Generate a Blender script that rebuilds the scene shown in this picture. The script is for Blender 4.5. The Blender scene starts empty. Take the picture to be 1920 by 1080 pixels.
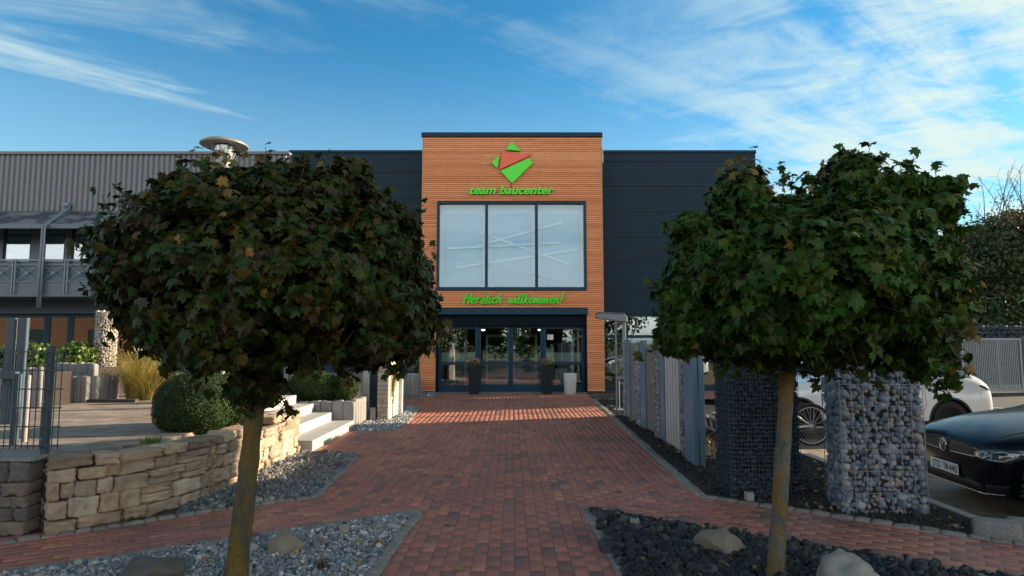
import bpy, bmesh, math, random
import numpy as np
from mathutils import Vector, Matrix, noise
from mathutils.bvhtree import BVHTree

R = math.radians
rng = random.Random(11)
nrg = np.random.default_rng(5)
scene = bpy.context.scene
COL = scene.collection

# ------------------------------------------------------------------ survey helpers
F = 1170.0            # focal length in photo pixels (1920 wide)
EYE = 1.55            # eye height in metres
TILT = R(4.98)        # camera tilts up a little
CT, ST = math.cos(TILT), math.sin(TILT)


def ray(px, py):
    a = (px - 960.0) / F
    b = (540.0 - py) / F
    return Vector((a, CT - b * ST, ST + b * CT))


def G(px, py, z=0.0):
    """point on the level z seen at a photo pixel, as (x, y)"""
    d = ray(px, py)
    t = (z - EYE) / d.z
    return (d.x * t, d.y * t)


def AT(px, py, Y):
    d = ray(px, py)
    t = Y / d.y
    return Vector((d.x * t, Y, EYE + d.z * t))


def ZZ(py, Y):
    return AT(960, py, Y).z


def XX(px, py, Y):
    return AT(px, py, Y).x


# ------------------------------------------------------------------ materials
MATS = {}


def M(name, col=(0.5, 0.5, 0.5), rough=0.6, metal=0.0, var=0.15, scale=6.0, bump=0.0, bscale=60.0,
      spec=0.5, cols=None, coat=0.0, stain=None, stain_scale=3.0, stain_lo=0.55, stain_hi=0.7,
      stretch=(1, 1, 1), translucent=0.0, bump_dist=0.01, rvar=0.0):
    if name in MATS:
        return MATS[name]
    m = bpy.data.materials.new(name)
    m.use_nodes = True
    nt = m.node_tree
    N, L = nt.nodes, nt.links
    bs = N['Principled BSDF']
    bs.inputs['Roughness'].default_value = rough
    bs.inputs['Metallic'].default_value = metal
    bs.inputs['Specular IOR Level'].default_value = spec
    if coat:
        bs.inputs['Coat Weight'].default_value = coat
        bs.inputs['Coat Roughness'].default_value = 0.03
    tc = N.new('ShaderNodeTexCoord')
    mp = N.new('ShaderNodeMapping')
    mp.inputs['Scale'].default_value = stretch
    L.new(tc.outputs['Object'], mp.inputs['Vector'])
    if cols:
        geo = N.new('ShaderNodeNewGeometry')
        rp = N.new('ShaderNodeValToRGB')
        rp.color_ramp.interpolation = 'LINEAR'
        els = rp.color_ramp.elements
        n = len(cols)
        els[0].position = 0.0
        els[0].color = (*cols[0], 1)
        els[1].position = 1.0
        els[1].color = (*cols[-1], 1)
        for i in range(1, n - 1):
            e = els.new(i / (n - 1))
            e.color = (*cols[i], 1)
        L.new(geo.outputs['Random Per Island'], rp.inputs['Fac'])
        colout = rp.outputs['Color']
    else:
        rgb = N.new('ShaderNodeRGB')
        rgb.outputs[0].default_value = (*col, 1)
        colout = rgb.outputs[0]
    if var:
        nz = N.new('ShaderNodeTexNoise')
        nz.inputs['Scale'].default_value = scale
        nz.inputs['Detail'].default_value = 6
        nz.inputs['Roughness'].default_value = 0.65
        L.new(mp.outputs['Vector'], nz.inputs['Vector'])
        mr = N.new('ShaderNodeMapRange')
        mr.inputs['From Min'].default_value = 0.3
        mr.inputs['From Max'].default_value = 0.7
        mr.inputs['To Min'].default_value = 1 - var
        mr.inputs['To Max'].default_value = 1 + var
        L.new(nz.outputs['Fac'], mr.inputs['Value'])
        mul = N.new('ShaderNodeVectorMath')
        mul.operation = 'SCALE'
        L.new(colout, mul.inputs[0])
        L.new(mr.outputs['Result'], mul.inputs['Scale'])
        colout = mul.outputs['Vector']
        if rvar:
            m2 = N.new('ShaderNodeMapRange')
            m2.inputs['From Min'].default_value = 0.3
            m2.inputs['From Max'].default_value = 0.7
            m2.inputs['To Min'].default_value = max(0.02, rough - rvar)
            m2.inputs['To Max'].default_value = min(1, rough + rvar)
            L.new(nz.outputs['Fac'], m2.inputs['Value'])
            L.new(m2.outputs['Result'], bs.inputs['Roughness'])
    if stain:
        n2 = N.new('ShaderNodeTexNoise')
        n2.inputs['Scale'].default_value = stain_scale
        n2.inputs['Detail'].default_value = 5
        n2.inputs['Roughness'].default_value = 0.7
        L.new(mp.outputs['Vector'], n2.inputs['Vector'])
        mr = N.new('ShaderNodeMapRange')
        mr.inputs['From Min'].default_value = stain_lo
        mr.inputs['From Max'].default_value = stain_hi
        L.new(n2.outputs['Fac'], mr.inputs['Value'])
        mx = N.new('ShaderNodeMix')
        mx.data_type = 'RGBA'
        L.new(mr.outputs['Result'], mx.inputs['Factor'])
        L.new(colout, mx.inputs['A'])
        mx.inputs['B'].default_value = (*stain, 1)
        colout = mx.outputs['Result']
    L.new(colout, bs.inputs['Base Color'])
    if bump:
        nb = N.new('ShaderNodeTexNoise')
        nb.inputs['Scale'].default_value = bscale
        nb.inputs['Detail'].default_value = 6
        L.new(mp.outputs['Vector'], nb.inputs['Vector'])
        bp = N.new('ShaderNodeBump')
        bp.inputs['Strength'].default_value = bump
        bp.inputs['Distance'].default_value = bump_dist
        L.new(nb.outputs['Fac'], bp.inputs['Height'])
        L.new(bp.outputs['Normal'], bs.inputs['Normal'])
    if translucent:
        tr = N.new('ShaderNodeBsdfTranslucent')
        L.new(colout, tr.inputs['Color'])
        ms = N.new('ShaderNodeMixShader')
        ms.inputs[0].default_value = translucent
        L.new(bs.outputs[0], ms.inputs[1])
        L.new(tr.outputs[0], ms.inputs[2])
        L.new(ms.outputs[0], N['Material Output'].inputs['Surface'])
    MATS[name] = m
    return m


def glass(name, tint=(0.9, 0.95, 0.95), base=0.08, ior=1.5, rough=0.0, bump=0.0):
    """window pane: clear with a Fresnel reflection"""
    if name in MATS:
        return MATS[name]
    m = bpy.data.materials.new(name)
    m.use_nodes = True
    nt = m.node_tree
    N, L = nt.nodes, nt.links
    N.remove(N['Principled BSDF'])
    tr = N.new('ShaderNodeBsdfTransparent')
    tr.inputs['Color'].default_value = (*tint, 1)
    gl = N.new('ShaderNodeBsdfGlossy')
    gl.inputs['Roughness'].default_value = rough
    gl.inputs['Color'].default_value = (0.95, 0.97, 1, 1)
    fr = N.new('ShaderNodeFresnel')
    fr.inputs['IOR'].default_value = ior
    ad = N.new('ShaderNodeMath')
    ad.operation = 'ADD'
    ad.use_clamp = True
    ad.inputs[1].default_value = base
    L.new(fr.outputs[0], ad.inputs[0])
    if bump:
        tc = N.new('ShaderNodeTexCoord')
        nb = N.new('ShaderNodeTexNoise')
        nb.inputs['Scale'].default_value = 0.8
        L.new(tc.outputs['Object'], nb.inputs['Vector'])
        bp = N.new('ShaderNodeBump')
        bp.inputs['Strength'].default_value = bump
        bp.inputs['Distance'].default_value = 0.02
        L.new(nb.outputs['Fac'], bp.inputs['Height'])
        L.new(bp.outputs['Normal'], gl.inputs['Normal'])
    mx = N.new('ShaderNodeMixShader')
    L.new(ad.outputs[0], mx.inputs[0])
    L.new(tr.outputs[0], mx.inputs[1])
    L.new(gl.outputs[0], mx.inputs[2])
    L.new(mx.outputs[0], N['Material Output'].inputs['Surface'])
    MATS[name] = m
    return m


# ------------------------------------------------------------------ mesh builder
class MB:
    def __init__(self):
        self.v, self.f, self.m = [], [], []

    def add(self, vs, fs, mi=0):
        b = len(self.v)
        self.v.extend([tuple(p) for p in vs])
        for f in fs:
            self.f.append(tuple(b + i for i in f))
            self.m.append(mi)
        return self

    def box(self, x0, x1, y0, y1, z0, z1, mi=0):
        if x0 > x1: x0, x1 = x1, x0
        if y0 > y1: y0, y1 = y1, y0
        if z0 > z1: z0, z1 = z1, z0
        vs = [(x0, y0, z0), (x1, y0, z0), (x1, y1, z0), (x0, y1, z0),
              (x0, y0, z1), (x1, y0, z1), (x1, y1, z1), (x0, y1, z1)]
        fs = [(0, 3, 2, 1), (4, 5, 6, 7), (0, 1, 5, 4), (1, 2, 6, 5), (2, 3, 7, 6), (3, 0, 4, 7)]
        return self.add(vs, fs, mi)

    def bar(self, p, q, w, h=None, mi=0, up=(0, 0, 1)):
        """box of section w (sideways) x h (along up) from p to q"""
        p, q = Vector(p), Vector(q)
        h = w if h is None else h
        d = (q - p).normalized()
        u = Vector(up)
        if abs(d.dot(u)) > 0.98:
            u = Vector((0, 1, 0))
        s = d.cross(u).normalized()
        u = s.cross(d).normalized()
        s *= w / 2
        u *= h / 2
        vs = [p - s - u, p + s - u, p + s + u, p - s + u, q - s - u, q + s - u, q + s + u, q - s + u]
        fs = [(0, 3, 2, 1), (4, 5, 6, 7), (0, 1, 5, 4), (1, 2, 6, 5), (2, 3, 7, 6), (3, 0, 4, 7)]
        return self.add(vs, fs, mi)

    def tube(self, pts, r, n=8, mi=0, closed=False, caps=True):
        pts = [Vector(p) for p in pts]
        k = len(pts)
        rs = [r] * k if isinstance(r, (int, float)) else list(r)
        vs, fs = [], []
        prev = None
        for i, p in enumerate(pts):
            if closed:
                d = pts[(i + 1) % k] - pts[i - 1]
            else:
                d = pts[min(i + 1, k - 1)] - pts[max(i - 1, 0)]
            d.normalize()
            if prev is None:
                a = Vector((0, 0, 1)) if abs(d.z) < 0.9 else Vector((1, 0, 0))
                s = d.cross(a).normalized()
            else:
                s = (prev - d * prev.dot(d)).normalized()
            prev = s
            u = s.cross(d)
            for j in range(n):
                t = 2 * math.pi * j / n
                vs.append(p + (s * math.cos(t) + u * math.sin(t)) * rs[i])
        for i in range(k if closed else k - 1):
            for j in range(n):
                a, b = i * n + j, i * n + (j + 1) % n
                c, d2 = ((i + 1) % k) * n + (j + 1) % n, ((i + 1) % k) * n + j
                fs.append((a, d2, c, b))
        if caps and not closed:
            fs.append(tuple(range(n)))
            fs.append(tuple(range((k - 1) * n, k * n))[::-1])
        return self.add(vs, fs, mi)

    def prism(self, poly, z0, z1, mi=0):
        n = len(poly)
        vs = [(x, y, z0) for x, y in poly] + [(x, y, z1) for x, y in poly]
        fs = [tuple(range(n))[::-1], tuple(range(n, 2 * n))]
        fs += [(i, (i + 1) % n, n + (i + 1) % n, n + i) for i in range(n)]
        return self.add(vs, fs, mi)

    def prism_y(self, poly, y0, y1, mi=0):
        """outline in x,z given clockwise or not, thickness along y"""
        n = len(poly)
        vs = [(x, y0, z) for x, z in poly] + [(x, y1, z) for x, z in poly]
        fs = [tuple(range(n)), tuple(range(n, 2 * n))[::-1]]
        fs += [(i, n + i, n + (i + 1) % n, (i + 1) % n) for i in range(n)]
        return self.add(vs, fs, mi)

    def prism_x(self, poly, x0, x1, mi=0):
        n = len(poly)
        vs = [(x0, y, z) for y, z in poly] + [(x1, y, z) for y, z in poly]
        fs = [tuple(range(n))[::-1], tuple(range(n, 2 * n))]
        fs += [(i, (i + 1) % n, n + (i + 1) % n, n + i) for i in range(n)]
        return self.add(vs, fs, mi)

    def lathe(self, prof, c=(0, 0, 0), n=24, mi=0, axis='z', rot=0.0):
        vs, fs = [], []
        k = len(prof)
        for r, z in prof:
            for j in range(n):
                t = 2 * math.pi * j / n + rot
                x, y = r * math.cos(t), r * math.sin(t)
                if axis == 'z':
                    vs.append((c[0] + x, c[1] + y, c[2] + z))
                elif axis == 'y':
                    vs.append((c[0] + x, c[1] + z, c[2] + y))
                else:
                    vs.append((c[0] + z, c[1] + x, c[2] + y))
        for i in range(k - 1):
            for j in range(n):
                a, b = i * n + j, i * n + (j + 1) % n
                fs.append((a, b, b + n, a + n))
        if prof[0][0] > 1e-6:
            fs.append(tuple(range(n))[::-1])
        if prof[-1][0] > 1e-6:
            fs.append(tuple(range((k - 1) * n, k * n)))
        return self.add(vs, fs, mi)

    def build(self, name, mats, parent=None, smooth=False, bevel=0.0, bseg=1, local=False, fix=True):
        if not isinstance(mats, (list, tuple)):
            mats = [mats]
        me = bpy.data.meshes.new(name)
        me.from_pydata(self.v, [], self.f)
        for m in mats:
            me.materials.append(m)
        if len(mats) > 1:
            me.polygons.foreach_set('material_index', self.m)
        if fix:
            bm = bmesh.new()
            bm.from_mesh(me)
            bmesh.ops.recalc_face_normals(bm, faces=bm.faces)
            bm.to_mesh(me)
            bm.free()
        if smooth:
            me.polygons.foreach_set('use_smooth', [True] * len(me.polygons))
        o = bpy.data.objects.new(name, me)
        COL.objects.link(o)
        if bevel:
            b = o.modifiers.new('bevel', 'BEVEL')
            b.width = bevel
            b.segments = bseg
            b.limit_method = 'ANGLE'
            b.angle_limit = R(40)
        attach(o, parent, local)
        return o


def attach(o, parent, local=False):
    if parent is not None:
        o.parent = parent
        if not local:
            o.matrix_parent_inverse = parent_matrix(parent).inverted()


def parent_matrix(p):
    m = Matrix.LocRotScale(p.location, p.rotation_euler, p.scale)
    if p.parent is not None:
        m = parent_matrix(p.parent) @ p.matrix_parent_inverse @ m
    return m


def thing(name, label, cat, loc=(0, 0, 0), rz=0.0, group=None):
    o = bpy.data.objects.new(name, None)
    o.empty_display_size = 0.2
    COL.objects.link(o)
    o.location = loc
    o.rotation_euler = (0, 0, rz)
    o['label'] = label
    o['category'] = cat
    if group:
        o['group'] = group
    return o


def tag(o, label, cat, group=None):
    o['label'] = label
    o['category'] = cat
    if group:
        o['group'] = group
    return o


def kind(o, k='structure'):
    o['kind'] = k
    return o


def dup(root, loc, label=None, rz=None):
    r = root.copy()
    COL.objects.link(r)
    r.location = loc
    if rz is not None:
        r.rotation_euler = (0, 0, rz)
    if label:
        r['label'] = label
    for ch in list(root.children):
        c = ch.copy()
        COL.objects.link(c)
        c.parent = r
        for g in list(ch.children):
            d = g.copy()
            COL.objects.link(d)
            d.parent = c
    return r


def np_mesh(name, verts, faces_list, mats, parent=None, smooth=False, mi=None, local=False):
    """verts (N,3); faces_list: list of (faces array (K,n)) for each face size"""
    me = bpy.data.meshes.new(name)
    verts = np.asarray(verts, dtype=np.float32)
    tot = sum(f.shape[0] for f in faces_list)
    loops = np.concatenate([f.reshape(-1) for f in faces_list]).astype(np.int32)
    lens = np.concatenate([np.full(f.shape[0], f.shape[1]) for f in faces_list]).astype(np.int32)
    starts = np.concatenate([[0], np.cumsum(lens)[:-1]]).astype(np.int32)
    me.vertices.add(len(verts))
    me.vertices.foreach_set('co', verts.reshape(-1))
    me.loops.add(len(loops))
    me.loops.foreach_set('vertex_index', loops)
    me.polygons.add(tot)
    me.polygons.foreach_set('loop_start', starts)
    if not isinstance(mats, (list, tuple)):
        mats = [mats]
    for m in mats:
        me.materials.append(m)
    if mi is not None:
        me.polygons.foreach_set('material_index', np.asarray(mi, dtype=np.int32))
    if smooth:
        me.polygons.foreach_set('use_smooth', np.ones(tot, dtype=bool))
    me.update(calc_edges=True)
    me.validate()
    o = bpy.data.objects.new(name, me)
    COL.objects.link(o)
    attach(o, parent, local)
    return o


def rand_rot(n):
    """n random rotation matrices"""
    q = nrg.normal(size=(n, 4))
    q /= np.linalg.norm(q, axis=1)[:, None]
    w, x, y, z = q.T
    return np.stack([np.stack([1 - 2 * (y * y + z * z), 2 * (x * y - z * w), 2 * (x * z + y * w)], -1),
                     np.stack([2 * (x * y + z * w), 1 - 2 * (x * x + z * z), 2 * (y * z - x * w)], -1),
                     np.stack([2 * (x * z - y * w), 2 * (y * z + x * w), 1 - 2 * (x * x + y * y)], -1)], 1)


def scatter(name, templates, loc, rot, scl, mats, parent=None, smooth=False):
    """many copies of small templates joined into one mesh (stones, leaves)"""
    loc, rot, scl = np.asarray(loc, float), np.asarray(rot, float), np.asarray(scl, float)
    if scl.ndim == 1:
        scl = np.repeat(scl[:, None], 3, axis=1)
    n = len(loc)
    pick = nrg.integers(0, len(templates), n)
    vs, fl, base = [], {}, 0
    for k, (tv, tfs) in enumerate(templates):
        idx = np.nonzero(pick == k)[0]
        if len(idx) == 0:
            continue
        pv = tv[None, :, :] * scl[idx][:, None, :]
        pv = np.einsum('nij,nvj->nvi', rot[idx], pv) + loc[idx][:, None, :]
        vs.append(pv.reshape(-1, 3))
        off = base + np.arange(len(idx))[:, None, None] * len(tv)
        for f in tfs:
            fl.setdefault(f.shape[1], []).append((f[None] + off).reshape(-1, f.shape[1]))
        base += len(idx) * len(tv)
    faces = [np.concatenate(x) for x in fl.values()]
    return np_mesh(name, np.concatenate(vs), faces, mats, parent, smooth)


def bm_template(bm):
    bm.verts.ensure_lookup_table()
    v = np.array([tuple(p.co) for p in bm.verts])
    d = {}
    for f in bm.faces:
        d.setdefault(len(f.verts), []).append([x.index for x in f.verts])
    bm.free()
    return (v, [np.array(x) for x in d.values()])


def rock_templates(k, sub=2, rough=0.22, cuts=7, seed=1):
    out = []
    r = random.Random(seed)
    for i in range(k):
        bm = bmesh.new()
        bmesh.ops.create_icosphere(bm, subdivisions=sub, radius=1)
        planes = []
        for c in range(cuts):
            n = Vector((r.gauss(0, 1), r.gauss(0, 1), r.gauss(0, 1))).normalized()
            planes.append((n, r.uniform(0.5, 0.85) if cuts > 8 else r.uniform(0.62, 0.85)))
        off = Vector((r.uniform(0, 50), r.uniform(0, 50), r.uniform(0, 50)))
        for v in bm.verts:
            p = v.co.copy()
            for n, d in planes:
                e = p.dot(n) - d
                if e > 0:
                    p -= n * e * 0.95
            p *= 1 + rough * noise.noise(p * 1.8 + off)
            v.co = p
        out.append(bm_template(bm))
    return out


def rcube(n=3, e=5.0):
    """rounded cube, half size 1"""
    bm = bmesh.new()
    bmesh.ops.create_cube(bm, size=2)
    bmesh.ops.subdivide_edges(bm, edges=bm.edges[:], cuts=n, use_grid_fill=True)
    for v in bm.verts:
        p = v.co
        q = (abs(p.x) ** e + abs(p.y) ** e + abs(p.z) ** e) ** (1 / e)
        v.co = p / q
    return bm_template(bm)


def block_templates(k, e=7.0, rough=0.06, seed=3, n=4):
    out = []
    r = random.Random(seed)
    base = rcube(n, e)
    for i in range(k):
        off = Vector((r.uniform(0, 50), r.uniform(0, 50), r.uniform(0, 50)))
        sh = [r.uniform(-0.06, 0.06) for _ in range(6)]
        v = base[0].copy()
        for j in range(len(v)):
            p = Vector(v[j])
            x, y, z = p
            p.x += sh[0] * z * abs(x) + sh[1] * y * 0.5
            p.z += sh[2] * x * abs(z) + sh[3] * x * 0.5
            p.y *= 1 + sh[4] * x
            p *= 1 + rough * noise.noise(p * 1.6 + off) + rough * 0.75 * noise.noise(p * 3.5 + off) + rough * 0.4 * noise.noise(p * 8 + off)
            v[j] = p
        out.append((v, base[1]))
    return out


def in_poly(x, y, poly):
    c = False
    n = len(poly)
    j = n - 1
    for i in range(n):
        xi, yi = poly[i]
        xj, yj = poly[j]
        if (yi > y) != (yj > y) and x < (xj - xi) * (y - yi) / (yj - yi) + xi:
            c = not c
        j = i
    return c


def poly_points(poly, spacing, jit=0.5):
    xs = [p[0] for p in poly]
    ys = [p[1] for p in poly]
    out = []
    y = min(ys)
    while y < max(ys):
        x = min(xs)
        while x < max(xs):
            qx, qy = x + nrg.uniform(-jit, jit) * spacing, y + nrg.uniform(-jit, jit) * spacing
            if in_poly(qx, qy, poly):
                out.append((qx, qy))
            x += spacing
        y += spacing
    return out


def clip_convex(poly, clip):
    """Sutherland-Hodgman, clip polygon counter-clockwise"""
    out = poly
    n = len(clip)
    for i in range(n):
        ax, ay = clip[i]
        bx, by = clip[(i + 1) % n]
        inp, out = out, []
        if not inp:
            return []
        def side(p):
            return (bx - ax) * (p[1] - ay) - (by - ay) * (p[0] - ax)
        for j in range(len(inp)):
            p, q = inp[j], inp[(j + 1) % len(inp)]
            sp, sq = side(p), side(q)
            if sp >= 0:
                out.append(p)
            if (sp >= 0) != (sq >= 0):
                t = sp / (sp - sq)
                out.append((p[0] + (q[0] - p[0]) * t, p[1] + (q[1] - p[1]) * t))
    return out


def area2(p):
    return sum(p[i][0] * p[(i + 1) % len(p)][1] - p[(i + 1) % len(p)][0] * p[i][1] for i in range(len(p)))


def ccw(p):
    return p if area2(p) > 0 else p[::-1]


def text_mesh(s, size, extrude, shear=0.0, offset=0.0, bevel=0.0):
    cu = bpy.data.curves.new('lettering', 'FONT')
    cu.body = s
    cu.size = size
    cu.extrude = extrude
    cu.shear = shear
    cu.offset = offset
    cu.bevel_depth = bevel
    ob = bpy.data.objects.new('lettering', cu)
    COL.objects.link(ob)
    dg = bpy.context.evaluated_depsgraph_get()
    me = bpy.data.meshes.new_from_object(ob.evaluated_get(dg))
    bpy.data.objects.remove(ob)
    bpy.data.curves.remove(cu)
    return me


def place_text(me, name, mat, x0, x1, z0, z1, y, parent=None):
    """fit a text mesh into an upright rectangle facing -y"""
    v = np.empty(len(me.vertices) * 3, dtype=np.float32)
    me.vertices.foreach_get('co', v)
    v = v.reshape(-1, 3)
    lo, hi = v.min(0), v.max(0)
    o = v.copy()
    o[:, 0] = x0 + (v[:, 0] - lo[0]) / (hi[0] - lo[0]) * (x1 - x0)
    o[:, 2] = z0 + (v[:, 1] - lo[1]) / (hi[1] - lo[1]) * (z1 - z0)
    o[:, 1] = y - v[:, 2]
    me.vertices.foreach_set('co', o.reshape(-1))
    me.materials.clear()
    me.materials.append(mat)
    me.update()
    ob = bpy.data.objects.new(name, me)
    COL.objects.link(ob)
    attach(ob, parent)
    return ob


# ------------------------------------------------------------------ foliage
def leaf_maple():
    right = [(0.0, 0.0), (0.30, -0.10), (0.24, 0.10), (0.58, 0.20), (0.42, 0.34), (0.50, 0.60), (0.24, 0.52), (0.17, 0.72), (0.0, 1.0)]
    v = [(0, 0, 0), (0, 0.5, 0.03), (0, 1.0, -0.12)]
    rs = right[1:-1]
    for x, y in rs:
        v.append((x, y, -0.35 * x * x - 0.25 * (y - 0.3) ** 2 - 0.12 * x))
    for x, y in rs:
        v.append((-x, y, -0.35 * x * x - 0.25 * (y - 0.3) ** 2 - 0.12 * x))
    n = len(rs)
    fr = [0] + [3 + i for i in range(n)] + [2, 1]
    fl = [0, 1, 2] + [3 + n + i for i in range(n - 1, -1, -1)]
    v = np.array(v)
    v[:, 1] -= 0.3
    return (v, [np.array([fr, fl])])


def leaf_oval(w=0.3, fold=0.12):
    v = np.array([(0, -0.5, 0), (w, -0.1, -fold), (w * 0.7, 0.25, -fold), (0, 0.5, -0.08), (-w * 0.7, 0.25, -fold), (-w, -0.1, -fold), (0, 0, 0.02)])
    return (v, [np.array([[0, 1, 2, 3], [0, 3, 4, 5]])])


def leaf_quad():
    v = np.array([(0, -0.5, 0), (0.32, 0, -0.06), (0, 0.5, 0), (-0.32, 0, -0.06)])
    return (v, [np.array([[0, 1, 2], [0, 2, 3]])])


def frames(nv, tv):
    """rotation matrices with z along nv and y as near tv as it goes"""
    nv = nv / np.linalg.norm(nv, axis=1)[:, None]
    tv = tv - nv * np.sum(nv * tv, axis=1)[:, None]
    ln = np.linalg.norm(tv, axis=1)
    bad = ln < 1e-4
    tv[bad] = np.cross(nv[bad], np.array([0.3, 0.5, 0.8]))
    tv /= np.linalg.norm(tv, axis=1)[:, None]
    x = np.cross(tv, nv)
    return np.stack([x, tv, nv], axis=2)


def lobe_points(lobes, n, lo=0.85, hi=1.02, overlap=0.9, wobble=0.08, zmin=None, clump=None):
    """points near the outer surface of a union of ellipsoids, with outward normals"""
    C = np.array([l[0] for l in lobes], float)
    Rr = np.array([l[1] for l in lobes], float)
    w = (Rr[:, 0] * Rr[:, 1]) ** 1.0 + (Rr[:, 1] * Rr[:, 2]) + (Rr[:, 0] * Rr[:, 2])
    w /= w.sum()
    pts, nor = [], []
    have = 0
    while have < n:
        k = n
        li = nrg.choice(len(lobes), size=k, p=w)
        d = nrg.normal(size=(k, 3))
        d /= np.linalg.norm(d, axis=1)[:, None]
        f = nrg.uniform(lo, hi, size=k)
        if wobble:
            wv = np.array([noise.noise(Vector(d[i] * 2.3 + C[li[i]] * 7)) for i in range(k)])
            f = f * (1 + wobble * wv)
        p = C[li] + Rr[li] * d * f[:, None]
        nn = d / Rr[li]
        nn /= np.linalg.norm(nn, axis=1)[:, None]
        ok = np.ones(k, bool)
        for j in range(len(lobes)):
            q = (p - C[j]) / (Rr[j] * overlap)
            ok &= ~((np.sum(q * q, axis=1) < 1) & (li != j))
        if zmin is not None:
            ok &= p[:, 2] > zmin
        if clump is not None:      # leave dark gaps between the leaf clumps
            ok &= np.array([noise.noise(Vector(p[i]) * clump[0]) > clump[1] for i in range(k)])
        pts.append(p[ok])
        nor.append(nn[ok])
        have += ok.sum()
    return np.concatenate(pts)[:n], np.concatenate(nor)[:n]


def leaves_on(name, lobes, n, size, mat, template, parent=None, droop=0.7, up=0.3, scatter_n=0.45, lo=0.85, hi=1.02,
              overlap=0.9, wobble=0.08, extra=None, zmin=None, svar=0.3, clump=None):
    p, nn = lobe_points(lobes, n, lo, hi, overlap, wobble, zmin, clump)
    if extra is not None:
        p = np.concatenate([p, extra[0]])
        nn = np.concatenate([nn, extra[1]])
    k = len(p)
    nv = nn + np.array([0, 0, up]) + nrg.normal(size=(k, 3)) * scatter_n
    tv = np.array([0, 0, -droop]) + nn * 0.35 + nrg.normal(size=(k, 3)) * 0.45
    rot = frames(nv, tv)
    s = size * (1 + nrg.uniform(-svar, svar, size=k))
    return scatter(name, template, p, rot, s, mat, parent)
# ------------------------------------------------------------------ camera, sky, sun
cam = bpy.data.cameras.new('camera')
cam.sensor_width = 36.0
cam.lens = 36.0 * F / 1920.0
cam.clip_end = 3000
cam_o = bpy.data.objects.new('camera', cam)
COL.objects.link(cam_o)
cam_o.location = (0, 0, EYE)
cam_o.rotation_euler = (R(90) + TILT, 0, 0)
scene.camera = cam_o

SUN_AZ = Vector((0.955, 0.298, 0)).normalized()
SUN_EL = R(15.5)
SUN = Vector((SUN_AZ.x * math.cos(SUN_EL), SUN_AZ.y * math.cos(SUN_EL), math.sin(SUN_EL)))
sl = bpy.data.lights.new('sun', 'SUN')
sl.energy = 5.0
sl.angle = R(0.5)
sl.color = (1.0, 0.80, 0.56)
sun_o = bpy.data.objects.new('sun', sl)
COL.objects.link(sun_o)
sun_o.rotation_euler = SUN.to_track_quat('Z', 'Y').to_euler()
sun_o.location = (20, 8, 12)

world = bpy.data.worlds.new('World')
scene.world = world
world.use_nodes = True


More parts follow.
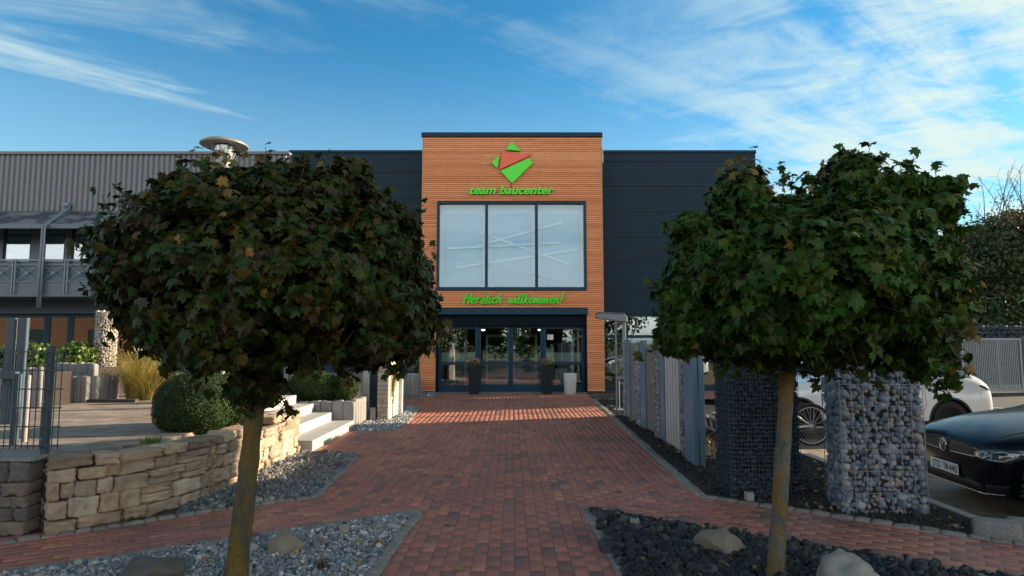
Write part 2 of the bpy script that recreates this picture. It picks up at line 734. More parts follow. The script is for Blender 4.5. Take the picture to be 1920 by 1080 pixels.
def build_sky():
    nt = world.node_tree
    N, L = nt.nodes, nt.links
    bg = N['Background']
    bg.inputs['Strength'].default_value = 0.10
    sky = N.new('ShaderNodeTexSky')
    sky.sky_type = 'NISHITA'
    sky.sun_disc = False
    sky.sun_elevation = SUN_EL
    sky.sun_rotation = math.atan2(SUN_AZ.x, SUN_AZ.y)
    sky.altitude = 50
    sky.air_density = 1.0
    sky.dust_density = 0.35
    sky.ozone_density = 2.2
    tc = N.new('ShaderNodeTexCoord')
    sp = N.new('ShaderNodeSeparateXYZ')
    L.new(tc.outputs['Generated'], sp.inputs[0])

    def math_n(op, a, b=None, clamp=False):
        n = N.new('ShaderNodeMath')
        n.operation = op
        n.use_clamp = clamp
        for i, s in enumerate((a, b)):
            if s is None:
                continue
            if isinstance(s, (int, float)):
                n.inputs[i].default_value = s
            else:
                L.new(s, n.inputs[i])
        return n.outputs[0]

    def rng_n(v, a, b, c=0.0, d=1.0):
        n = N.new('ShaderNodeMapRange')
        n.interpolation_type = 'SMOOTHSTEP'
        n.inputs['From Min'].default_value = a
        n.inputs['From Max'].default_value = b
        n.inputs['To Min'].default_value = c
        n.inputs['To Max'].default_value = d
        L.new(v, n.inputs['Value'])
        return n.outputs['Result']

    zz = math_n('ADD', math_n('MAXIMUM', sp.outputs['Z'], 0.0), 0.10)
    u = math_n('DIVIDE', sp.outputs['X'], zz)
    v = math_n('DIVIDE', sp.outputs['Y'], zz)
    cb = N.new('ShaderNodeCombineXYZ')
    L.new(u, cb.inputs[0])
    L.new(v, cb.inputs[1])

    def cloud(rotz, scx, scy, scale, detail, rough, dist, seed):
        mp = N.new('ShaderNodeMapping')
        mp.inputs['Scale'].default_value = (scx, scy, 1)
        mp.inputs['Location'].default_value = (seed, seed * 0.7, 0)
        m0 = N.new('ShaderNodeMapping')
        m0.inputs['Rotation'].default_value = (0, 0, rotz)
        L.new(cb.outputs[0], m0.inputs['Vector'])
        L.new(m0.outputs[0], mp.inputs['Vector'])
        nz = N.new('ShaderNodeTexNoise')
        nz.inputs['Scale'].default_value = scale
        nz.inputs['Detail'].default_value = detail
        nz.inputs['Roughness'].default_value = rough
        nz.inputs['Distortion'].default_value = dist
        L.new(mp.outputs[0], nz.inputs['Vector'])
        return nz.outputs['Fac']

    wisps = cloud(R(-35), 0.55, 2.0, 1.1, 9, 0.62, 0.9, 3.7)      # long streaks
    tufts = cloud(R(20), 1.0, 1.6, 3.2, 9, 0.66, 0.5, 9.1)        # mottled small cloud
    broad = cloud(R(-20), 0.7, 1.0, 0.55, 3, 0.5, 0.3, 1.3)
    east = rng_n(sp.outputs['X'], 0.02, 0.62)                      # thick towards the sun
    west = rng_n(sp.outputs['X'], -0.08, -0.42)
    low = rng_n(sp.outputs['Z'], 0.50, 0.12)
    a = math_n('MULTIPLY', rng_n(math_n('ADD', math_n('MULTIPLY', tufts, 0.45), math_n('MULTIPLY', wisps, 0.6)), 0.38, 0.60), math_n('MULTIPLY', east, 1.0))
    b = math_n('MULTIPLY', rng_n(math_n('ADD', math_n('MULTIPLY', wisps, 0.75), math_n('MULTIPLY', broad, 0.3)), 0.42, 0.72), math_n('MULTIPLY', west, 0.72))
    c = math_n('MULTIPLY', rng_n(math_n('ADD', math_n('MULTIPLY', wisps, 0.6), math_n('MULTIPLY', tufts, 0.35)), 0.47, 0.66), 0.22)
    f = math_n('ADD', math_n('ADD', a, b), c, True)
    veil = math_n('MULTIPLY', rng_n(sp.outputs['Z'], 0.46, 0.10), 0.42)
    f = math_n('MAXIMUM', f, veil)
    above = rng_n(sp.outputs['Z'], -0.02, 0.04)
    f = math_n('MULTIPLY', f, above)
    mx = N.new('ShaderNodeMix')
    mx.data_type = 'RGBA'
    L.new(f, mx.inputs['Factor'])
    tint = N.new('ShaderNodeMix')
    tint.data_type = 'RGBA'
    tint.blend_type = 'MULTIPLY'
    tint.inputs['Factor'].default_value = 1.0
    L.new(sky.outputs[0], tint.inputs['A'])
    tint.inputs['B'].default_value = SKY_TINT
    dim = N.new('ShaderNodeVectorMath')      # the zenith is deeper than the sky near the roofs
    dim.operation = 'SCALE'
    L.new(tint.outputs['Result'], dim.inputs[0])
    L.new(rng_n(sp.outputs['Z'], 0.50, 0.85, 1.0, 0.35), dim.inputs['Scale'])
    L.new(dim.outputs[0], mx.inputs['A'])
    mx.inputs['B'].default_value = CLOUD
    # unseen bright cloud bank added behind the viewer as low fill for the facades
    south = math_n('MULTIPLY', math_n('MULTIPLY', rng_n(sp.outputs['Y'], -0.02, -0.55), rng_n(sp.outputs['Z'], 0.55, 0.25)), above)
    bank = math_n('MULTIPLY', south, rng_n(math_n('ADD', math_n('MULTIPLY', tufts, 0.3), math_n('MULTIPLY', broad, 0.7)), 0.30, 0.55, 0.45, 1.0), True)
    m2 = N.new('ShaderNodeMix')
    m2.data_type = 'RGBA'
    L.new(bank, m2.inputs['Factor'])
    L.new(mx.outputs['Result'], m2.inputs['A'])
    m2.inputs['B'].default_value = CLOUD_FILL
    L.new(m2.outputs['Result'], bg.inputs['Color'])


SKY_TINT = (0.225, 0.70, 0.85, 1)
CLOUD = (3.0, 3.7, 3.55, 1)
CLOUD_FILL = (9.4, 9.2, 8.8, 1)
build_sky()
scene.view_settings.view_transform = 'Standard'
scene.view_settings.look = 'None'
scene.view_settings.gamma = 1.0
scene.view_settings.exposure = 1.33
scene.render.film_transparent = False
scene.cycles.max_bounces = 8
scene.cycles.transparent_max_bounces = 16

# ------------------------------------------------------------------ ground
PARK = -0.20        # the car park lies lower than the walk
TERR = 0.58         # the display terrace lies higher

m_lawn = M('lawn_soil', (0.05, 0.065, 0.02), 0.95, var=0.4, scale=1.5, bump=0.6, bscale=30)
m_asphalt = M('asphalt', (0.052, 0.054, 0.058), 0.85, var=0.25, scale=3, bump=0.5, bscale=220, stain=(0.075, 0.075, 0.075), stain_scale=0.6)
m_mulch = M('mulch', (0.028, 0.024, 0.02), 0.95, var=0.5, scale=14, bump=1.0, bscale=60, bump_dist=0.03)
m_joint = M('joint_sand', (0.06, 0.042, 0.034), 0.95, var=0.3, scale=30)
m_brick = M('clinker', rough=0.62, var=0.22, scale=18, bump=0.25, bscale=150, bump_dist=0.003,
            cols=[(0.20, 0.112, 0.096), (0.42, 0.152, 0.108), (0.46, 0.162, 0.112), (0.32, 0.138, 0.108), (0.49, 0.175, 0.118), (0.38, 0.146, 0.108),
                  (0.54, 0.22, 0.14), (0.18, 0.112, 0.10), (0.43, 0.156, 0.111), (0.34, 0.138, 0.108), (0.47, 0.17, 0.116), (0.27, 0.126, 0.104)],
            stain=(0.09, 0.062, 0.052), stain_scale=0.55, stain_lo=0.5, stain_hi=0.85)
m_kerb = M('granite_kerb', rough=0.85, var=0.3, scale=40, bump=0.5, bscale=90, cols=[(0.17, 0.165, 0.15), (0.25, 0.235, 0.21), (0.20, 0.20, 0.19), (0.28, 0.26, 0.22)])
m_gravel = M('pale_gravel', rough=0.8, var=0.2, scale=60, cols=[(0.05, 0.075, 0.10), (0.30, 0.33, 0.36), (0.12, 0.15, 0.19), (0.52, 0.51, 0.49), (0.07, 0.10, 0.13), (0.36, 0.29, 0.24), (0.18, 0.22, 0.27), (0.64, 0.63, 0.61), (0.09, 0.12, 0.15), (0.24, 0.27, 0.31)])
m_gravel_dark = M('slate_gravel', rough=0.75, var=0.25, scale=50, cols=[(0.035, 0.05, 0.068), (0.16, 0.18, 0.21), (0.06, 0.08, 0.10), (0.36, 0.34, 0.33), (0.045, 0.062, 0.08), (0.22, 0.17, 0.14), (0.10, 0.13, 0.16)])
m_basalt = M('basalt', spec=0.25, rough=0.42, var=0.35, scale=14, bump=0.5, bscale=50, cols=[(0.008, 0.012, 0.017), (0.022, 0.029, 0.036), (0.012, 0.017, 0.022), (0.045, 0.05, 0.056), (0.016, 0.021, 0.026), (0.03, 0.028, 0.026), (0.10, 0.10, 0.10)])
m_bed = M('bed_base', (0.07, 0.075, 0.08), 0.95, var=0.5, scale=60, bump=0.8, bscale=90)


def sheet(name, poly, z0, z1, mat):
    return kind(MB().prism(ccw(poly), z0, z1).build(name, mat))


g = MB().box(-400, 400, -300, 900, -1.0, PARK - 0.02)
kind(g.build('ground', m_lawn))
sheet('walk_bed', [(-14, -8), (4.04, -8), (4.04, 20.6), (-14, 20.6)], PARK - 0.015, -0.0018, m_joint)
sheet('road', [(4.4, 11.2), (40, 11.2), (40, 46), (4.4, 46)], PARK - 0.01, PARK + 0.002, m_asphalt)
sheet('mulch_bed', [(2.0, 6.45), (4.05, 4.95), (4.05, 15.2), (3.2, 17.4), (2.26, 17.45)], -0.012, 0.004, m_mulch)


# clinker paving, every brick laid
def pave(name, clips, org, ang, zt=0.0, bl=0.2, bw=0.1, ext=None, mat=None, gap=0.0013, bev=0.0018, jit=0.0004):
    ca, sa = math.cos(ang), math.sin(ang)
    vs, quads, tris, ngons = [], [], [], {}
    for clip in clips:
        clip = ccw(clip)
        loc = [((x - org[0]) * ca + (y - org[1]) * sa, -(x - org[0]) * sa + (y - org[1]) * ca) for x, y in clip]
        i0, i1 = math.floor(min(p[0] for p in loc) / bl) - 1, math.ceil(max(p[0] for p in loc) / bl) + 1
        j0, j1 = math.floor(min(p[1] for p in loc) / bw) - 1, math.ceil(max(p[1] for p in loc) / bw) + 1
        for j in range(j0, j1):
            off = (0.5 if j % 2 else 0.0) * bl
            for i in range(i0, i1):
                x0, y0 = i * bl + off, j * bw
                g_ = gap * rng.uniform(0.5, 1.5)
                rect = [(x0 + g_, y0 + g_), (x0 + bl - g_, y0 + g_), (x0 + bl - g_, y0 + bw - g_), (x0 + g_, y0 + bw - g_)]
                inside = all((loc[(k + 1) % len(loc)][0] - loc[k][0]) * (p[1] - loc[k][1]) - (loc[(k + 1) % len(loc)][1] - loc[k][1]) * (p[0] - loc[k][0]) > 0 for p in rect for k in range(len(loc)))
                if not inside:
                    rect = clip_convex(rect, loc)
                    if len(rect) < 3 or abs(area2(rect)) < 0.002:
                        continue
                n = len(rect)
                cx = sum(p[0] for p in rect) / n
                cy = sum(p[1] for p in rect) / n
                z = zt + rng.uniform(-jit, jit)
                tx, ty = rng.uniform(-0.004, 0.004), rng.uniform(-0.004, 0.004)
                b = len(vs)
                wx = max(abs(p[0] - cx) for p in rect)
                wy = max(abs(p[1] - cy) for p in rect)
                for p in rect:
                    vs.append((p[0], p[1], z - 0.0024))
                for p in rect:
                    qx = cx + (p[0] - cx) * (1 - bev / wx)
                    qy = cy + (p[1] - cy) * (1 - bev / wy)
                    vs.append((qx, qy, z + (qx - cx) * tx + (qy - cy) * ty))
                ngons.setdefault(n, []).append([b + n + k for k in range(n)])
                for k in range(n):
                    quads.append([b + k, b + (k + 1) % n, b + n + (k + 1) % n, b + n + k])
    v = np.array(vs)
    w = v.copy()
    w[:, 0] = org[0] + v[:, 0] * ca - v[:, 1] * sa
    w[:, 1] = org[1] + v[:, 0] * sa + v[:, 1] * ca
    fl = [np.array(quads)] + [np.array(x) for x in ngons.values()]
    return kind(np_mesh(name, w, fl, mat or m_brick))


JL, JR = (-0.82, 5.92), (0.66, 6.0)
pave('path', [[(-0.82, 5.92), (0.66, 6.0), (1.98, 6.45), (2.25, 19.33), (-3.3, 19.33), (-3.2, 7.4), (-2.05, 6.43)],
              [(-1.0, 2.2), (0.82, 2.2), (0.66, 6.0), (-0.82, 5.92)]], (0.02, 0.0), R(90))
pave('path', [[(-6.5, 2.48), (-0.82, 5.92), (-2.05, 6.43), (-6.5, 3.54)]], (-0.8, 5.9), R(31))
pave('path', [[(0.66, 6.0), (6.0, 2.38), (6.0, 3.75), (1.98, 6.45)]], (0.7, 6.0), R(-34))
# forecourt in front of the wing by the cars
pave('forecourt_paving', [[(2.4, 17.6), (11, 17.6), (11, 20.5), (2.4, 20.5)]], (2.4, 17.6), 0.0, zt=-0.02)


# paving of the car park and terrace
def paver_mat(name, c1, c2, mortar, w, h, rough=0.8, stain=None):
    m = bpy.data.materials.new(name)
    m.use_nodes = True
    nt = m.node_tree
    N, L = nt.nodes, nt.links
    bs = N['Principled BSDF']
    bs.inputs['Roughness'].default_value = rough
    tc = N.new('ShaderNodeTexCoord')
    br = N.new('ShaderNodeTexBrick')
    br.inputs['Color1'].default_value = (*c1, 1)
    br.inputs['Color2'].default_value = (*c2, 1)
    br.inputs['Mortar'].default_value = (*mortar, 1)
    br.inputs['Scale'].default_value = 1
    br.inputs['Mortar Size'].default_value = 0.006
    br.inputs['Brick Width'].default_value = w
    br.inputs['Row Height'].default_value = h
    L.new(tc.outputs['Object'], br.inputs['Vector'])
    nz = N.new('ShaderNodeTexNoise')
    nz.inputs['Scale'].default_value = 5
    nz.inputs['Detail'].default_value = 7
    L.new(tc.outputs['Object'], nz.inputs['Vector'])
    mr = N.new('ShaderNodeMapRange')
    mr.inputs['From Min'].default_value = 0.3
    mr.inputs['From Max'].default_value = 0.7
    mr.inputs['To Min'].default_value = 0.72
    mr.inputs['To Max'].default_value = 1.25
    L.new(nz.outputs['Fac'], mr.inputs['Value'])
    sc = N.new('ShaderNodeVectorMath')
    sc.operation = 'SCALE'
    L.new(br.outputs['Color'], sc.inputs[0])
    L.new(mr.outputs['Result'], sc.inputs['Scale'])
    L.new(sc.outputs[0], bs.inputs['Base Color'])
    bp = N.new('ShaderNodeBump')
    bp.inputs['Distance'].default_value = 0.006
    bp.inputs['Strength'].default_value = 0.6
    iv = N.new('ShaderNodeMath')
    iv.operation = 'SUBTRACT'
    iv.inputs[0].default_value = 1
    L.new(br.outputs['Fac'], iv.inputs[1])
    L.new(iv.outputs[0], bp.inputs['Height'])
    L.new(bp.outputs['Normal'], bs.inputs['Normal'])
    return m


m_park = paver_mat('park_pavers', (0.22, 0.17, 0.12), (0.30, 0.24, 0.17), (0.05, 0.045, 0.04), 0.2, 0.2)
m_terrace = paver_mat('terrace_pavers', (0.20, 0.15, 0.12), (0.30, 0.25, 0.21), (0.07, 0.06, 0.05), 0.9, 0.3)
sheet('parking_pavement', [(4.1, 2.0), (13, 2.0), (13, 11.2), (8.5, 17.6), (2.9, 17.6), (3.2, 17.4), (4.05, 15.2)], PARK - 0.012, PARK + 0.012, m_park)
m_white_line = M('road_paint', (0.6, 0.6, 0.58), 0.7, var=0.2, scale=20)
x0, y0 = G(1845, 764, PARK)
x1, y1 = G(1960, 772, PARK)
kind(MB().bar((x0, y0, PARK + 0.013), (x1, y1, PARK + 0.013), 0.12, 0.004).build('road_marking', m_white_line))

# ------------------------------------------------------------------ kerbs of small granite setts
BLK = block_templates(8, 9.0, 0.10, seed=4, n=4)


def kerb_line(name, pts, size=0.1, top=0.015, along=0.12, mat=None):
    loc, rot, scl = [], [], []
    for (ax, ay), (bx, by) in zip(pts[:-1], pts[1:]):
        d = math.hypot(bx - ax, by - ay)
        ang = math.atan2(by - ay, bx - ax)
        t = 0.0
        while t < d - 0.02:
            ln = min(along * rng.uniform(0.75, 1.3), d - t + 0.02)
            c = t + ln / 2
            a = ang + rng.uniform(-0.06, 0.06)
            off = rng.uniform(-0.006, 0.006)
            loc.append((ax + math.cos(ang) * c - math.sin(ang) * off, ay + math.sin(ang) * c + math.cos(ang) * off, top - 0.05 + rng.uniform(-0.006, 0.006)))
            rot.append(np.array(Matrix.Rotation(a, 3, 'Z')))
            scl.append((ln / 2 * 0.97, size / 2 * rng.uniform(0.9, 1.08), 0.052))
            t += ln
    return kind(scatter(name, BLK, loc, rot, scl, mat or m_kerb, smooth=True))


def shift_line(pts, d):
    out = []
    for i, p in enumerate(pts):
        a = pts[max(i - 1, 0)]
        b = pts[min(i + 1, len(pts) - 1)]
        n = math.hypot(b[0] - a[0], b[1] - a[1])
        out.append((p[0] - (b[1] - a[1]) / n * d, p[1] + (b[0] - a[0]) / n * d))
    return out


K1 = [(-6.5, 2.46), (-0.86, 5.88), (-1.03, 2.6)]
K2 = [(0.83, 2.6), (0.69, 5.98), (6.0, 2.34)]
K3 = [G(0, 1019), G(240, 983), G(372, 962), G(592, 931), G(671, 853), G(602, 847)]
K4 = [G(1163, 749), G(1113, 749), G(1313, 930), G(1920, 1021)]
K5 = [G(664, 811), G(735, 809), G(760, 795), G(785, 765), G(757, 761)]
K6 = [G(757, 746), G(808, 745), G(828, 732)]
kerb_line('kerb', K1, 0.11)
kerb_line('kerb', K2, 0.11)
kerb_line('kerb', K3, 0.09)
kerb_line('kerb', K4, 0.11, along=0.16)
kerb_line('kerb', K5, 0.09)
kerb_line('kerb', K6, 0.09)
# parking edge kerb
m_conc = M('concrete', (0.33, 0.32, 0.30), 0.85, var=0.25, scale=12, bump=0.3, bscale=80)
mb = MB()
y = 5.0
while y < 15:
    mb.box(4.05, 4.15, y, y + 0.985, PARK - 0.05, 0.012)
    y += 1.0
kind(mb.build('parking_kerb', m_conc, bevel=0.008))

# ------------------------------------------------------------------ stone beds
PEB = rock_templates(10, 1, 0.25, 5, seed=21)
ROCK = rock_templates(12, 2, 0.3, 16, seed=8)


def pebbles(name, poly, spacing, size, mat, base_z=0.0, layers=1, templates=None, svar=0.35, flat=0.75):
    kind(MB().prism(ccw(poly), -0.03 + base_z, 0.004 + base_z).build('gravel_bed', m_bed))
    pts = []
    for l in range(layers):
        pts += [(x, y, base_z + 0.006 + l * size * 0.6) for x, y in poly_points(poly, spacing)]
    n = len(pts)
    loc = np.array(pts)
    loc[:, 2] += nrg.uniform(-0.3, 0.5, n) * size
    s = size * np.exp(nrg.normal(0, svar, n))
    scl = np.stack([s * nrg.uniform(0.8, 1.25, n), s * nrg.uniform(0.8, 1.25, n), s * nrg.uniform(flat - 0.15, flat + 0.25, n)], 1)
    return kind(scatter(name, templates or PEB, loc, rand_rot(n), scl, mat), 'stuff')


W_FOOT = [G(85, 1005), G(240, 977), G(330, 955), G(400, 932), G(480, 892), G(560, 850)]
bedA = [(-5.2, 3.2), (-0.9, 5.82), (-1.05, 3.2)]
pebbles('gravel', bedA, 0.026, 0.0135, m_gravel, layers=2)
bedB = [(0.76, 3.2), (0.74, 5.9), (4.6, 3.25)]
pebbles('basalt_rubble', bedB, 0.044, 0.031, m_basalt, layers=2, templates=ROCK, svar=0.38)
bedC = [G(330, 966), G(590, 929), G(668, 854), G(604, 850), G(560, 848), (-3.15, 8.7), (-3.2, 6.5)]
pebbles('gravel', bedC, 0.034, 0.019, m_gravel_dark, layers=2)
bedD = [G(664, 809), G(735, 807), G(758, 795), G(783, 765), G(757, 763), G(700, 770), (-2.9, 13.5), (-2.9, 11.4)]
pebbles('gravel', bedD, 0.04, 0.02, m_gravel, layers=1)
bedE = [G(757, 744), G(807, 743), G(826, 733), (-2.3, 19.45), (-3.6, 19.45)]
pebbles('gravel', bedE, 0.06, 0.032, m_gravel, layers=1)
# bark and grit lying on the mulch
bedF = [(2.06, 6.5), (4.0, 5.05), (4.0, 15.1), (3.2, 17.3), (2.32, 17.4)]
m_grit = M('bark_grit', rough=0.95, var=0.3, scale=40, cols=[(0.012, 0.013, 0.013), (0.035, 0.033, 0.03), (0.02, 0.02, 0.02), (0.06, 0.052, 0.044), (0.024, 0.023, 0.022)])
pts = poly_points([p for p in bedF], 0.05)
n = len(pts)
loc = np.array([(x, y, 0.01) for x, y in pts])
s = 0.013 * np.exp(nrg.normal(0, 0.4, n))
kind(scatter('bark_litter', PEB, loc, rand_rot(n), np.stack([s * 1.5, s, s * 0.6], 1), m_grit), 'stuff')
# ------------------------------------------------------------------ buildings
m_larch = M('larch', rough=0.6, var=0.22, scale=5, stretch=(0.6, 6, 14), bump=0.2, bscale=30, bump_dist=0.003,
            cols=[(0.68, 0.235, 0.085), (0.80, 0.31, 0.12), (0.74, 0.265, 0.10), (0.84, 0.35, 0.15), (0.64, 0.215, 0.078), (0.78, 0.285, 0.11)],
            stain=(0.20, 0.065, 0.022), stain_scale=7.0, stain_lo=0.60, stain_hi=0.70)
m_larch_pale = M('larch_trim', (0.52, 0.30, 0.16), 0.6, var=0.15, scale=8)
m_anth = M('anthracite', (0.011, 0.032, 0.056), 0.5, var=0.12, scale=1.5, spec=0.22, rvar=0.08)
m_frame = M('window_frame_paint', (0.008, 0.042, 0.076), 0.45, var=0.08, scale=3, spec=0.2)
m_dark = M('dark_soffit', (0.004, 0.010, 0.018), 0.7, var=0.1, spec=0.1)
m_seam = M('joint_black', (0.008, 0.009, 0.01), 0.9, var=0)
m_greymetal = M('grey_trapezoid', (0.165, 0.17, 0.185), 0.5, metal=0.0, var=0.10, scale=1.2, rvar=0.1)
m_bluegrey = M('bluegrey_paint', (0.10, 0.135, 0.17), 0.45, var=0.1, scale=2)
m_awning = M('awning_sheet', (0.20, 0.205, 0.225), 0.55, var=0.1, scale=2, stain=(0.05, 0.065, 0.085), stain_scale=0.9, stain_lo=0.47, stain_hi=0.52)
m_glass = glass('pane_glass', (0.80, 0.88, 0.86), 0.13, 1.5)
m_glass_up = glass('reflective_glass', (0.76, 0.91, 0.97), 0.04, 1.5, bump=0.12)
m_glass_off = glass('office_glass', (0.80, 0.90, 0.93), 0.16, 1.5)
m_room = M('room_dark', (0.06, 0.055, 0.05), 0.8, var=0.3, scale=1)
m_white = M('white_paint', (0.78, 0.79, 0.78), 0.5, var=0.05)
m_frost = M('frosted_film', (0.40, 0.46, 0.46), 0.5, var=0.05)
m_led = M('bar_white', (0.93, 0.94, 0.93), 0.35, var=0)
m_steel = M('galvanised', (0.17, 0.20, 0.22), 0.5, metal=0.4, var=0.25, scale=18, rvar=0.12)
m_green = M('sign_green', (0.07, 0.80, 0.015), 0.35, var=0.03)
m_red = M('sign_red', (0.85, 0.12, 0.05), 0.4, var=0.03)

YT = 19.36
# ---- the entrance tower
tl, tr_ = XX(791, 500, YT), XX(1129.5, 500, YT)
ttop = ZZ(257, YT)
tower = thing('entrance_tower', 'tall entrance tower clad in orange larch slats with a big three-part window', 'building', (0, YT, 0))
wx0, wx1, wz0, wz1 = XX(819, 460, YT), XX(1099.5, 460, YT), ZZ(545, YT), ZZ(379.5, YT)
dx0, dx1, dz1 = XX(817, 650, YT), XX(1101, 650, YT), ZZ(578, YT)
mb = MB()
pitch = 0.066
z = 0.06
while z < ttop:
    z2 = min(z + pitch - 0.013, ttop)
    spans = [(tl, tr_)]
    if z < dz1:
        spans = [(tl, dx0), (dx1, tr_)]
    elif wz0 - 0.02 < z < wz1 - 0.01:
        spans = [(tl, wx0), (wx1, tr_)]
    for a, b in spans:
        cuts = [a]
        if b - a > 3:
            cuts.append(a + (b - a) * rng.choice((0.33, 0.5, 0.66, 0.42)))
        cuts.append(b)
        for c, d in zip(cuts[:-1], cuts[1:]):
            j = rng.uniform(-0.002, 0.002)
            mb.box(c, d - (0.003 if d != b else 0), YT + j, YT + 0.035, z, z2)
    z += pitch
mb.build('larch_cladding', m_larch, tower)
# side faces with slats too
mb, mb2 = MB(), MB()
z = 0.06
while z < ttop:
    z2 = min(z + pitch - 0.013, ttop)
    mb.box(tl - 0.001, tl + 0.03, YT + 0.04, 20.6, z, z2)
    mb2.box(tr_ - 0.03, tr_ + 0.001, YT + 0.04, 20.6, z, z2)
    z += pitch
mb.build('larch_cladding', m_larch, tower)
mb2.build('larch_cladding', m_larch, tower)
for x in (tl - 0.028, tr_ + 0.003):
    MB().box(x, x + 0.025, YT - 0.012, YT + 0.06, 0.05, ttop).build('corner_trim', m_larch_pale, tower)
mb = MB()   # carcass behind the slats
mb.box(tl + 0.04, wx0 - 0.0, YT + 0.04, YT + 0.25, 0.0, ttop)
mb.box(wx1, tr_ - 0.04, YT + 0.04, YT + 0.25, 0.0, ttop)
mb.box(wx0, wx1, YT + 0.04, YT + 0.25, wz1, ttop)
mb.box(wx0, wx1, YT + 0.04, YT + 0.25, dz1, wz0)
mb.box(tl + 0.04, tl + 0.2, YT + 0.25, 20.6, 0.0, ttop)
mb.box(tr_ - 0.2, tr_ - 0.04, YT + 0.25, 20.6, 0.0, ttop)
mb.box(tl + 0.04, tr_ - 0.04, YT + 0.25, 24.5, ttop - 0.12, ttop - 0.01)
mb.box(tl + 0.04, tr_ - 0.04, YT + 0.3, 24.5, dz1 + 0.02, dz1 + 0.2)
mb.box(tl + 0.04, tr_ - 0.04, 24.3, 24.5, 0, dz1)
mb.box(tl + 0.04, tl + 0.2, 20.6, 24.3, 0, dz1)
mb.box(tr_ - 0.2, tr_ - 0.04, 20.6, 24.3, 0, dz1)
mb.box(tl + 0.21, tr_ - 0.21, YT + 0.35, 24.3, -0.02, 0.012)
mb.build('carcass', m_room, tower)
MB().box(tl - 0.06, tr_ + 0.06, YT - 0.06, YT + 1.3, ttop, ttop + 0.14).build('roof_cap', m_anth, tower, bevel=0.01)
MB().box(tr_ + 0.03, tr_ + 0.14, YT + 0.5, YT + 1.2, ttop - 1.35, ttop - 0.18).build('rain_pipe', m_anth, tower, bevel=0.01)

# the big window
fw = 0.075
mb = MB()
mb.box(wx0, wx0 + fw, YT - 0.03, YT + 0.2, wz0, wz1)
mb.box(wx1 - fw, wx1, YT - 0.03, YT + 0.2, wz0, wz1)
mb.box(wx0 + fw, wx1 - fw, YT - 0.03, YT + 0.2, wz1 - 0.05, wz1)
mb.box(wx0 + fw, wx1 - fw, YT - 0.045, YT + 0.2, wz0, wz0 + 0.11)
mul = [XX(912, 460, YT), XX(1006, 460, YT)]
for x in mul:
    mb.box(x - 0.045, x + 0.045, YT - 0.01, YT + 0.18, wz0 + 0.11, wz1 - 0.05)
frame = mb.build('window_frame', m_frame, tower, bevel=0.006)
edges = [wx0 + fw, mul[0] - 0.045, mul[0] + 0.045, mul[1] - 0.045, mul[1] + 0.045, wx1 - fw]
for i in range(3):
    MB().box(edges[2 * i], edges[2 * i + 1], YT + 0.05, YT + 0.062, wz0 + 0.11, wz1 - 0.05).build('window_pane', m_glass_up, frame)
# pale wall behind with the crossing rods
m_back = M('backing_wall', (0.78, 0.90, 0.92), 0.7, var=0.06, scale=2)
m_film = M('backing_film', (0.38, 0.60, 0.72), 0.6, var=0.08, scale=1.5)
MB().box(wx0 + 0.02, wx1 - 0.02, YT + 0.36, YT + 0.40, wz0, wz1).build('backing_wall', m_back, tower)


def rrect(x0, x1, z0, z1, r, n=6):
    out = []
    for cx, cz, a0 in ((x1 - r, z0 + r, -90), (x1 - r, z1 - r, 0), (x0 + r, z1 - r, 90), (x0 + r, z0 + r, 180)):
        for k in range(n + 1):
            a = R(a0 + 90 * k / n)
            out.append((cx + r * math.cos(a), cz + r * math.sin(a)))
    return out


for i in range(3):
    a, b = edges[2 * i] + 0.13, edges[2 * i + 1] - 0.10
    MB().prism_y(rrect(a, b, wz0 + 0.14, wz1 - 0.27, 0.16), YT + 0.335, YT + 0.357).build('backing_panel', m_film, tower, bevel=0.01)


def zpx(zx, zy):
    return 780 + zx / 2.919, 230 + zy / 2.919


rods = [((172, 689), (797, 656)), ((322, 679), (806, 545)), ((350, 600), (838, 774)), ((217, 794), (884, 694)), ((222, 741), (852, 878))]
for k, (a, b) in enumerate(rods):
    yy = YT + 0.24 + 0.016 * k
    p, q = AT(*zpx(*a), yy), AT(*zpx(*b), yy)
    MB().bar(p, q, 0.03, 0.06).build('crossing_rod', m_led if k < 4 else m_film, tower)

# ---- signs on the tower
ys = YT - 0.03


def signpoly(pts, t=0.06, y=ys):
    poly = []
    for zx, zy in pts:
        p = AT(*zpx(zx, zy), y)
        poly.append((p.x, p.z))
    return MB().prism_y(poly, y - t, y)


emb = thing('emblem', 'tilted square emblem in bright green and red pieces above the lettering', 'sign', (0, ys, ZZ(345, ys)))
signpoly([(526, 110), (573, 157), (489, 150)]).build('emblem_piece', m_green, emb, bevel=0.004)
signpoly([(459, 180), (445, 252), (413, 222)]).build('emblem_piece', m_green, emb, bevel=0.004)
signpoly([(472, 161), (635, 177), (456, 260)]).build('emblem_piece', m_red, emb, bevel=0.004)['label'] = 'red four-sided middle piece'
signpoly([(618, 197), (641, 222), (526, 333), (462, 267)]).build('emblem_piece', m_green, emb, bevel=0.004)
m_cable = M('sign_cable', (0.03, 0.03, 0.03), 0.6, var=0)
p, q = AT(*zpx(520, 330), YT - 0.012), AT(*zpx(520, 358), YT - 0.012)
MB().tube([p, q], 0.012, 6).build('cable', m_cable, emb)

me = text_mesh('team baucenter', 1.0, 0.035, shear=0.32, offset=0.022)
p0, p1 = AT(881, 365, ys), AT(1038.5, 349.5, ys)
o = place_text(me, 'company_sign', m_green, p0.x, p1.x, p0.z, p1.z, ys - 0.035)
tag(o, 'green slanted block lettering team baucenter on the larch slats', 'sign')

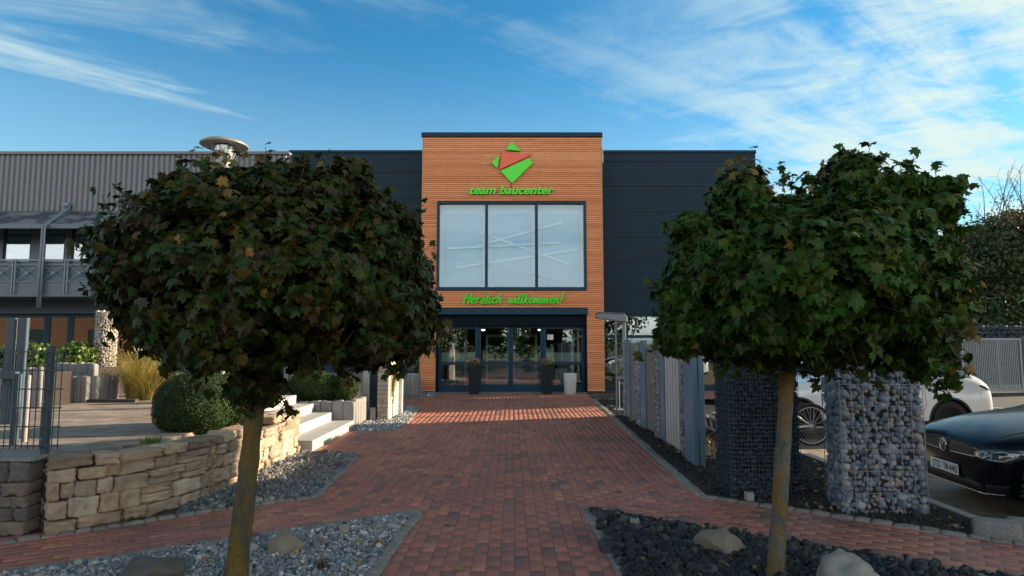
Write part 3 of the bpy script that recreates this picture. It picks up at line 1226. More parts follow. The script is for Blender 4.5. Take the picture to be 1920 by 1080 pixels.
GL = {
    'H': (0.62, [[(.06, 0), (.2, 1)], [(.48, -.02), (.6, 1.0)], [(-.08, .48), (.3, .54), (.74, .62)]]),
    'e': (0.46, [[(.06, .28), (.3, .33), (.42, .45), (.34, .57), (.17, .55), (.05, .3), (.12, .04), (.3, .0), (.46, .12)]]),
    'r': (0.40, [[(.1, .56), (.04, 0)], [(.06, .3), (.18, .5), (.34, .57), (.42, .5)]]),
    'z': (0.50, [[(.02, .55), (.48, .56), (.0, -.02), (.5, .02)], [(.06, .27), (.46, .3)]]),
    'l': (0.22, [[(.14, 1), (.02, .1), (.08, -.01), (.2, .06)]]),
    'i': (0.22, [[(.1, .56), (.03, .08), (.08, 0), (.2, .06)], [(.14, .78), (.16, .84)]]),
    'c': (0.42, [[(.4, .5), (.26, .57), (.08, .4), (.04, .15), (.16, 0), (.4, .1)]]),
    'h': (0.46, [[(.16, 1), (.02, 0)], [(.05, .25), (.2, .5), (.35, .54), (.38, .4), (.32, .06), (.38, 0), (.46, .06)]]),
    'w': (0.62, [[(.08, .55), (.06, .08), (.16, 0), (.3, .2), (.34, .5), (.32, .1), (.42, 0), (.56, .25), (.6, .55)]]),
    'k': (0.44, [[(.16, 1), (.02, 0)], [(.42, .56), (.1, .28), (.4, 0)]]),
    'o': (0.44, [[(.26, .56), (.1, .45), (.04, .2), (.14, .01), (.32, .08), (.4, .35), (.3, .54), (.22, .56)]]),
    'm': (0.68, [[(.1, .56), (.03, 0)], [(.05, .25), (.2, .54), (.3, .5), (.28, 0)], [(.3, .25), (.44, .54), (.55, .5), (.52, .08), (.58, 0), (.66, .06)]]),
    'n': (0.46, [[(.1, .56), (.03, 0)], [(.05, .25), (.22, .54), (.35, .5), (.32, .08), (.38, 0), (.46, .06)]]),
    ' ': (0.55, []),
    '!': (0.25, [[(.26, 1.15), (.1, .25)], [(.05, .0), (.07, .06)]]),
}
pen = 0.0
strokes = []
word = 0
for ch in 'Herzlich willkommen!':
    word = 1 if ch == ' ' else word
    w, ss = GL[ch]
    for s in ss:
        strokes.append((len(strokes) and word, [(pen + x + 0.22 * yv, yv) for x, yv in s]))
    pen += w + 0.06
p0, p1 = AT(868, 569, ys), AT(1054, 553, ys)
sx = (p1.x - p0.x) / pen
sz = 0.30
ws_ = thing('welcome_sign', 'green handwritten lettering Herzlich willkommen above the doors', 'sign', (0, ys, p0.z))
words_ = (MB(), MB())
for wi, s in strokes:
    pts = [Vector((p0.x + x * sx, ys - 0.03, p0.z + yv * sz)) for x, yv in s]
    # smooth the polyline
    for _ in range(2 if len(pts) > 2 else 0):
        q = [pts[0]]
        for a, b in zip(pts[:-1], pts[1:]):
            q += [a.lerp(b, 0.25), a.lerp(b, 0.75)]
        q.append(pts[-1])
        pts = q
    words_[wi].tube(pts, 0.031, 6)
for w_ in words_:
    w_.build('lettering', m_green, ws_)

# ---- entrance below
mb = MB()
zc0, zc1 = ZZ(590, YT), ZZ(578, YT)
mb.box(dx0 - 0.02, dx1 + 0.02, YT - 0.10, YT + 0.3, zc0, zc1)
can = mb.build('canopy', m_frame, tower, bevel=0.008)
for k in range(12):
    x = dx0 + 0.12 + k * (dx1 - dx0 - 0.24) / 11
    MB().lathe([(0.0, -0.112), (0.012, -0.11), (0.012, -0.09)], (x, YT, (zc0 + zc1) / 2), 8, axis='y').build('bolt', m_steel, can)
YD = YT + 0.30
zh = ZZ(611, YD)
mb = MB()
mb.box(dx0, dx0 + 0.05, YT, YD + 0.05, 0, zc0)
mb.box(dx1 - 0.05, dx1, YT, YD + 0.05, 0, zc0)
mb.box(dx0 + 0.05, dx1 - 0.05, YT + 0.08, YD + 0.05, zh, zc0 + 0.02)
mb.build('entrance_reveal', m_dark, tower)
MB().box(dx0, dx1, YT - 0.03, YD + 0.1, -0.012, 0.022).build('threshold', m_steel, tower, bevel=0.004)


def glazed(name, x0, x1, z0, z1, bars, fwid, yy, parent, mats=None, bottom=None, pane=None):
    mb = MB()
    b = bottom or fwid
    mb.box(x0, x0 + fwid, yy - 0.035, yy + 0.035, z0, z1)
    mb.box(x1 - fwid, x1, yy - 0.035, yy + 0.035, z0, z1)
    mb.box(x0 + fwid, x1 - fwid, yy - 0.033, yy + 0.033, z0, z0 + b)
    mb.box(x0 + fwid, x1 - fwid, yy - 0.033, yy + 0.033, z1 - fwid, z1)
    for zb, hb in bars:
        mb.box(x0 + fwid, x1 - fwid, yy - 0.033, yy + 0.033, zb - hb / 2, zb + hb / 2)
    f = mb.build(name, mats or m_frame, parent, bevel=0.005)
    MB().box(x0 + fwid, x1 - fwid, yy - 0.006, yy + 0.006, z0 + b, z1 - fwid).build('pane', pane or m_glass, f)
    return f


zt_ = ZZ(681.5, YD)
wl0, wl1 = dx0 + 0.05, XX(897, 650, YD)
dl1 = XX(957.5, 650, YD)
dr1 = XX(1018, 650, YD)
wr1 = dx1 - 0.05
for x0, x1 in ((wl0, wl1), (dr1, wr1)):
    f = glazed('side_window', x0, x1, 0.02, zh, [(zt_, 0.09)], 0.10, YD, tower, bottom=0.20)
    MB().box(x0 + 0.10, x1 - 0.10, YD + 0.008, YD + 0.013, ZZ(678, YD), ZZ(661, YD)).build('frosted_band', m_frost, f)
for x0, x1 in ((wl1, dl1), (dl1, dr1)):
    f = glazed('sliding_door', x0 + 0.004, x1 - 0.004, 0.024, zh, [(zt_, 0.09)], 0.075, YD + 0.02, tower, bottom=0.22)
# papers stuck to the glass
p, q = AT(1026, 637, YD), AT(1037.5, 627.5, YD)
m_paper = M('paper', (0.62, 0.70, 0.68), 0.7, var=0.05)
m_ink = M('print_ink', (0.12, 0.22, 0.2), 0.7, var=0)
nt_ = MB().box(p.x, q.x, YD - 0.012, YD - 0.008, p.z, q.z).build('door_notice', m_paper)
tag(nt_, 'pale paper notice stuck to the glass beside the sliding doors', 'notice')
mb = MB()
for k in range(4):
    mb.box(p.x + 0.02, p.x + 0.07 + 0.02 * (k % 2), YD - 0.0135, YD - 0.0121, q.z - 0.035 - 0.03 * k, q.z - 0.022 - 0.03 * k)
mb.build('print', m_ink, nt_)
p = AT(964.5, 652, YD)
MB().box(p.x - 0.02, p.x + 0.02, YD - 0.03, YD - 0.018, p.z - 0.03, p.z + 0.03).build('door_sticker', m_paper, tower)
for px in (948, 964):
    p = AT(px, 648, YD)
    MB().bar((p.x - 0.05, YD - 0.03, p.z), (p.x + 0.05, YD - 0.03, p.z), 0.02, 0.025).build('door_handle', m_steel, tower)
# inner lobby doors with pale frames, seen through the glass
m_alu = M('pale_aluminium', (0.50, 0.47, 0.42), 0.5, var=0.08)
for x0, x1 in ((wl1 + 0.15, dl1 - 0.06), (dl1 + 0.06, dr1 - 0.10)):
    glazed('lobby_door', x0, x1, 0.03, zh - 0.25, [(zt_ + 0.08, 0.07)], 0.085, YD + 1.9, tower, mats=m_alu, bottom=0.22)
for x in (wl0 + 0.35, wl0 + 0.72, wr1 - 0.28):
    MB().box(x, x + 0.09, YD + 1.2, YD + 1.35, 0.02, zh).build('lobby_post', m_alu, tower)
# small ceiling lamps in the lobby (lit in the photograph)
m_lamp = bpy.data.materials.new('lobby_lamp')
m_lamp.use_nodes = True
m_lamp.node_tree.nodes['Principled BSDF'].inputs['Emission Color'].default_value = (1, 0.93, 0.8, 1)
m_lamp.node_tree.nodes['Principled BSDF'].inputs['Emission Strength'].default_value = 2.5
for px, py in ((906, 619), (1012, 619)):
    p = AT(px, py, YD + 1.0)
    MB().lathe([(0.0, -0.03), (0.055, -0.01), (0.07, 0.02), (0.0, 0.03)], tuple(p), 10).build('ceiling_lamp', m_lamp, tower)
# whitewashed block display behind the side window
m_block = M('white_block', rough=0.85, var=0.15, scale=10, cols=[(0.45, 0.45, 0.42), (0.6, 0.58, 0.54), (0.5, 0.5, 0.48)])
mb = MB()
p, q = AT(1041, 727, YD + 0.3), AT(1064, 690, YD + 0.3)
for r_ in range(7):
    z0 = 0.03 + r_ * 0.1
    x = p.x - (0.1 if r_ % 2 else 0)
    while x < q.x:
        mb.box(max(x, p.x), min(x + 0.24, q.x), YD + 0.3, YD + 0.42, z0, z0 + 0.092)
        x += 0.25
tag(mb.build('block_stack', m_block, bevel=0.006), 'low stack of whitewashed blocks behind the glass of the entrance', 'block stack')

# ---- the dark hall behind
YW = 20.6
hall = thing('dark_hall', 'long dark anthracite metal-clad hall behind the larch tower', 'building', (0, YW, 0))


def ribbed(x0, x1, z0, z1, yy):
    """horizontal micro-ribbed cladding with panel joints"""
    prof = [(yy, z0)]
    z = z0
    k = 0
    while z < z1 - 0.03:
        if k % 15 == 14:
            prof += [(yy, z + 0.008), (yy + 0.035, z + 0.010), (yy + 0.035, z + 0.042), (yy, z + 0.044)]
        else:
            prof += [(yy, z + 0.018), (yy - 0.009, z + 0.026), (yy - 0.009, z + 0.046), (yy, z + 0.054)]
        z += 0.0575
        k += 1
    prof += [(yy, z1), (yy + 0.15, z1), (yy + 0.15, z0)]
    return MB().prism_x(prof, x0, x1)


hz1 = ZZ(287, YW)
hz0 = ZZ(589, YW)
hx0, hx1 = XX(540, 400, YW), XX(1420, 400, YW)
ribbed(hx0, tl + 0.1, ZZ(660, YW), hz1, YW).build('metal_cladding', m_anth, hall)
ribbed(tr_ - 0.1, hx1, hz0, hz1, YW).build('metal_cladding', m_anth, hall)
MB().box(hx0 - 0.02, tl + 0.1, YW - 0.05, YW + 0.4, hz1, hz1 + 0.09).build('roof_trim', m_anth, hall, bevel=0.01)
MB().box(tr_ - 0.1, hx1 + 0.04, YW - 0.05, YW + 0.4, hz1, hz1 + 0.09).build('roof_trim', m_anth, hall, bevel=0.01)
mb = MB()
mb.box(hx0, tl + 0.1, YW + 0.4, 44, hz1 - 0.3, hz1 - 0.05)
mb.box(tl + 0.1, tr_ - 0.1, 24.6, 44, hz1 - 0.3, hz1 - 0.05)
mb.box(tr_ - 0.1, hx1, YW + 0.4, 44, hz1 - 0.3, hz1 - 0.05)
mb.box(hx1 - 0.15, hx1 - 0.002, YW + 0.16, 44, PARK, hz1)
mb.box(hx0, hx1 - 0.16, 43.8, 44, 0, hz1 - 0.3)
mb.build('roof', m_anth, hall)
# ground floor glazing east of the tower
xs = [tr_ + 0.03, XX(1172, 650, YW), XX(1260, 650, YW), XX(1345, 650, YW), hx1]
zm = ZZ(631, YW)
for a, b in zip(xs[:-1], xs[1:]):
    glazed('shop_window', a + 0.005, b - 0.005, PARK + 0.15, hz0 - 0.01, [(zm, 0.10)], 0.08, YW + 0.02, hall, bottom=0.16)
MB().box(tr_ + 0.03, hx1, YW - 0.02, YW + 0.2, PARK - 0.1, PARK + 0.148).build('plinth', m_anth, hall)
p, q = AT(1180, 629, YW), AT(1199, 602, YW)
MB().box(p.x, q.x, YW + 0.25, YW + 0.3, p.z, q.z).build('door_leaf', m_frame, hall)
mb = MB()
mb.box(tr_ + 0.03, hx1 - 0.16, YW + 4.0, YW + 4.2, PARK, hz0 + 0.3)
mb.box(tr_ + 0.03, hx1 - 0.16, YW + 0.2, YW + 4.0, hz0 + 0.1, hz0 + 0.25)
mb.build('interior_wall', m_room, hall)
MB().box(hx0, tl + 0.03, YW + 4.0, YW + 4.2, 0, hz1 - 0.3).build('interior_wall', m_room, hall)
# window strip between the tower and the grey office
zl1, zl0 = ZZ(662, YW), ZZ(735, YW)
glazed('shop_window', XX(700, 680, YW), tl - 0.03, ZZ(700, YW), zl1, [], 0.09, YW + 0.02, hall)
MB().box(hx0, tl - 0.03, YW - 0.01, YW + 0.12, -0.02, ZZ(700, YW)).build('plinth', M('plinth_render', (0.42, 0.44, 0.46), 0.8, var=0.1), hall)
MB().box(hx0, XX(700, 680, YW), YW - 0.005, YW + 0.12, ZZ(700, YW), zl1).build('wall_panel', m_anth, hall)

# ---- the grey office at the terrace
YG = 20.2
off = thing('grey_office', 'grey corrugated office with a window band, blue-grey balcony and glazed ground floor', 'building', (-12, YG, TERR))
gx0, gx1 = -25.0, XX(541, 350, YG)
oz1, ozm = ZZ(291, YG), ZZ(396, YG)
mb = MB()
prof = []
x = gx0
while x < gx1 - 0.17:
    prof += [(x, YG), (x + 0.028, YG - 0.05), (x + 0.116, YG - 0.05), (x + 0.145, YG)]
    x += 0.176
prof += [(gx1, YG), (gx1, YG + 0.1), (gx0, YG + 0.1)]
mb.prism(prof, ozm, oz1)
mb.build('corrugated_wall', m_greymetal, off)
mb = MB()
mb.box(gx0, gx1 + 0.03, YG - 0.12, YG + 0.3, oz1, oz1 + 0.10)
mb.build('roof_trim', m_greymetal, off, bevel=0.01)
MB().box(gx0, gx1, YG + 0.3, YG + 14, oz1 - 0.3, oz1 - 0.1).build('roof', m_anth, off)
MB().box(gx1 - 0.12, gx1 - 0.002, YG + 0.11, YW + 0.2, 0, oz1 - 0.002).build('end_wall', m_greymetal, off)
# sloping canopy above the window band
YA = 18.75
za1, za0 = ZZ(398, YG), ZZ(425, YA)
poly = [(YG, za1), (YG, za1 - 0.15), (YA, za0 - 0.02), (YA, za0 + 0.07)]
MB().prism_x(poly, gx0, gx1).build('awning', m_awning, off)
MB().box(gx0, gx1, YA - 0.03, YA - 0.001, za0 - 0.06, za0 + 0.09).build('gutter', m_bluegrey, off, bevel=0.006)
# window band
wb1, wb0 = ZZ(428, YG + 0.1) + 0.15, ZZ(487, YG + 0.1) - 0.25
step = 1.0
wxs = []
pxs = [(-40, 5), (62, 11)]
x = XX(8, 455, YG)
wins = [(XX(6, 455, YG), XX(58, 455, YG)), (XX(80, 455, YG), XX(122, 455, YG)), (XX(134, 455, YG), XX(186, 455, YG))]
stepx = XX(134, 455, YG) - XX(6, 455, YG)
allw = []
for k in range(-4, 7):
    for (a, b) in ((wins[0]), (wins[1])):
        allw.append((a + k * stepx, b + k * stepx))
allw = [(a, b) for a, b in sorted(allw) if b < gx1 - 0.2 and a > gx0 + 0.1]
prev = gx0
mb = MB()
for a, b in allw:
    mb.box(prev, a, YG + 0.0, YG + 0.14, wb0, wb1)
    prev = b
mb.box(prev, gx1 - 0.125, YG, YG + 0.14, wb0, wb1)
mb.box(gx0, gx1 - 0.125, YG, YG + 0.14, wb1, ozm)
mb.build('window_pier', m_bluegrey, off)
for a, b in allw:
    f = glazed('office_window', a, b, wb0, wb1, [(ZZ(441, YG), 0.05)], 0.05, YG + 0.06, off, pane=m_glass_off)
m_blind = M('office_blind', (0.60, 0.72, 0.70), 0.8, var=0.08)
mb = MB()
mb.box(gx0, gx1 - 0.13, YG + 0.5, YG + 0.55, wb0, wb1)
mb.build('blind', m_blind, off)
# balcony
YB = 18.7
bz1, bz0 = ZZ(487.5, YB), ZZ(555.5, YB)
zf1 = ZZ(529, YB)
mb = MB()
mb.box(gx0, gx1, YB, YG, bz0, zf1 - 0.1)
mb.box(gx0, gx1, YB - 0.012, YB + 0.05, bz0 - 0.01, zf1)
mb.build('balcony_slab', m_bluegrey, off)
MB().box(gx0, gx1, YG - 0.02, YG + 0.13, ZZ(588, YG), wb0).build('spandrel', M('spandrel_paint', (0.05, 0.075, 0.10), 0.5, var=0.1), off)
bay = XX(125, 520, YB) - XX(76, 520, YB)
x0 = XX(28, 520, YB)
k0 = -int((x0 - gx0) / bay)
m_rail = M('rail_paint', (0.17, 0.21, 0.25), 0.45, var=0.1)
zr1, zr2 = ZZ(497, YB), ZZ(528, YB)
posts = []
x = x0 + k0 * bay
while x < gx1:
    posts.append(x)
    x += bay
rail = MB()
rail.box(gx0, gx1, YB - 0.06, YB - 0.02, bz1 - 0.03, bz1 + 0.02)
rail.box(gx0, gx1, YB - 0.05, YB - 0.03, zr1 - 0.012, zr1 + 0.012)
rail.box(gx0, gx1, YB - 0.05, YB - 0.03, zr2 - 0.012, zr2 + 0.012)
for a in posts:
    rail.box(a - 0.06, a - 0.02, YB - 0.075, YB - 0.012, bz0 + 0.08, bz1)
    rail.box(a + 0.02, a + 0.06, YB - 0.075, YB - 0.012, bz0 + 0.08, bz1)
    rail.bar((a + 0.06, YB - 0.04, zr2), (a + bay - 0.06, YB - 0.04, zr1), 0.018, 0.018)
    rail.bar((a + 0.06, YB - 0.045, zr1), (a + bay - 0.06, YB - 0.045, zr2), 0.018, 0.018)
    rail.lathe([(0.0, -0.08), (0.05, -0.078), (0.05, -0.03), (0.0, -0.028)], (a + bay / 2, YB, (zr1 + zr2) / 2), 12, axis='y')
rail.build('balcony_railing', m_rail, off)
MB().box(gx0, gx1, YB + 0.03, YB + 0.05, zf1, bz1 - 0.03).build('balcony_panel', M('balcony_sheet', (0.085, 0.13, 0.17), 0.5, var=0.1), off)
# twin downpipes
for base in (76.5,):
    mb = MB()
    for d in (-2.4, 2.4):
        top = AT(127 + d, 386, YG - 0.15)
        knee = AT(82 + d, 424, YB - 0.13)
        low = AT(72.5 + d, 577, YB - 0.13)
        mb.tube([top, top + Vector((0, 0, -0.1)), knee, low], 0.032, 8)
    mb.build('downpipe', m_rail, off, smooth=True)
    p = AT(127, 386, YG - 0.1)
    MB().box(p.x - 0.09, p.x + 0.09, YG - 0.22, YG - 0.05, p.z - 0.03, p.z + 0.08).build('pipe_head', m_rail, off, bevel=0.01)
# ground floor glazing
zg1 = ZZ(590, YG)
edges_px = [-330, -230, -130, -40, 22, 86, 130, 182, 238, 300, 360, 420, 480, 540]
gxs = [XX(p, 640, YG) for p in edges_px]
for a, b in zip(gxs[:-1], gxs[1:]):
    glazed('shop_window', a + 0.004, b - 0.004, TERR + 0.02, zg1, [], 0.09, YG + 0.03, off, bottom=0.12)
m_brickroom = M('brick_room', (0.22, 0.12, 0.07), 0.9, var=0.35, scale=1.2, stretch=(0.6, 1, 5))
mb = MB()
mb.box(gx0, gx1, YG + 3.0, YG + 3.2, TERR, zg1 + 0.3)
mb.build('interior_wall', m_brickroom, off)
MB().box(gx0, gx1, YG + 0.2, YG + 3, zg1 + 0.05, zg1 + 0.2).build('interior_ceiling', m_room, off)
# ------------------------------------------------------------------ terrace side
m_sand = M('sandstone', rough=0.85, var=0.28, scale=7, bump=0.7, bscale=28, bump_dist=0.02,
           cols=[(0.28, 0.205, 0.145), (0.48, 0.37, 0.265), (0.36, 0.265, 0.185), (0.55, 0.43, 0.315), (0.23, 0.165, 0.12), (0.44, 0.33, 0.235), (0.33, 0.26, 0.20), (0.42, 0.28, 0.18), (0.50, 0.41, 0.31)],
           stain=(0.10, 0.075, 0.05), stain_scale=2.2, stain_lo=0.60, stain_hi=0.78)
m_greywall = M('weathered_block', rough=0.85, var=0.3, scale=7, bump=0.6, bscale=28, bump_dist=0.015,
               cols=[(0.10, 0.095, 0.085), (0.17, 0.145, 0.115), (0.12, 0.12, 0.12), (0.20, 0.17, 0.13), (0.14, 0.12, 0.10)])
m_granite = M('granite', rough=0.8, var=0.45, scale=70, bump=0.35, bscale=60, bump_dist=0.008, cols=[(0.18, 0.175, 0.175), (0.24, 0.235, 0.23), (0.21, 0.205, 0.20), (0.27, 0.26, 0.25)])
m_step = M('step_granite', rough=0.7, var=0.14, scale=60, bump=0.15, bscale=80, cols=[(0.36, 0.36, 0.345), (0.41, 0.405, 0.385)])
m_soil = M('soil', (0.035, 0.028, 0.022), 0.95, var=0.4, scale=20, bump=0.8, bscale=40)
m_box = M('box_leaf', rough=0.55, spec=0.2, var=0.1, scale=30, translucent=0.25, cols=[(0.018, 0.042, 0.010), (0.035, 0.07, 0.016), (0.055, 0.095, 0.02), (0.025, 0.055, 0.013), (0.075, 0.115, 0.026)])
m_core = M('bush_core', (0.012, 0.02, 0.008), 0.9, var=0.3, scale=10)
m_laurel = M('laurel_leaf', rough=0.32, var=0.1, scale=20, translucent=0.3, cols=[(0.05, 0.12, 0.018), (0.10, 0.17, 0.03), (0.15, 0.20, 0.03), (0.07, 0.14, 0.022), (0.20, 0.24, 0.045)])
m_twig = M('twig', (0.09, 0.065, 0.045), 0.85, var=0.2)
m_post = M('steel_post', (0.055, 0.085, 0.11), 0.4, var=0.12, scale=6)
m_wire = M('fence_wire', (0.05, 0.08, 0.10), 0.45, var=0)
m_galv = M('wire_galvanised', (0.13, 0.15, 0.17), 0.45, metal=0.4, var=0.1)

terr_poly = [(-26, 5.42), (-4.05, 5.42), (-3.82, 5.75), (-3.5, 6.25), (-3.42, 7.5), (-3.34, 9.0), (-4.22, 9.1), (-4.25, 11.46), (-4.3, 12.7), (-3.45, 12.75), (-3.45, 20.15), (-26, 20.15)]
kind(MB().prism(ccw(terr_poly), 0.0, TERR).build('terrace_pavement', m_terrace))


class Poly:
    def __init__(self, pts):
        self.p = [Vector((x, y)) for x, y in pts]
        self.l = [0.0]
        for a, b in zip(self.p[:-1], self.p[1:]):
            self.l.append(self.l[-1] + (b - a).length)

    def at(self, s):
        for i in range(len(self.p) - 1):
            if s <= self.l[i + 1] or i == len(self.p) - 2:
                t = (s - self.l[i]) / (self.l[i + 1] - self.l[i])
                d = (self.p[i + 1] - self.p[i]).normalized()
                return self.p[i] + (self.p[i + 1] - self.p[i]) * t, d


def smooth_line(pts, n=2):
    pts = [Vector(p) for p in pts]
    for _ in range(n):
        q = [pts[0]]
        for a, b in zip(pts[:-1], pts[1:]):
            q += [a.lerp(b, 0.25), a.lerp(b, 0.75)]
        q.append(pts[-1])
        pts = q
    return [tuple(p) for p in pts]


STONE = block_templates(18, 18.0, 0.13, seed=31, n=6)


def rubble_wall(name, line, top, mat, depth=0.13, hmin=0.09, hmax=0.16, lmin=0.12, lmax=0.38, tilt=0.035, jit=0.026, flat=False):
    P = Poly(line)
    L_ = P.l[-1]
    loc, rot, scl = [], [], []

    def put(s0, s1, z0, z1):
        p, d = P.at((s0 + s1) / 2)
        nrm = Vector((d.y, -d.x))
        a = math.atan2(d.y, d.x) + rng.uniform(-tilt, tilt) * 1.5
        off = rng.uniform(-jit, jit)
        loc.append((p.x - nrm.x * (depth - off), p.y - nrm.y * (depth - off), (z0 + z1) / 2))
        m = Matrix.Rotation(a, 3, 'Z') @ Matrix.Rotation(rng.uniform(-tilt, tilt), 3, 'Y')
        rot.append(np.array(m))
        scl.append(((s1 - s0) / 2 * 0.965, depth, (z1 - z0) / 2 * 0.955))

    z = 0.0
    tmax = max(top(0), top(L_), top(L_ / 2))
    row = 0
    while z < tmax - 0.03:
        h = rng.uniform(hmin, hmax)
        if tmax - z - h < 0.06:
            h = tmax - z
        s = rng.uniform(-0.15, 0)
        while s < L_:
            ln = rng.uniform(lmin, lmax)
            s1 = s + ln
            a, b = max(s, 0.0), min(s1, L_)
            s = s1
            if b - a < 0.05:
                continue
            t = top((a + b) / 2)
            if z > t - 0.05:
                continue
            zt = min(z + h, t + 0.04)
            u = rng.random()
            if flat or u < 0.7 or h < 0.11:
                put(a, b, z + rng.uniform(-0.008, 0.008) * (not flat), zt + rng.uniform(-0.012, 0.012) * (not flat))
            elif u < 0.85:
                zm_ = z + h * rng.uniform(0.35, 0.6)
                put(a, b, z, zm_)
                put(a, b, zm_, zt)
            else:
                mm = a + (b - a) * rng.uniform(0.4, 0.6)
                put(a, mm, z, zt + rng.uniform(-0.02, 0.01))
                put(mm, b, z, zt)
        z += h
        row += 1
    o = scatter(name, STONE, loc, rot, scl, mat, smooth=False)
    return o


wl = smooth_line(W_FOOT, 1)
sand = rubble_wall('sandstone_wall', wl, lambda s: 0.60 - 0.02 * math.sin(s * 3) - 0.012 * s, m_sand)
tag(sand, 'curving dry-stone wall of tan sandstone blocks edging the raised terrace', 'stone wall')
line_b = Poly(wl)
core = MB()
pts_ = []
for k in range(24):
    p, d = line_b.at(line_b.l[-1] * k / 23)
    pts_.append((p, Vector((d.y, -d.x))))
for (p, n_), (q, n2) in zip(pts_[:-1], pts_[1:]):
    a, b = p - n_ * 0.10, q - n2 * 0.10
    c, d = q - n2 * 0.28, p - n_ * 0.28
    core.prism(ccw([tuple(a), tuple(b), tuple(c), tuple(d)]), -0.02, 0.5)
core.build('wall_core', m_soil, sand)
gw = rubble_wall('block_wall', [(-7.2, 5.17), (-3.93, 5.17)], lambda s: 0.58, m_greywall, depth=0.12, hmin=0.09, hmax=0.125, lmin=0.16, lmax=0.36, tilt=0.008, jit=0.006, flat=True)
tag(gw, 'dark weathered block wall under the mesh fence beside the tan wall', 'stone wall')
MB().box(-7.2, -4.0, 5.27, 5.42, -0.02, 0.5).build('wall_core', m_soil, gw)
MB().box(-7.2, -3.9, 5.18, 5.45, 0.581, 0.615).build('coping', m_granite, gw, bevel=0.006)

# ---- steps
st = thing('stone_steps', 'flight of pale granite steps climbing from the brick path to the terrace', 'steps', (-3.4, 10.2, 0))
SX = [-2.85, -3.24, -3.58, -3.90, -4.35]
for k in range(4):
    mb = MB()
    y0_, y1_ = 9.08 + 0.02 * k, 11.42
    for a, b in ((y0_, (y0_ + y1_) / 2 + 0.2 * (k % 2)), ((y0_ + y1_) / 2 + 0.2 * (k % 2) + 0.004, y1_)):
        mb.box(SX[k + 1] - 0.03 if k < 3 else SX[4], SX[k], a, b, 0.15 * k - 0.01, 0.15 * (k + 1) - 0.003 * 0)
    mb.build('step', m_step, st, bevel=0.006)

# ---- granite palisade planters
GP = block_templates(6, 14.0, 0.02, seed=41, n=4)


def palisade(mb_list, x0, y0, x1, y1, z0, z1, w=0.2, th=0.11, zj=0.012):
    d = math.hypot(x1 - x0, y1 - y0)
    n = max(1, round(d / w))
    ang = math.atan2(y1 - y0, x1 - x0)
    for i in range(n):
        t = (i + 0.5) / n
        zt = z1 + rng.uniform(-zj, zj)
        mb_list[0].append((x0 + (x1 - x0) * t, y0 + (y1 - y0) * t, (z0 + zt) / 2))
        mb_list[1].append(np.array(Matrix.Rotation(ang, 3, 'Z')))
        mb_list[2].append((d / n / 2 * 0.985, th / 2, (zt - z0) / 2))


def palisade_thing(name, label, segs, soil=None, soil_z=0.4, w=0.2, cat='planter', loc=None):
    L3 = ([], [], [])
    for s in segs:
        palisade(L3, *s, w=w)
    o = scatter(name, GP, L3[0], L3[1], L3[2], m_granite)
    tag(o, label, cat)
    if soil:
        MB().prism(ccw(soil), 0.0, soil_z).build('soil', m_soil, o)
    return o


palisade_thing('granite_planter', 'granite palisade planter beside the steps holding the two clipped round bushes',
               [(-4.30, 11.51, -2.86, 11.51, -0.02, 0.49), (-2.91, 11.57, -2.91, 12.55, -0.02, 0.50), (-4.45, 11.35, -4.45, 12.6, 0.4, 0.66)],
               [(-4.4, 11.56), (-2.96, 11.56), (-2.96, 12.6), (-4.4, 12.6)], 0.43)
# stelae behind
L3 = ([], [], [])
for k in range(5):
    p = AT(537 + 8.5 * k, 720, 13.6)
    L3[0].append((p.x, 13.6 + 0.05 * (k % 2), TERR + 0.25))
    L3[1].append(np.eye(3))
    L3[2].append((0.045, 0.05, 0.27 + 0.05 * rng.random()))
o = scatter('granite_stelae', GP, *L3, m_granite)
tag(o, 'row of slim grey granite palisades standing behind the clipped round bushes', 'palisade')
# terrace planters
palisade_thing('granite_planter', 'rough granite palisade planter next to the stone-filled column',
               [(-7.75, 10.25, -6.88, 10.25, TERR - 0.02, 1.0), (-6.84, 10.3, -6.84, 10.9, TERR - 0.02, 1.0)], [(-7.8, 10.3), (-6.9, 10.3), (-6.9, 10.95), (-7.8, 10.95)], 0.94, w=0.11)
palisade_thing('granite_planter', 'upper granite palisade tier behind the planter next to the stone-filled column',
               [(-8.6, 11.05, -7.3, 11.05, TERR - 0.02, 1.19)], [(-8.6, 11.1), (-7.3, 11.1), (-7.3, 12.0), (-8.6, 12.0)], 1.1, w=0.12)
palisade_thing('granite_planter', 'long granite planter behind the mesh fence filled with a laurel hedge',
               [(-10.5, 9.35, -6.95, 9.35, TERR - 0.02, 1.17)], [(-10.5, 9.4), (-7.0, 9.4), (-7.0, 10.0), (-10.5, 10.0)], 1.1, w=0.16)
palisade_thing('granite_planter', 'small granite palisade block at the gravel strip by the larch tower',
               [(-3.12, 17.95, -2.78, 17.95, -0.02, 0.62), (-2.76, 17.95, -2.76, 18.7, -0.02, 0.62)], [(-3.15, 18.0), (-2.82, 18.0), (-2.82, 18.7), (-3.15, 18.7)], 0.55, w=0.12)
MB_ = MB()
MB_.box(-2.99, -2.86, 12.62, 13.0, -0.02, 0.97)
tag(MB_.build('stone_slab', m_step, bevel=0.006), 'upright white stone slab behind the clipped round bushes', 'slab')

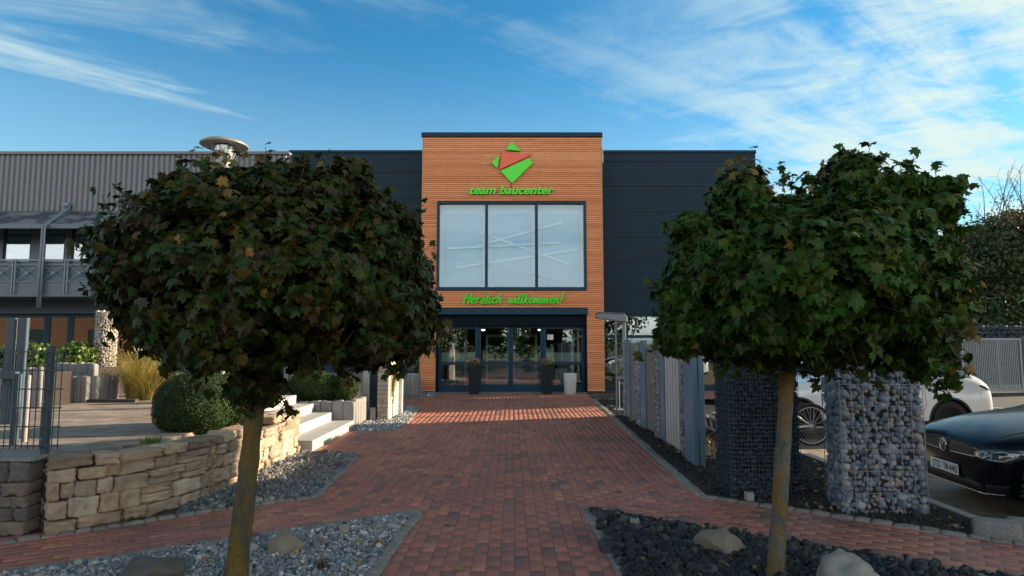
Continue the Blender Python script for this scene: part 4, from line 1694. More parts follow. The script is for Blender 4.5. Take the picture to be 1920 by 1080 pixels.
# ---- paving display walls
m_beige = M('beige_block', rough=0.85, var=0.15, scale=12, bump=0.3, bscale=60, cols=[(0.36, 0.30, 0.24), (0.43, 0.36, 0.29), (0.39, 0.31, 0.25), (0.46, 0.40, 0.33), (0.33, 0.25, 0.20)])
m_pale = M('pale_plate', (0.62, 0.60, 0.55), 0.7, var=0.1)
m_redbrick = M('red_brick', rough=0.75, var=0.12, scale=20, cols=[(0.42, 0.12, 0.05), (0.52, 0.17, 0.07), (0.36, 0.10, 0.05), (0.48, 0.15, 0.06)])
m_greenbrick = M('green_brick', rough=0.75, var=0.12, scale=20, cols=[(0.10, 0.20, 0.05), (0.13, 0.25, 0.06), (0.085, 0.17, 0.045)])
m_cream = M('cream_brick', rough=0.75, var=0.1, scale=20, cols=[(0.55, 0.52, 0.40), (0.60, 0.58, 0.46)])
tag(MB().box(-2.84, -2.69, 12.66, 12.76, -0.02, 1.12).build('display_board', m_anth, bevel=0.008), 'narrow dark upright display board beside the beige block pier', 'display board')
mb = MB()
z = 0.0
r_ = 0
while z < 1.14:
    x = -2.67
    k = 0
    ws = [0.075, 0.145] if r_ % 2 else [0.13, 0.09]
    for w in ws:
        yj = rng.uniform(-0.008, 0.008)
        mb.box(x + 0.001, x + w - 0.001, 12.50 + yj, 12.72, z, z + 0.083)
        x += w
    z += 0.087
    r_ += 1
tag(mb.build('block_pier', m_beige, bevel=0.006), 'slim pier of stacked beige concrete blocks on the gravel', 'pier')
tag(MB().box(-2.80, -2.69, 12.44, 12.52, -0.01, 0.27).build('stone_block', m_granite, bevel=0.01), 'short grey stone block standing at the foot of the beige pier', 'stone block')
pan = thing('brick_sign_wall', 'upright sample wall of red bricks with a green wedge in a pale frame', 'sample wall', (-2.5, 13.1, 0))
mb = MB()
mb.box(-2.66, -2.442, 12.56, 12.64, 0, 1.24)
mb.box(-2.66, -2.442, 13.50, 13.56, 0, 1.24)
mb.box(-2.66, -2.475, 12.641, 13.499, 0.0, 1.2)
mb.build('frame', m_pale, pan, bevel=0.005)
R1, R2, R3 = MB(), MB(), MB()
z = 0.03
r_ = 0
while z < 1.13:
    y = 12.65 - (0.11 if r_ % 2 else 0)
    while y < 13.49:
        a, b = max(y, 12.65), min(y + 0.215, 13.49)
        if b - a > 0.02:
            c = (a + b) / 2
            t = (c - 12.65) / 0.84
            lim = 0.15 + abs(t - 0.45) * 1.5
            tgt = R2 if lim < z < 0.35 + 0.62 * t else (R1 if z >= 0.35 + 0.62 * t and z < 1.0 else R3)
            tgt.box(-2.474, -2.447, a + 0.004, b - 0.004, z, z + 0.062)
        y += 0.22
    z += 0.07
    r_ += 1
R1.build('red_brickwork', m_redbrick, pan)
R2.build('green_brickwork', m_greenbrick, pan)
R3.build('cream_brickwork', m_cream, pan)
tag(MB().box(-2.46, -2.37, 13.62, 13.72, -0.02, 1.5).build('display_post', m_pale, bevel=0.006), 'tall pale square post behind the red brick sample wall', 'post')

# ---- clipped box bushes
OV = [leaf_oval(0.32, 0.1)]
QD = [leaf_quad()]


def bush(name, label, lobes, n, size, mat, cat='bush', tmpl=None, core=0.93, group=None, **kw):
    c = np.mean([l[0] for l in lobes], axis=0)
    b = thing(name, label, cat, (c[0], c[1], min(l[0][2] - l[1][2] for l in lobes)), group=group)
    leaves_on('foliage', lobes, n, size, mat, tmpl or OV, b, **kw)
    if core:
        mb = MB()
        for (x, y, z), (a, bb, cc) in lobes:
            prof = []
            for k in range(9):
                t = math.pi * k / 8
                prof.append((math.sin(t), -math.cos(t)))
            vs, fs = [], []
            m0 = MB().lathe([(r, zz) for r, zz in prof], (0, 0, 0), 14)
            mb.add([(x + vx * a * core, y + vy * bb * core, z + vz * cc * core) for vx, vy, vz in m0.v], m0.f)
        mb.build('dark_core', m_core, b, smooth=True)  # solid dark core fills the bush behind the leaves
    return b


bkw = dict(droop=0.0, up=0.25, scatter_n=0.75, lo=0.93, hi=1.04, wobble=0.05)
bush('box_bush', 'large dark clipped box bush swelling over the tan sandstone wall', [((-3.58, 7.32, 0.89), (0.50, 0.48, 0.325)), ((-3.36, 7.5, 0.87), (0.40, 0.46, 0.30)), ((-3.58, 7.1, 0.78), (0.42, 0.36, 0.27))], 26000, 0.019, m_box, **bkw)
bush('box_bush', 'wider clipped round bush in the granite planter, nearer the steps', [((-3.76, 11.92, 0.74), (0.46, 0.37, 0.29)), ((-3.60, 11.92, 0.70), (0.36, 0.35, 0.27))], 11000, 0.024, m_box, **bkw)
bush('box_bush', 'smaller clipped round bush in the granite planter, beside the white stone slab', [((-3.16, 11.98, 0.72), (0.25, 0.33, 0.27))], 6500, 0.024, m_box, **bkw)
lk = dict(droop=-0.2, up=0.5, scatter_n=0.6, lo=0.7, hi=1.05, wobble=0.2)
bush('laurel_hedge', 'sunlit laurel hedge with glossy yellow-green leaves in the long granite planter', [((-7.55, 9.72, 1.30), (0.45, 0.26, 0.28)), ((-8.2, 9.75, 1.28), (0.5, 0.26, 0.26)), ((-9.0, 9.75, 1.3), (0.6, 0.26, 0.28)), ((-9.8, 9.75, 1.28), (0.5, 0.26, 0.26))], 2600, 0.085, m_laurel, 'hedge', core=0.7, **lk)
bush('laurel_shrub', 'small dark-green laurel beside the stone-filled column', [((-7.95, 11.5, 1.32), (0.34, 0.3, 0.26))], 700, 0.08, m_laurel, 'shrub', core=0.7, **lk)
m_redleaf = M('red_leaf', rough=0.5, var=0.1, translucent=0.3, cols=[(0.30, 0.06, 0.04), (0.42, 0.12, 0.07), (0.36, 0.16, 0.08), (0.22, 0.05, 0.04)])
bush('red_shrub', 'small red-leaved shrub just behind the stone-filled column', [((-8.02, 12.9, 1.36), (0.22, 0.2, 0.28))], 500, 0.06, m_redleaf, 'shrub', core=0.6, **lk)
m_lime = M('lime_leaf', rough=0.5, var=0.1, translucent=0.3, cols=[(0.14, 0.20, 0.03), (0.24, 0.26, 0.05), (0.10, 0.16, 0.03), (0.30, 0.28, 0.06)])
bush('golden_shrub', 'low lime-green shrub on the dark gabion beside the red shrub', [((-7.75, 13.0, 1.27), (0.35, 0.2, 0.18)), ((-7.40, 13.0, 1.36), (0.25, 0.2, 0.26))], 900, 0.055, m_lime, 'shrub', core=0.6, **lk)
bush('flowering_shrub', 'pale yellow flowering shrub under the maple crown behind the big box bush', [((-5.75, 11.8, 1.15), (0.30, 0.25, 0.34)), ((-5.2, 11.9, 1.0), (0.3, 0.2, 0.25))], 700, 0.06, m_lime, 'shrub', core=0.5, **lk)
m_conifer = M('dark_leaf', rough=0.6, var=0.1, cols=[(0.015, 0.03, 0.015), (0.03, 0.05, 0.02), (0.02, 0.04, 0.018)])
bush('dark_shrub', 'dark evergreen shrub beside the golden grass', [((-5.9, 10.9, 0.86), (0.28, 0.25, 0.28))], 1200, 0.05, m_conifer, 'shrub', core=0.7, **lk)

# golden ornamental grass
m_blade = M('grass_blade', rough=0.6, var=0.1, scale=8, translucent=0.35, cols=[(0.30, 0.24, 0.05), (0.40, 0.30, 0.08), (0.22, 0.22, 0.05), (0.48, 0.36, 0.12), (0.34, 0.30, 0.06)])
m_tuft = M('tuft_blade', rough=0.6, var=0.1, scale=8, translucent=0.35, cols=[(0.06, 0.14, 0.02), (0.10, 0.19, 0.03), (0.14, 0.20, 0.04)])


def blades(name, cx, cy, z0, n, h, spread, base, w, mat, parent=None, seed=0):
    r = random.Random(seed)
    vs, qs, ts = [], [], []
    for i in range(n):
        a = r.uniform(0, 2 * math.pi)
        rr = base * math.sqrt(r.random())
        bx, by = cx + rr * math.cos(a), cy + rr * math.sin(a)
        a2 = a + r.uniform(-0.7, 0.7)
        hh = h * r.uniform(0.55, 1.1)
        sp = spread * r.uniform(0.2, 1.1)
        bend = r.uniform(0.2, 0.9)
        px_, py_ = -math.sin(a2), math.cos(a2)
        b = len(vs)
        for k in range(4):
            t = k / 3
            x = bx + math.cos(a2) * sp * t ** 1.7
            y = by + math.sin(a2) * sp * t ** 1.7
            z = z0 + hh * (t - bend * 0.35 * t * t * t * t)
            ww = w * (1 - 0.85 * t)
            vs += [(x - px_ * ww, y - py_ * ww, z), (x + px_ * ww, y + py_ * ww, z)]
        for k in range(3):
            qs.append([b + 2 * k, b + 2 * k + 1, b + 2 * k + 3, b + 2 * k + 2])
    return np_mesh(name, np.array(vs), [np.array(qs)], mat, parent)


gr = thing('ornamental_grass', 'tall clump of golden ornamental grass glowing in the sun on the terrace', 'grass clump', (-6.35, 10.75, TERR))
blades('blades', -6.38, 10.75, TERR, 900, 1.0, 0.62, 0.16, 0.0045, m_blade, gr, 3)
blades('blades', -6.15, 10.72, TERR, 500, 0.75, 0.55, 0.13, 0.0045, m_blade, gr, 4)
m_plume = M('plume', rough=0.8, var=0.1, translucent=0.3, cols=[(0.55, 0.42, 0.38), (0.62, 0.5, 0.44), (0.48, 0.40, 0.30)])
pp = np.array([(-6.3 + rng.gauss(0, 0.22), 10.85 + rng.gauss(0, 0.12), 1.42 + rng.gauss(0, 0.06)) for _ in range(140)])
scatter('plume', QD, pp, rand_rot(len(pp)), np.full(len(pp), 0.05), m_plume, gr)
for (x, y, z, lab, s, h) in ((*G(284, 829, 0.6), 0.585, 'bright green grass tuft at the top of the tan wall beside the box bush', 7, 0.10), (*G(246, 974, 0), 0.0, 'small green grass tuft at the foot of the tan wall', 8, 0.07)):
    o = blades('grass_tuft', x, y, z, 130, h, 0.09, 0.09, 0.003, m_tuft, None, s)
    tag(o, lab, 'grass tuft')
tag(MB().box(-7.12, -6.1, 10.22, 10.32, TERR - 0.01, TERR + 0.05).build('timber_edging', M('dark_timber', (0.05, 0.045, 0.04), 0.8, var=0.3, scale=8, stretch=(1, 8, 8)), bevel=0.005), 'dark low edging board in front of the golden grass', 'edging')
mp = [(-6.05, 11.3), (-5.1, 11.3), (-5.0, 12.6), (-6.2, 12.6)]
bed_h = pebbles('gravel', mp, 0.06, 0.035, m_gravel, base_z=0.72)

# ---- round gabion column
GST = rock_templates(8, 1, 0.2, 6, seed=77)
m_tanstone = M('tan_stone', rough=0.85, var=0.2, scale=25, cols=[(0.42, 0.36, 0.29), (0.52, 0.46, 0.38), (0.34, 0.29, 0.24), (0.58, 0.53, 0.46), (0.46, 0.38, 0.28)])
gc = thing('gabion_column', 'round column of pale stones in wire mesh on the terrace', 'gabion', (-7.62, 11.75, TERR))
cx, cy, rad, zt_c = -7.62, 11.75, 0.17, 2.12
loc = []
z = TERR + 0.02
while z < zt_c:
    for k in range(24):
        a = 2 * math.pi * (k + rng.uniform(-0.35, 0.35)) / 24
        loc.append((cx + math.cos(a) * rad * rng.uniform(0.9, 1.0), cy + math.sin(a) * rad * rng.uniform(0.9, 1.0), z + rng.uniform(-0.015, 0.015)))
    z += 0.036
n = len(loc)
scatter('stone_fill', GST, loc, rand_rot(n), 0.027 * nrg.uniform(0.75, 1.25, n), m_tanstone, gc)
MB().lathe([(0.0, TERR), (rad * 0.9, TERR), (rad * 0.9, zt_c), (0, zt_c)], (cx, cy, 0), 20).build('core', m_soil, gc)
mb = MB()
for k in range(20):
    a = 2 * math.pi * k / 20
    x, y = cx + math.cos(a) * (rad + 0.022), cy + math.sin(a) * (rad + 0.022)
    mb.bar((x, y, TERR), (x, y, zt_c), 0.004)
z = TERR + 0.05
while z < zt_c + 0.01:
    mb.tube([(cx + math.cos(2 * math.pi * k / 20) * (rad + 0.022), cy + math.sin(2 * math.pi * k / 20) * (rad + 0.022), z) for k in range(20)], 0.002, 4, closed=True)
    z += 0.1
mb.build('wire_mesh', m_galv, gc)
# low dark gabion
m_darkstone = M('dark_stone', rough=0.6, var=0.2, scale=25, cols=[(0.005, 0.014, 0.023), (0.012, 0.027, 0.040), (0.008, 0.019, 0.030), (0.026, 0.042, 0.056)])


def gabion_box(name, label, cx, cy, z0, wx, wy, h, rz, ssize, smat, wire_x, wire_z, wr, mat_wire, group=None, stones=None, cat='gabion', inset=0.75, seed=1):
    """stone-filled wire basket, axes turned by rz"""
    t = thing(name, label, cat, (cx, cy, z0), group=group)
    ca, sa = math.cos(rz), math.sin(rz)

    def W(x, y, z):
        return (cx + x * ca - y * sa, cy + x * sa + y * ca, z0 + z)
    loc = []
    st_ = ssize * 1.38
    for face in range(5):
        if face < 2:       # front and back
            a_len, b_len = wx, h
        elif face < 4:
            a_len, b_len = wy, h
        else:
            a_len, b_len = wx, wy
        na, nb = max(1, int(a_len / st_)), max(1, int(b_len / st_))
        for i in range(na):
            for j in range(nb):
                a = ((i + 0.5 + rng.uniform(-0.32, 0.32) + (0.25 if j % 2 else -0.25)) / na - 0.5) * a_len
                b = (j + 0.5 + rng.uniform(-0.3, 0.3)) / nb * b_len
                a = max(-a_len / 2 + ssize * 0.6, min(a_len / 2 - ssize * 0.6, a))
                ins = ssize * inset * rng.uniform(0.85, 1.25)
                if face == 0:
                    loc.append(W(a, -wy / 2 + ins, b))
                elif face == 1:
                    loc.append(W(a, wy / 2 - ins, b))
                elif face == 2:
                    loc.append(W(-wx / 2 + ins, a, b))
                elif face == 3:
                    loc.append(W(wx / 2 - ins, a, b))
                else:
                    loc.append(W(a, b - wy / 2, h - ins))
    # a second layer fills the gaps from behind
    for p_ in list(loc):
        loc.append((p_[0] + (cx - p_[0]) * min(0.9, ssize * 1.1 / max(wx, wy)) * 2 + rng.uniform(-1, 1) * ssize, p_[1] + (cy - p_[1]) * 0.25 + (ssize * 0.5 if p_[1] < cy else -ssize * 0.5), max(z0 + ssize * 0.5, p_[2] + rng.uniform(-1, 1) * ssize * 0.9)))
    n = len(loc)
    s = ssize * np.exp(nrg.normal(0.08, 0.22, n))
    scl = np.stack([s * nrg.uniform(0.85, 1.25, n), s * nrg.uniform(0.8, 1.1, n), s * nrg.uniform(0.75, 1.1, n)], 1)
    scatter('stone_fill', stones or GST, loc, rand_rot(n), scl, smat, t, smooth=False)
    c = ssize * 1.15
    ce = 0.004 if wx < 0.2 else c
    x0, x1, y0, y1 = -wx / 2 + c, wx / 2 - c, -wy / 2 + ce, wy / 2 - ce
    if x1 > x0 and y1 > y0:
        vs = [W(x, y, z) for z in (0, h - c) for x, y in ((x0, y0), (x1, y0), (x1, y1), (x0, y1))]
        MB().add(vs, [(0, 3, 2, 1), (4, 5, 6, 7), (0, 1, 5, 4), (1, 2, 6, 5), (2, 3, 7, 6), (3, 0, 4, 7)]).build('core', m_soil, t)
    mb = MB()
    nx, nz, ny = max(1, round(wx / wire_x)), max(1, round(h / wire_z)), max(1, round(wy / wire_x))
    e = wr
    for i in range(nx + 1):
        x = -wx / 2 + wx * i / nx
        mb.bar(W(x, -wy / 2 - e, 0), W(x, -wy / 2 - e, h), wr * 2)
        mb.bar(W(x, wy / 2 + e, 0), W(x, wy / 2 + e, h), wr * 2)
        mb.bar(W(x, -wy / 2, h), W(x, wy / 2, h), wr * 2)
    for i in range(ny + 1):
        y = -wy / 2 + wy * i / ny
        mb.bar(W(-wx / 2 - e, y, 0), W(-wx / 2 - e, y, h), wr * 2)
        mb.bar(W(wx / 2 + e, y, 0), W(wx / 2 + e, y, h), wr * 2)
    for j in range(nz + 1):
        z = h * j / nz
        for y, sgn in ((-wy / 2, -1), (wy / 2, 1)):
            mb.bar(W(-wx / 2, y + sgn * 3 * e, z), W(wx / 2, y + sgn * 3 * e, z), wr * 2)
        for x, sgn in ((-wx / 2, -1), (wx / 2, 1)):
            mb.bar(W(x + sgn * 3 * e, -wy / 2, z), W(x + sgn * 3 * e, wy / 2, z), wr * 2)
    mb.build('wire_mesh', mat_wire, t)
    return t


gabion_box('low_gabion', 'low dark gabion box under the lime-green shrub', -7.7, 13.0, TERR, 1.2, 0.5, 0.56, 0, 0.04, m_darkstone, 0.1, 0.1, 0.0025, m_galv)

# ---- mesh fence at the front of the terrace
fn = thing('mesh_fence', 'dark double-rod mesh fence on top of the weathered block wall', 'fence', (-4.6, 5.3, 0.6))
fy = 5.31
zb_, zt2 = 0.66, 1.47
mb = MB()
x = -6.4
while x < -3.79:
    mb.bar((x, fy, zb_), (x, fy, zt2 + 0.02), 0.006)
    x += 0.05
for k in range(6):
    z = zb_ + 0.03 + (zt2 - zb_ - 0.03) * k / 5
    mb.bar((-6.4, fy - 0.007, z), (-3.79, fy - 0.007, z), 0.009)
    mb.bar((-6.4, fy + 0.007, z), (-3.79, fy + 0.007, z), 0.009)
mb.build('rod_panel', m_wire, fn)
for x in (-3.93, -6.3):
    mb = MB()
    mb.box(x - 0.025, x + 0.025, fy + 0.012, fy + 0.062, 0.55, 1.52)
    po = mb.build('post', m_post, fn, bevel=0.003)
    mb = MB()
    for z in (0.74, 1.05, 1.36):
        mb.lathe([(0, -0.004), (0.008, -0.002), (0.008, 0.01)], (x, fy - 0.004, z), 8, axis='y')
    mb.build('bolt', m_steel, po)

m_dpost = M('post_slate', (0.05, 0.078, 0.10), 0.45, var=0.1)
# ---- posts standing behind the fence
dp = thing('display_posts', 'pair of tall blue-grey fence posts with a crossbeam behind the mesh fence', 'post display', (-6.5, 7.6, TERR))
for px in (12, 35):
    a, b = AT(px, 810, 7.6), AT(px, 596, 7.6)
    mb = MB().box(a.x - 0.05, a.x + 0.05, 7.55, 7.60, TERR, b.z)
    mb.build('post', m_dpost, dp, bevel=0.006)
a, b = AT(-60, 711, 7.45), AT(31, 697, 7.45)
MB().box(a.x, b.x, 7.42, 7.52, a.z, b.z).build('crossbeam', m_post, dp, bevel=0.006)
a, b = AT(23, 838, 6.0), AT(44, 700, 6.0)
tag(MB().box(a.x, b.x, 5.95, 6.0, TERR - 0.01, b.z).build('steel_pillar', m_post, bevel=0.006), 'dark square steel pillar just behind the mesh fence', 'pillar')
a, b = AT(44, 845, 6.25), AT(62, 703, 6.25)
tag(MB().box(a.x, b.x, 6.2, 6.24, TERR - 0.01, b.z).build('stone_post', m_granite, bevel=0.008), 'upright grey granite post behind the mesh fence', 'stone post')

# ---- lamp
LY = 9.6
lp = AT(421, 270, LY)
lamp = thing('street_lamp', 'mushroom-shaped street lamp with a flat disc hood rising behind the maple', 'street lamp', (lp.x, LY, TERR))
m_lampgrey = M('lamp_grey', (0.30, 0.30, 0.29), 0.4, metal=0.3, var=0.05)
m_lampglass = M('lamp_diffuser', (0.62, 0.66, 0.70), 0.18, metal=0.55, var=0.1, scale=20)
MB().lathe([(0.07, 0), (0.07, 1.0), (0.045, 1.05), (0.04, lp.z - TERR - 0.42)], (lp.x, LY, TERR), 14).build('pole', m_lampgrey, lamp, smooth=True)
MB().lathe([(0.0, 0.085), (0.12, 0.08), (0.30, 0.055), (0.355, 0.02), (0.36, 0.0), (0.345, -0.012), (0.15, 0.0), (0.0, 0.0)], (lp.x, LY, lp.z - 0.03), 32).build('hood', m_lampgrey, lamp, smooth=True)
MB().lathe([(0.05, -0.42), (0.075, -0.36), (0.11, -0.2), (0.15, -0.02), (0.15, -0.013)], (lp.x, LY, lp.z - 0.03), 20).build('diffuser', m_lampglass, lamp, smooth=True)
mb = MB()
for k in range(4):
    a = math.pi / 4 + k * math.pi / 2
    mb.bar((lp.x + 0.06 * math.cos(a), LY + 0.06 * math.sin(a), lp.z - 0.42), (lp.x + 0.20 * math.cos(a), LY + 0.20 * math.sin(a), lp.z - 0.035), 0.012)
mb.build('strut', m_lampgrey, lamp)
# white tub under the crown
p = AT(408, 745, 10.4)
tub = MB().lathe([(0.13, 0), (0.17, 0.02), (0.16, 0.3), (0.09, 0.52), (0.0, 0.55)], (p.x, 10.4, 0.55), 20).build('white_bin', m_white, smooth=True)
tag(tub, 'white rounded container on the terrace behind the big box bush', 'container')
# ------------------------------------------------------------------ things between the path and the cars
m_bluepost = M('bluegrey_post', (0.115, 0.19, 0.25), 0.38, var=0.08, scale=4)
m_slat_pale = M('pale_slat', (0.46, 0.43, 0.42), 0.55, var=0.1, scale=5)
m_slat_dark = M('dark_slat', (0.22, 0.20, 0.17), 0.55, var=0.1, scale=5)
m_greystone = M('grey_stone', rough=0.75, var=0.28, scale=16, bump=0.4, bscale=40, bump_dist=0.006,
                cols=[(0.06, 0.095, 0.14), (0.21, 0.25, 0.32), (0.10, 0.145, 0.20), (0.36, 0.37, 0.40), (0.15, 0.195, 0.26), (0.38, 0.335, 0.275), (0.08, 0.12, 0.17), (0.29, 0.325, 0.38), (0.12, 0.16, 0.21)])
m_mixstone = M('mixed_stone', rough=0.8, var=0.2, scale=20, cols=[(0.10, 0.11, 0.13), (0.26, 0.25, 0.24), (0.17, 0.135, 0.115), (0.34, 0.33, 0.32), (0.09, 0.105, 0.125), (0.21, 0.17, 0.15)])
GST2 = rock_templates(16, 1, 0.3, 9, seed=91)

m_galv2 = M('bright_wire', (0.26, 0.29, 0.32), 0.4, metal=0.5, var=0.1)
# big gabions
gabion_box('gabion_pillar', 'wide gabion pillar of pale grey rounded stones facing the parked cars', 3.40, 5.98, -0.01, 0.74, 0.36, 1.37, R(-3), 0.035, m_greystone, 0.1, 0.2, 0.0022, m_galv2, stones=GST2, inset=1.0)
gabion_box('gabion_pillar', 'dark gabion pillar with fine square mesh behind the slim maple trunk', 2.55, 6.62, -0.01, 0.70, 0.45, 1.53, 0, 0.03, m_darkstone, 0.0355, 0.041, 0.0016, M('blue_wire', (0.035, 0.085, 0.12), 0.5, metal=0.1, var=0), stones=GST, inset=0.85)

FG = 'sample elements of the display fence'


def post(x, y0, y1, h, label, w=0.062):
    t = thing('fence_post', label, 'fence post', (x, (y0 + y1) / 2, 0), group='steel posts of the display fence')
    MB().box(x - w / 2, x + w / 2, y0, y1, -0.02, h).build('shaft', m_bluepost, t, bevel=0.004)
    MB().box(x - w / 2 - 0.004, x + w / 2 + 0.004, y0 - 0.004, y1 + 0.004, h + 0.0005, h + 0.012).build('cap', m_bluepost, t, bevel=0.003)


post(2.33, 8.02, 8.44, 1.50, 'inner one of the twin blue-grey posts ending the display fence, nearest the brick path')
post(2.412, 8.02, 8.10, 1.50, 'outer one of the twin blue-grey posts ending the display fence, nearest the bike rack', 0.07)
post(2.40, 9.84, 10.11, 1.55, 'blue-grey post between the pale slat panel and a stone strip')
post(2.40, 11.24, 11.64, 1.57, 'blue-grey post between the two darker slat panels')
post(2.40, 12.71, 13.06, 1.59, 'blue-grey post at the far end of the display fence, by the steel stand')


def slat_panel(x, y0, y1, z0, z1, mat, label, pitch=0.085, w=0.055):
    t = thing('slat_panel', label, 'fence panel', (x, (y0 + y1) / 2, 0), group=FG)
    mb = MB()
    y = y0 + 0.02
    while y + w < y1 + 0.01:
        mb.box(x - 0.022, x + 0.0, y, y + w, z0 + rng.uniform(-0.004, 0.004), z1)
        y += pitch
    y = y0 + 0.004 - pitch / 2 + w / 2
    while y < y1:
        mb.box(x + 0.032, x + 0.050, max(y, y0), min(y + pitch * 0.93, y1), z0 + rng.uniform(-0.004, 0.004), z1 - 0.01)
        y += pitch * 0.94
    mb.build('slats', mat, t, bevel=0.003)
    mb = MB()
    for z in (z0 + 0.22, (z0 + z1) / 2, z1 - 0.22):
        mb.box(x + 0.001, x + 0.03, y0, y1, z - 0.03, z + 0.03)
    mb.build('rail', m_post, t, bevel=0.003)


slat_panel(2.40, 8.84, 9.835, 0.03, 1.50, m_slat_pale, 'pale vertical slat panel, largest of the display fence', 0.165, 0.10)
slat_panel(2.42, 10.53, 11.235, 0.04, 1.52, m_slat_dark, 'open dark slat panel with gaps between the two stone strips', 0.14, 0.055)
slat_panel(2.42, 12.11, 12.705, 0.05, 1.54, m_slat_dark, 'dark slat panel nearest the steel stand', 0.15, 0.07)
for (x, y, ln, h, lab, sm) in ((2.40, 8.64, 0.38, 1.46, 'slim gabion strip of mixed brown stones beside the twin posts', m_mixstone), (2.42, 10.32, 0.40, 1.54, 'slim gabion strip of pale stones between pale and dark slat panels', m_mixstone),
                           (2.42, 11.875, 0.45, 1.55, 'slim gabion strip of grey stones between the two dark slat panels', m_greystone), (2.42, 13.26, 0.38, 1.57, 'slim gabion strip of grey stones beside the steel stand', m_greystone)):
    gabion_box('gabion_strip', lab, x, y, -0.01, 0.10, ln, h, 0, 0.026, sm, 0.05, 0.1, 0.0018, m_galv, group='slim gabion strips of the display fence', stones=GST, inset=0.8)

# steel stand
st_ = thing('steel_stand', 'galvanised steel stand with a short cantilever roof beside the display fence', 'stand', (2.55, 14.6, 0))
p = AT(1160, 604, 14.6)
zst = AT(1160, 597, 14.6).z
mb = MB()
mb.box(2.39, 2.43, 14.5, 14.54, 0, zst - 0.08)
mb.box(2.56, 2.64, 14.5, 14.58, 0, zst + 0.02)
mb.build('upright', m_steel, st_, bevel=0.006)
MB().box(2.433, 2.557, 14.515, 14.53, 0.78, zst - 0.12).build('infill_panel', glass('stand_glass', (0.6, 0.7, 0.68), 0.10), st_)
mb = MB()
mb.box(2.432, 2.558, 14.50, 14.54, 0.70, 0.78)
mb.box(2.432, 2.558, 14.50, 14.54, zst - 0.12, zst - 0.08)
mb.build('crossbar', m_steel, st_, bevel=0.004)
xa = AT(1115, 593, 14.6).x
mb = MB()
mb.prism_y([(xa, zst + 0.05), (xa + 0.04, zst - 0.01), (2.66, zst - 0.09), (2.66, zst + 0.03), (2.60, zst + 0.09), (xa + 0.1, zst + 0.12)], 14.40, 14.60)
mb.prism_y([(xa + 0.08, zst + 0.125), (2.6, zst + 0.095), (2.6, zst + 0.115), (xa + 0.08, zst + 0.145)], 14.38, 15.3)
mb.build('cantilever_roof', m_steel, st_, bevel=0.008)
mb = MB()
mb.bar((2.47, 14.50, 0.03), (2.47, 14.50, 0.69), 0.018)
mb.box(2.36, 2.70, 14.44, 14.62, -0.01, 0.02)
mb.build('foot_bracket', m_white, st_)

# bicycle rack of hoops
rk = thing('bicycle_rack', 'low galvanised rack of curled hoops beside the parked bicycle', 'bicycle rack', (3.43, 10.2, 0.0))
mb = MB()
x0 = 3.43
mb.tube([(x0, 8.5, 0.0 + 0.06), (x0, 11.95, 0.0 + 0.06)], 0.018, 8)
mb.tube([(x0, 8.5, 0.0 + 0.34), (x0, 11.95, 0.0 + 0.34)], 0.018, 8)
mb.build('rail', m_steel, rk, smooth=True)
y = 8.65
mb = MB()
while y < 11.9:
    for s in (0, 0.07):
        pts = [Vector((x0, y + s + 0.13 * math.cos(a), 0.0 + 0.20 + 0.13 * math.sin(a))) for a in [R(-90 + 30 * k) for k in range(10)]]
        mb.tube(pts, 0.009, 6)
    y += 0.30
mb.build('hoops', m_steel, rk, smooth=True)

# spot lights
m_spotbody = M('spot_body', (0.30, 0.29, 0.25), 0.6, var=0.2, scale=20)
m_spotlens = M('spot_lens', (0.75, 0.8, 0.82), 0.15, var=0.05)


def spot(px, py, label, s=0.075):
    x, y = G(px, py, 0.0)
    t = thing('ground_spotlight', label, 'spotlight', (x, y, 0), R(rng.uniform(-12, 12)), group='small square spotlights in the stone beds')
    MB().box(-s / 2, s / 2, -s / 2, s / 2, -0.02, 0.075).build('housing', m_spotbody, t, bevel=0.006, local=True)
    mb = MB().box(-s * 0.42, s * 0.42, -s * 0.42, s * 0.42, 0.0755, 0.083)
    mb.build('rim', m_conc, t, bevel=0.002, local=True)
    MB().box(-s * 0.26, s * 0.26, -s * 0.26, s * 0.26, 0.0835, 0.088).build('lens', m_anth, t, local=True)


spot(646, 1001, 'square spotlight in the pale gravel near the path corner')
spot(1190, 990, 'square spotlight among the dark basalt stones')
spot(1405, 938, 'square spotlight at the foot of the dark mesh pillar')

# boulders
BOUL = rock_templates(6, 4, 0.25, 7, seed=63)
m_boulder = M('boulder_stone', (0.21, 0.185, 0.145), 0.85, var=0.3, scale=6, bump=0.5, bscale=40, bump_dist=0.01, stain=(0.27, 0.25, 0.2), stain_scale=5)


def boulder(px, py, sx, sy, sz, label, k, rz=0.0, mat=None):
    x, y = G(px, py, 0)
    m = np.array(Matrix.Rotation(rz, 3, 'Z'))
    o = scatter('boulder', [BOUL[k]], [(0, 0, 0)], [m], [(sx, sy, sz)], mat or m_boulder, smooth=True)
    o.location = (x, y, sz * 0.32)
    tag(o, label, 'boulder')


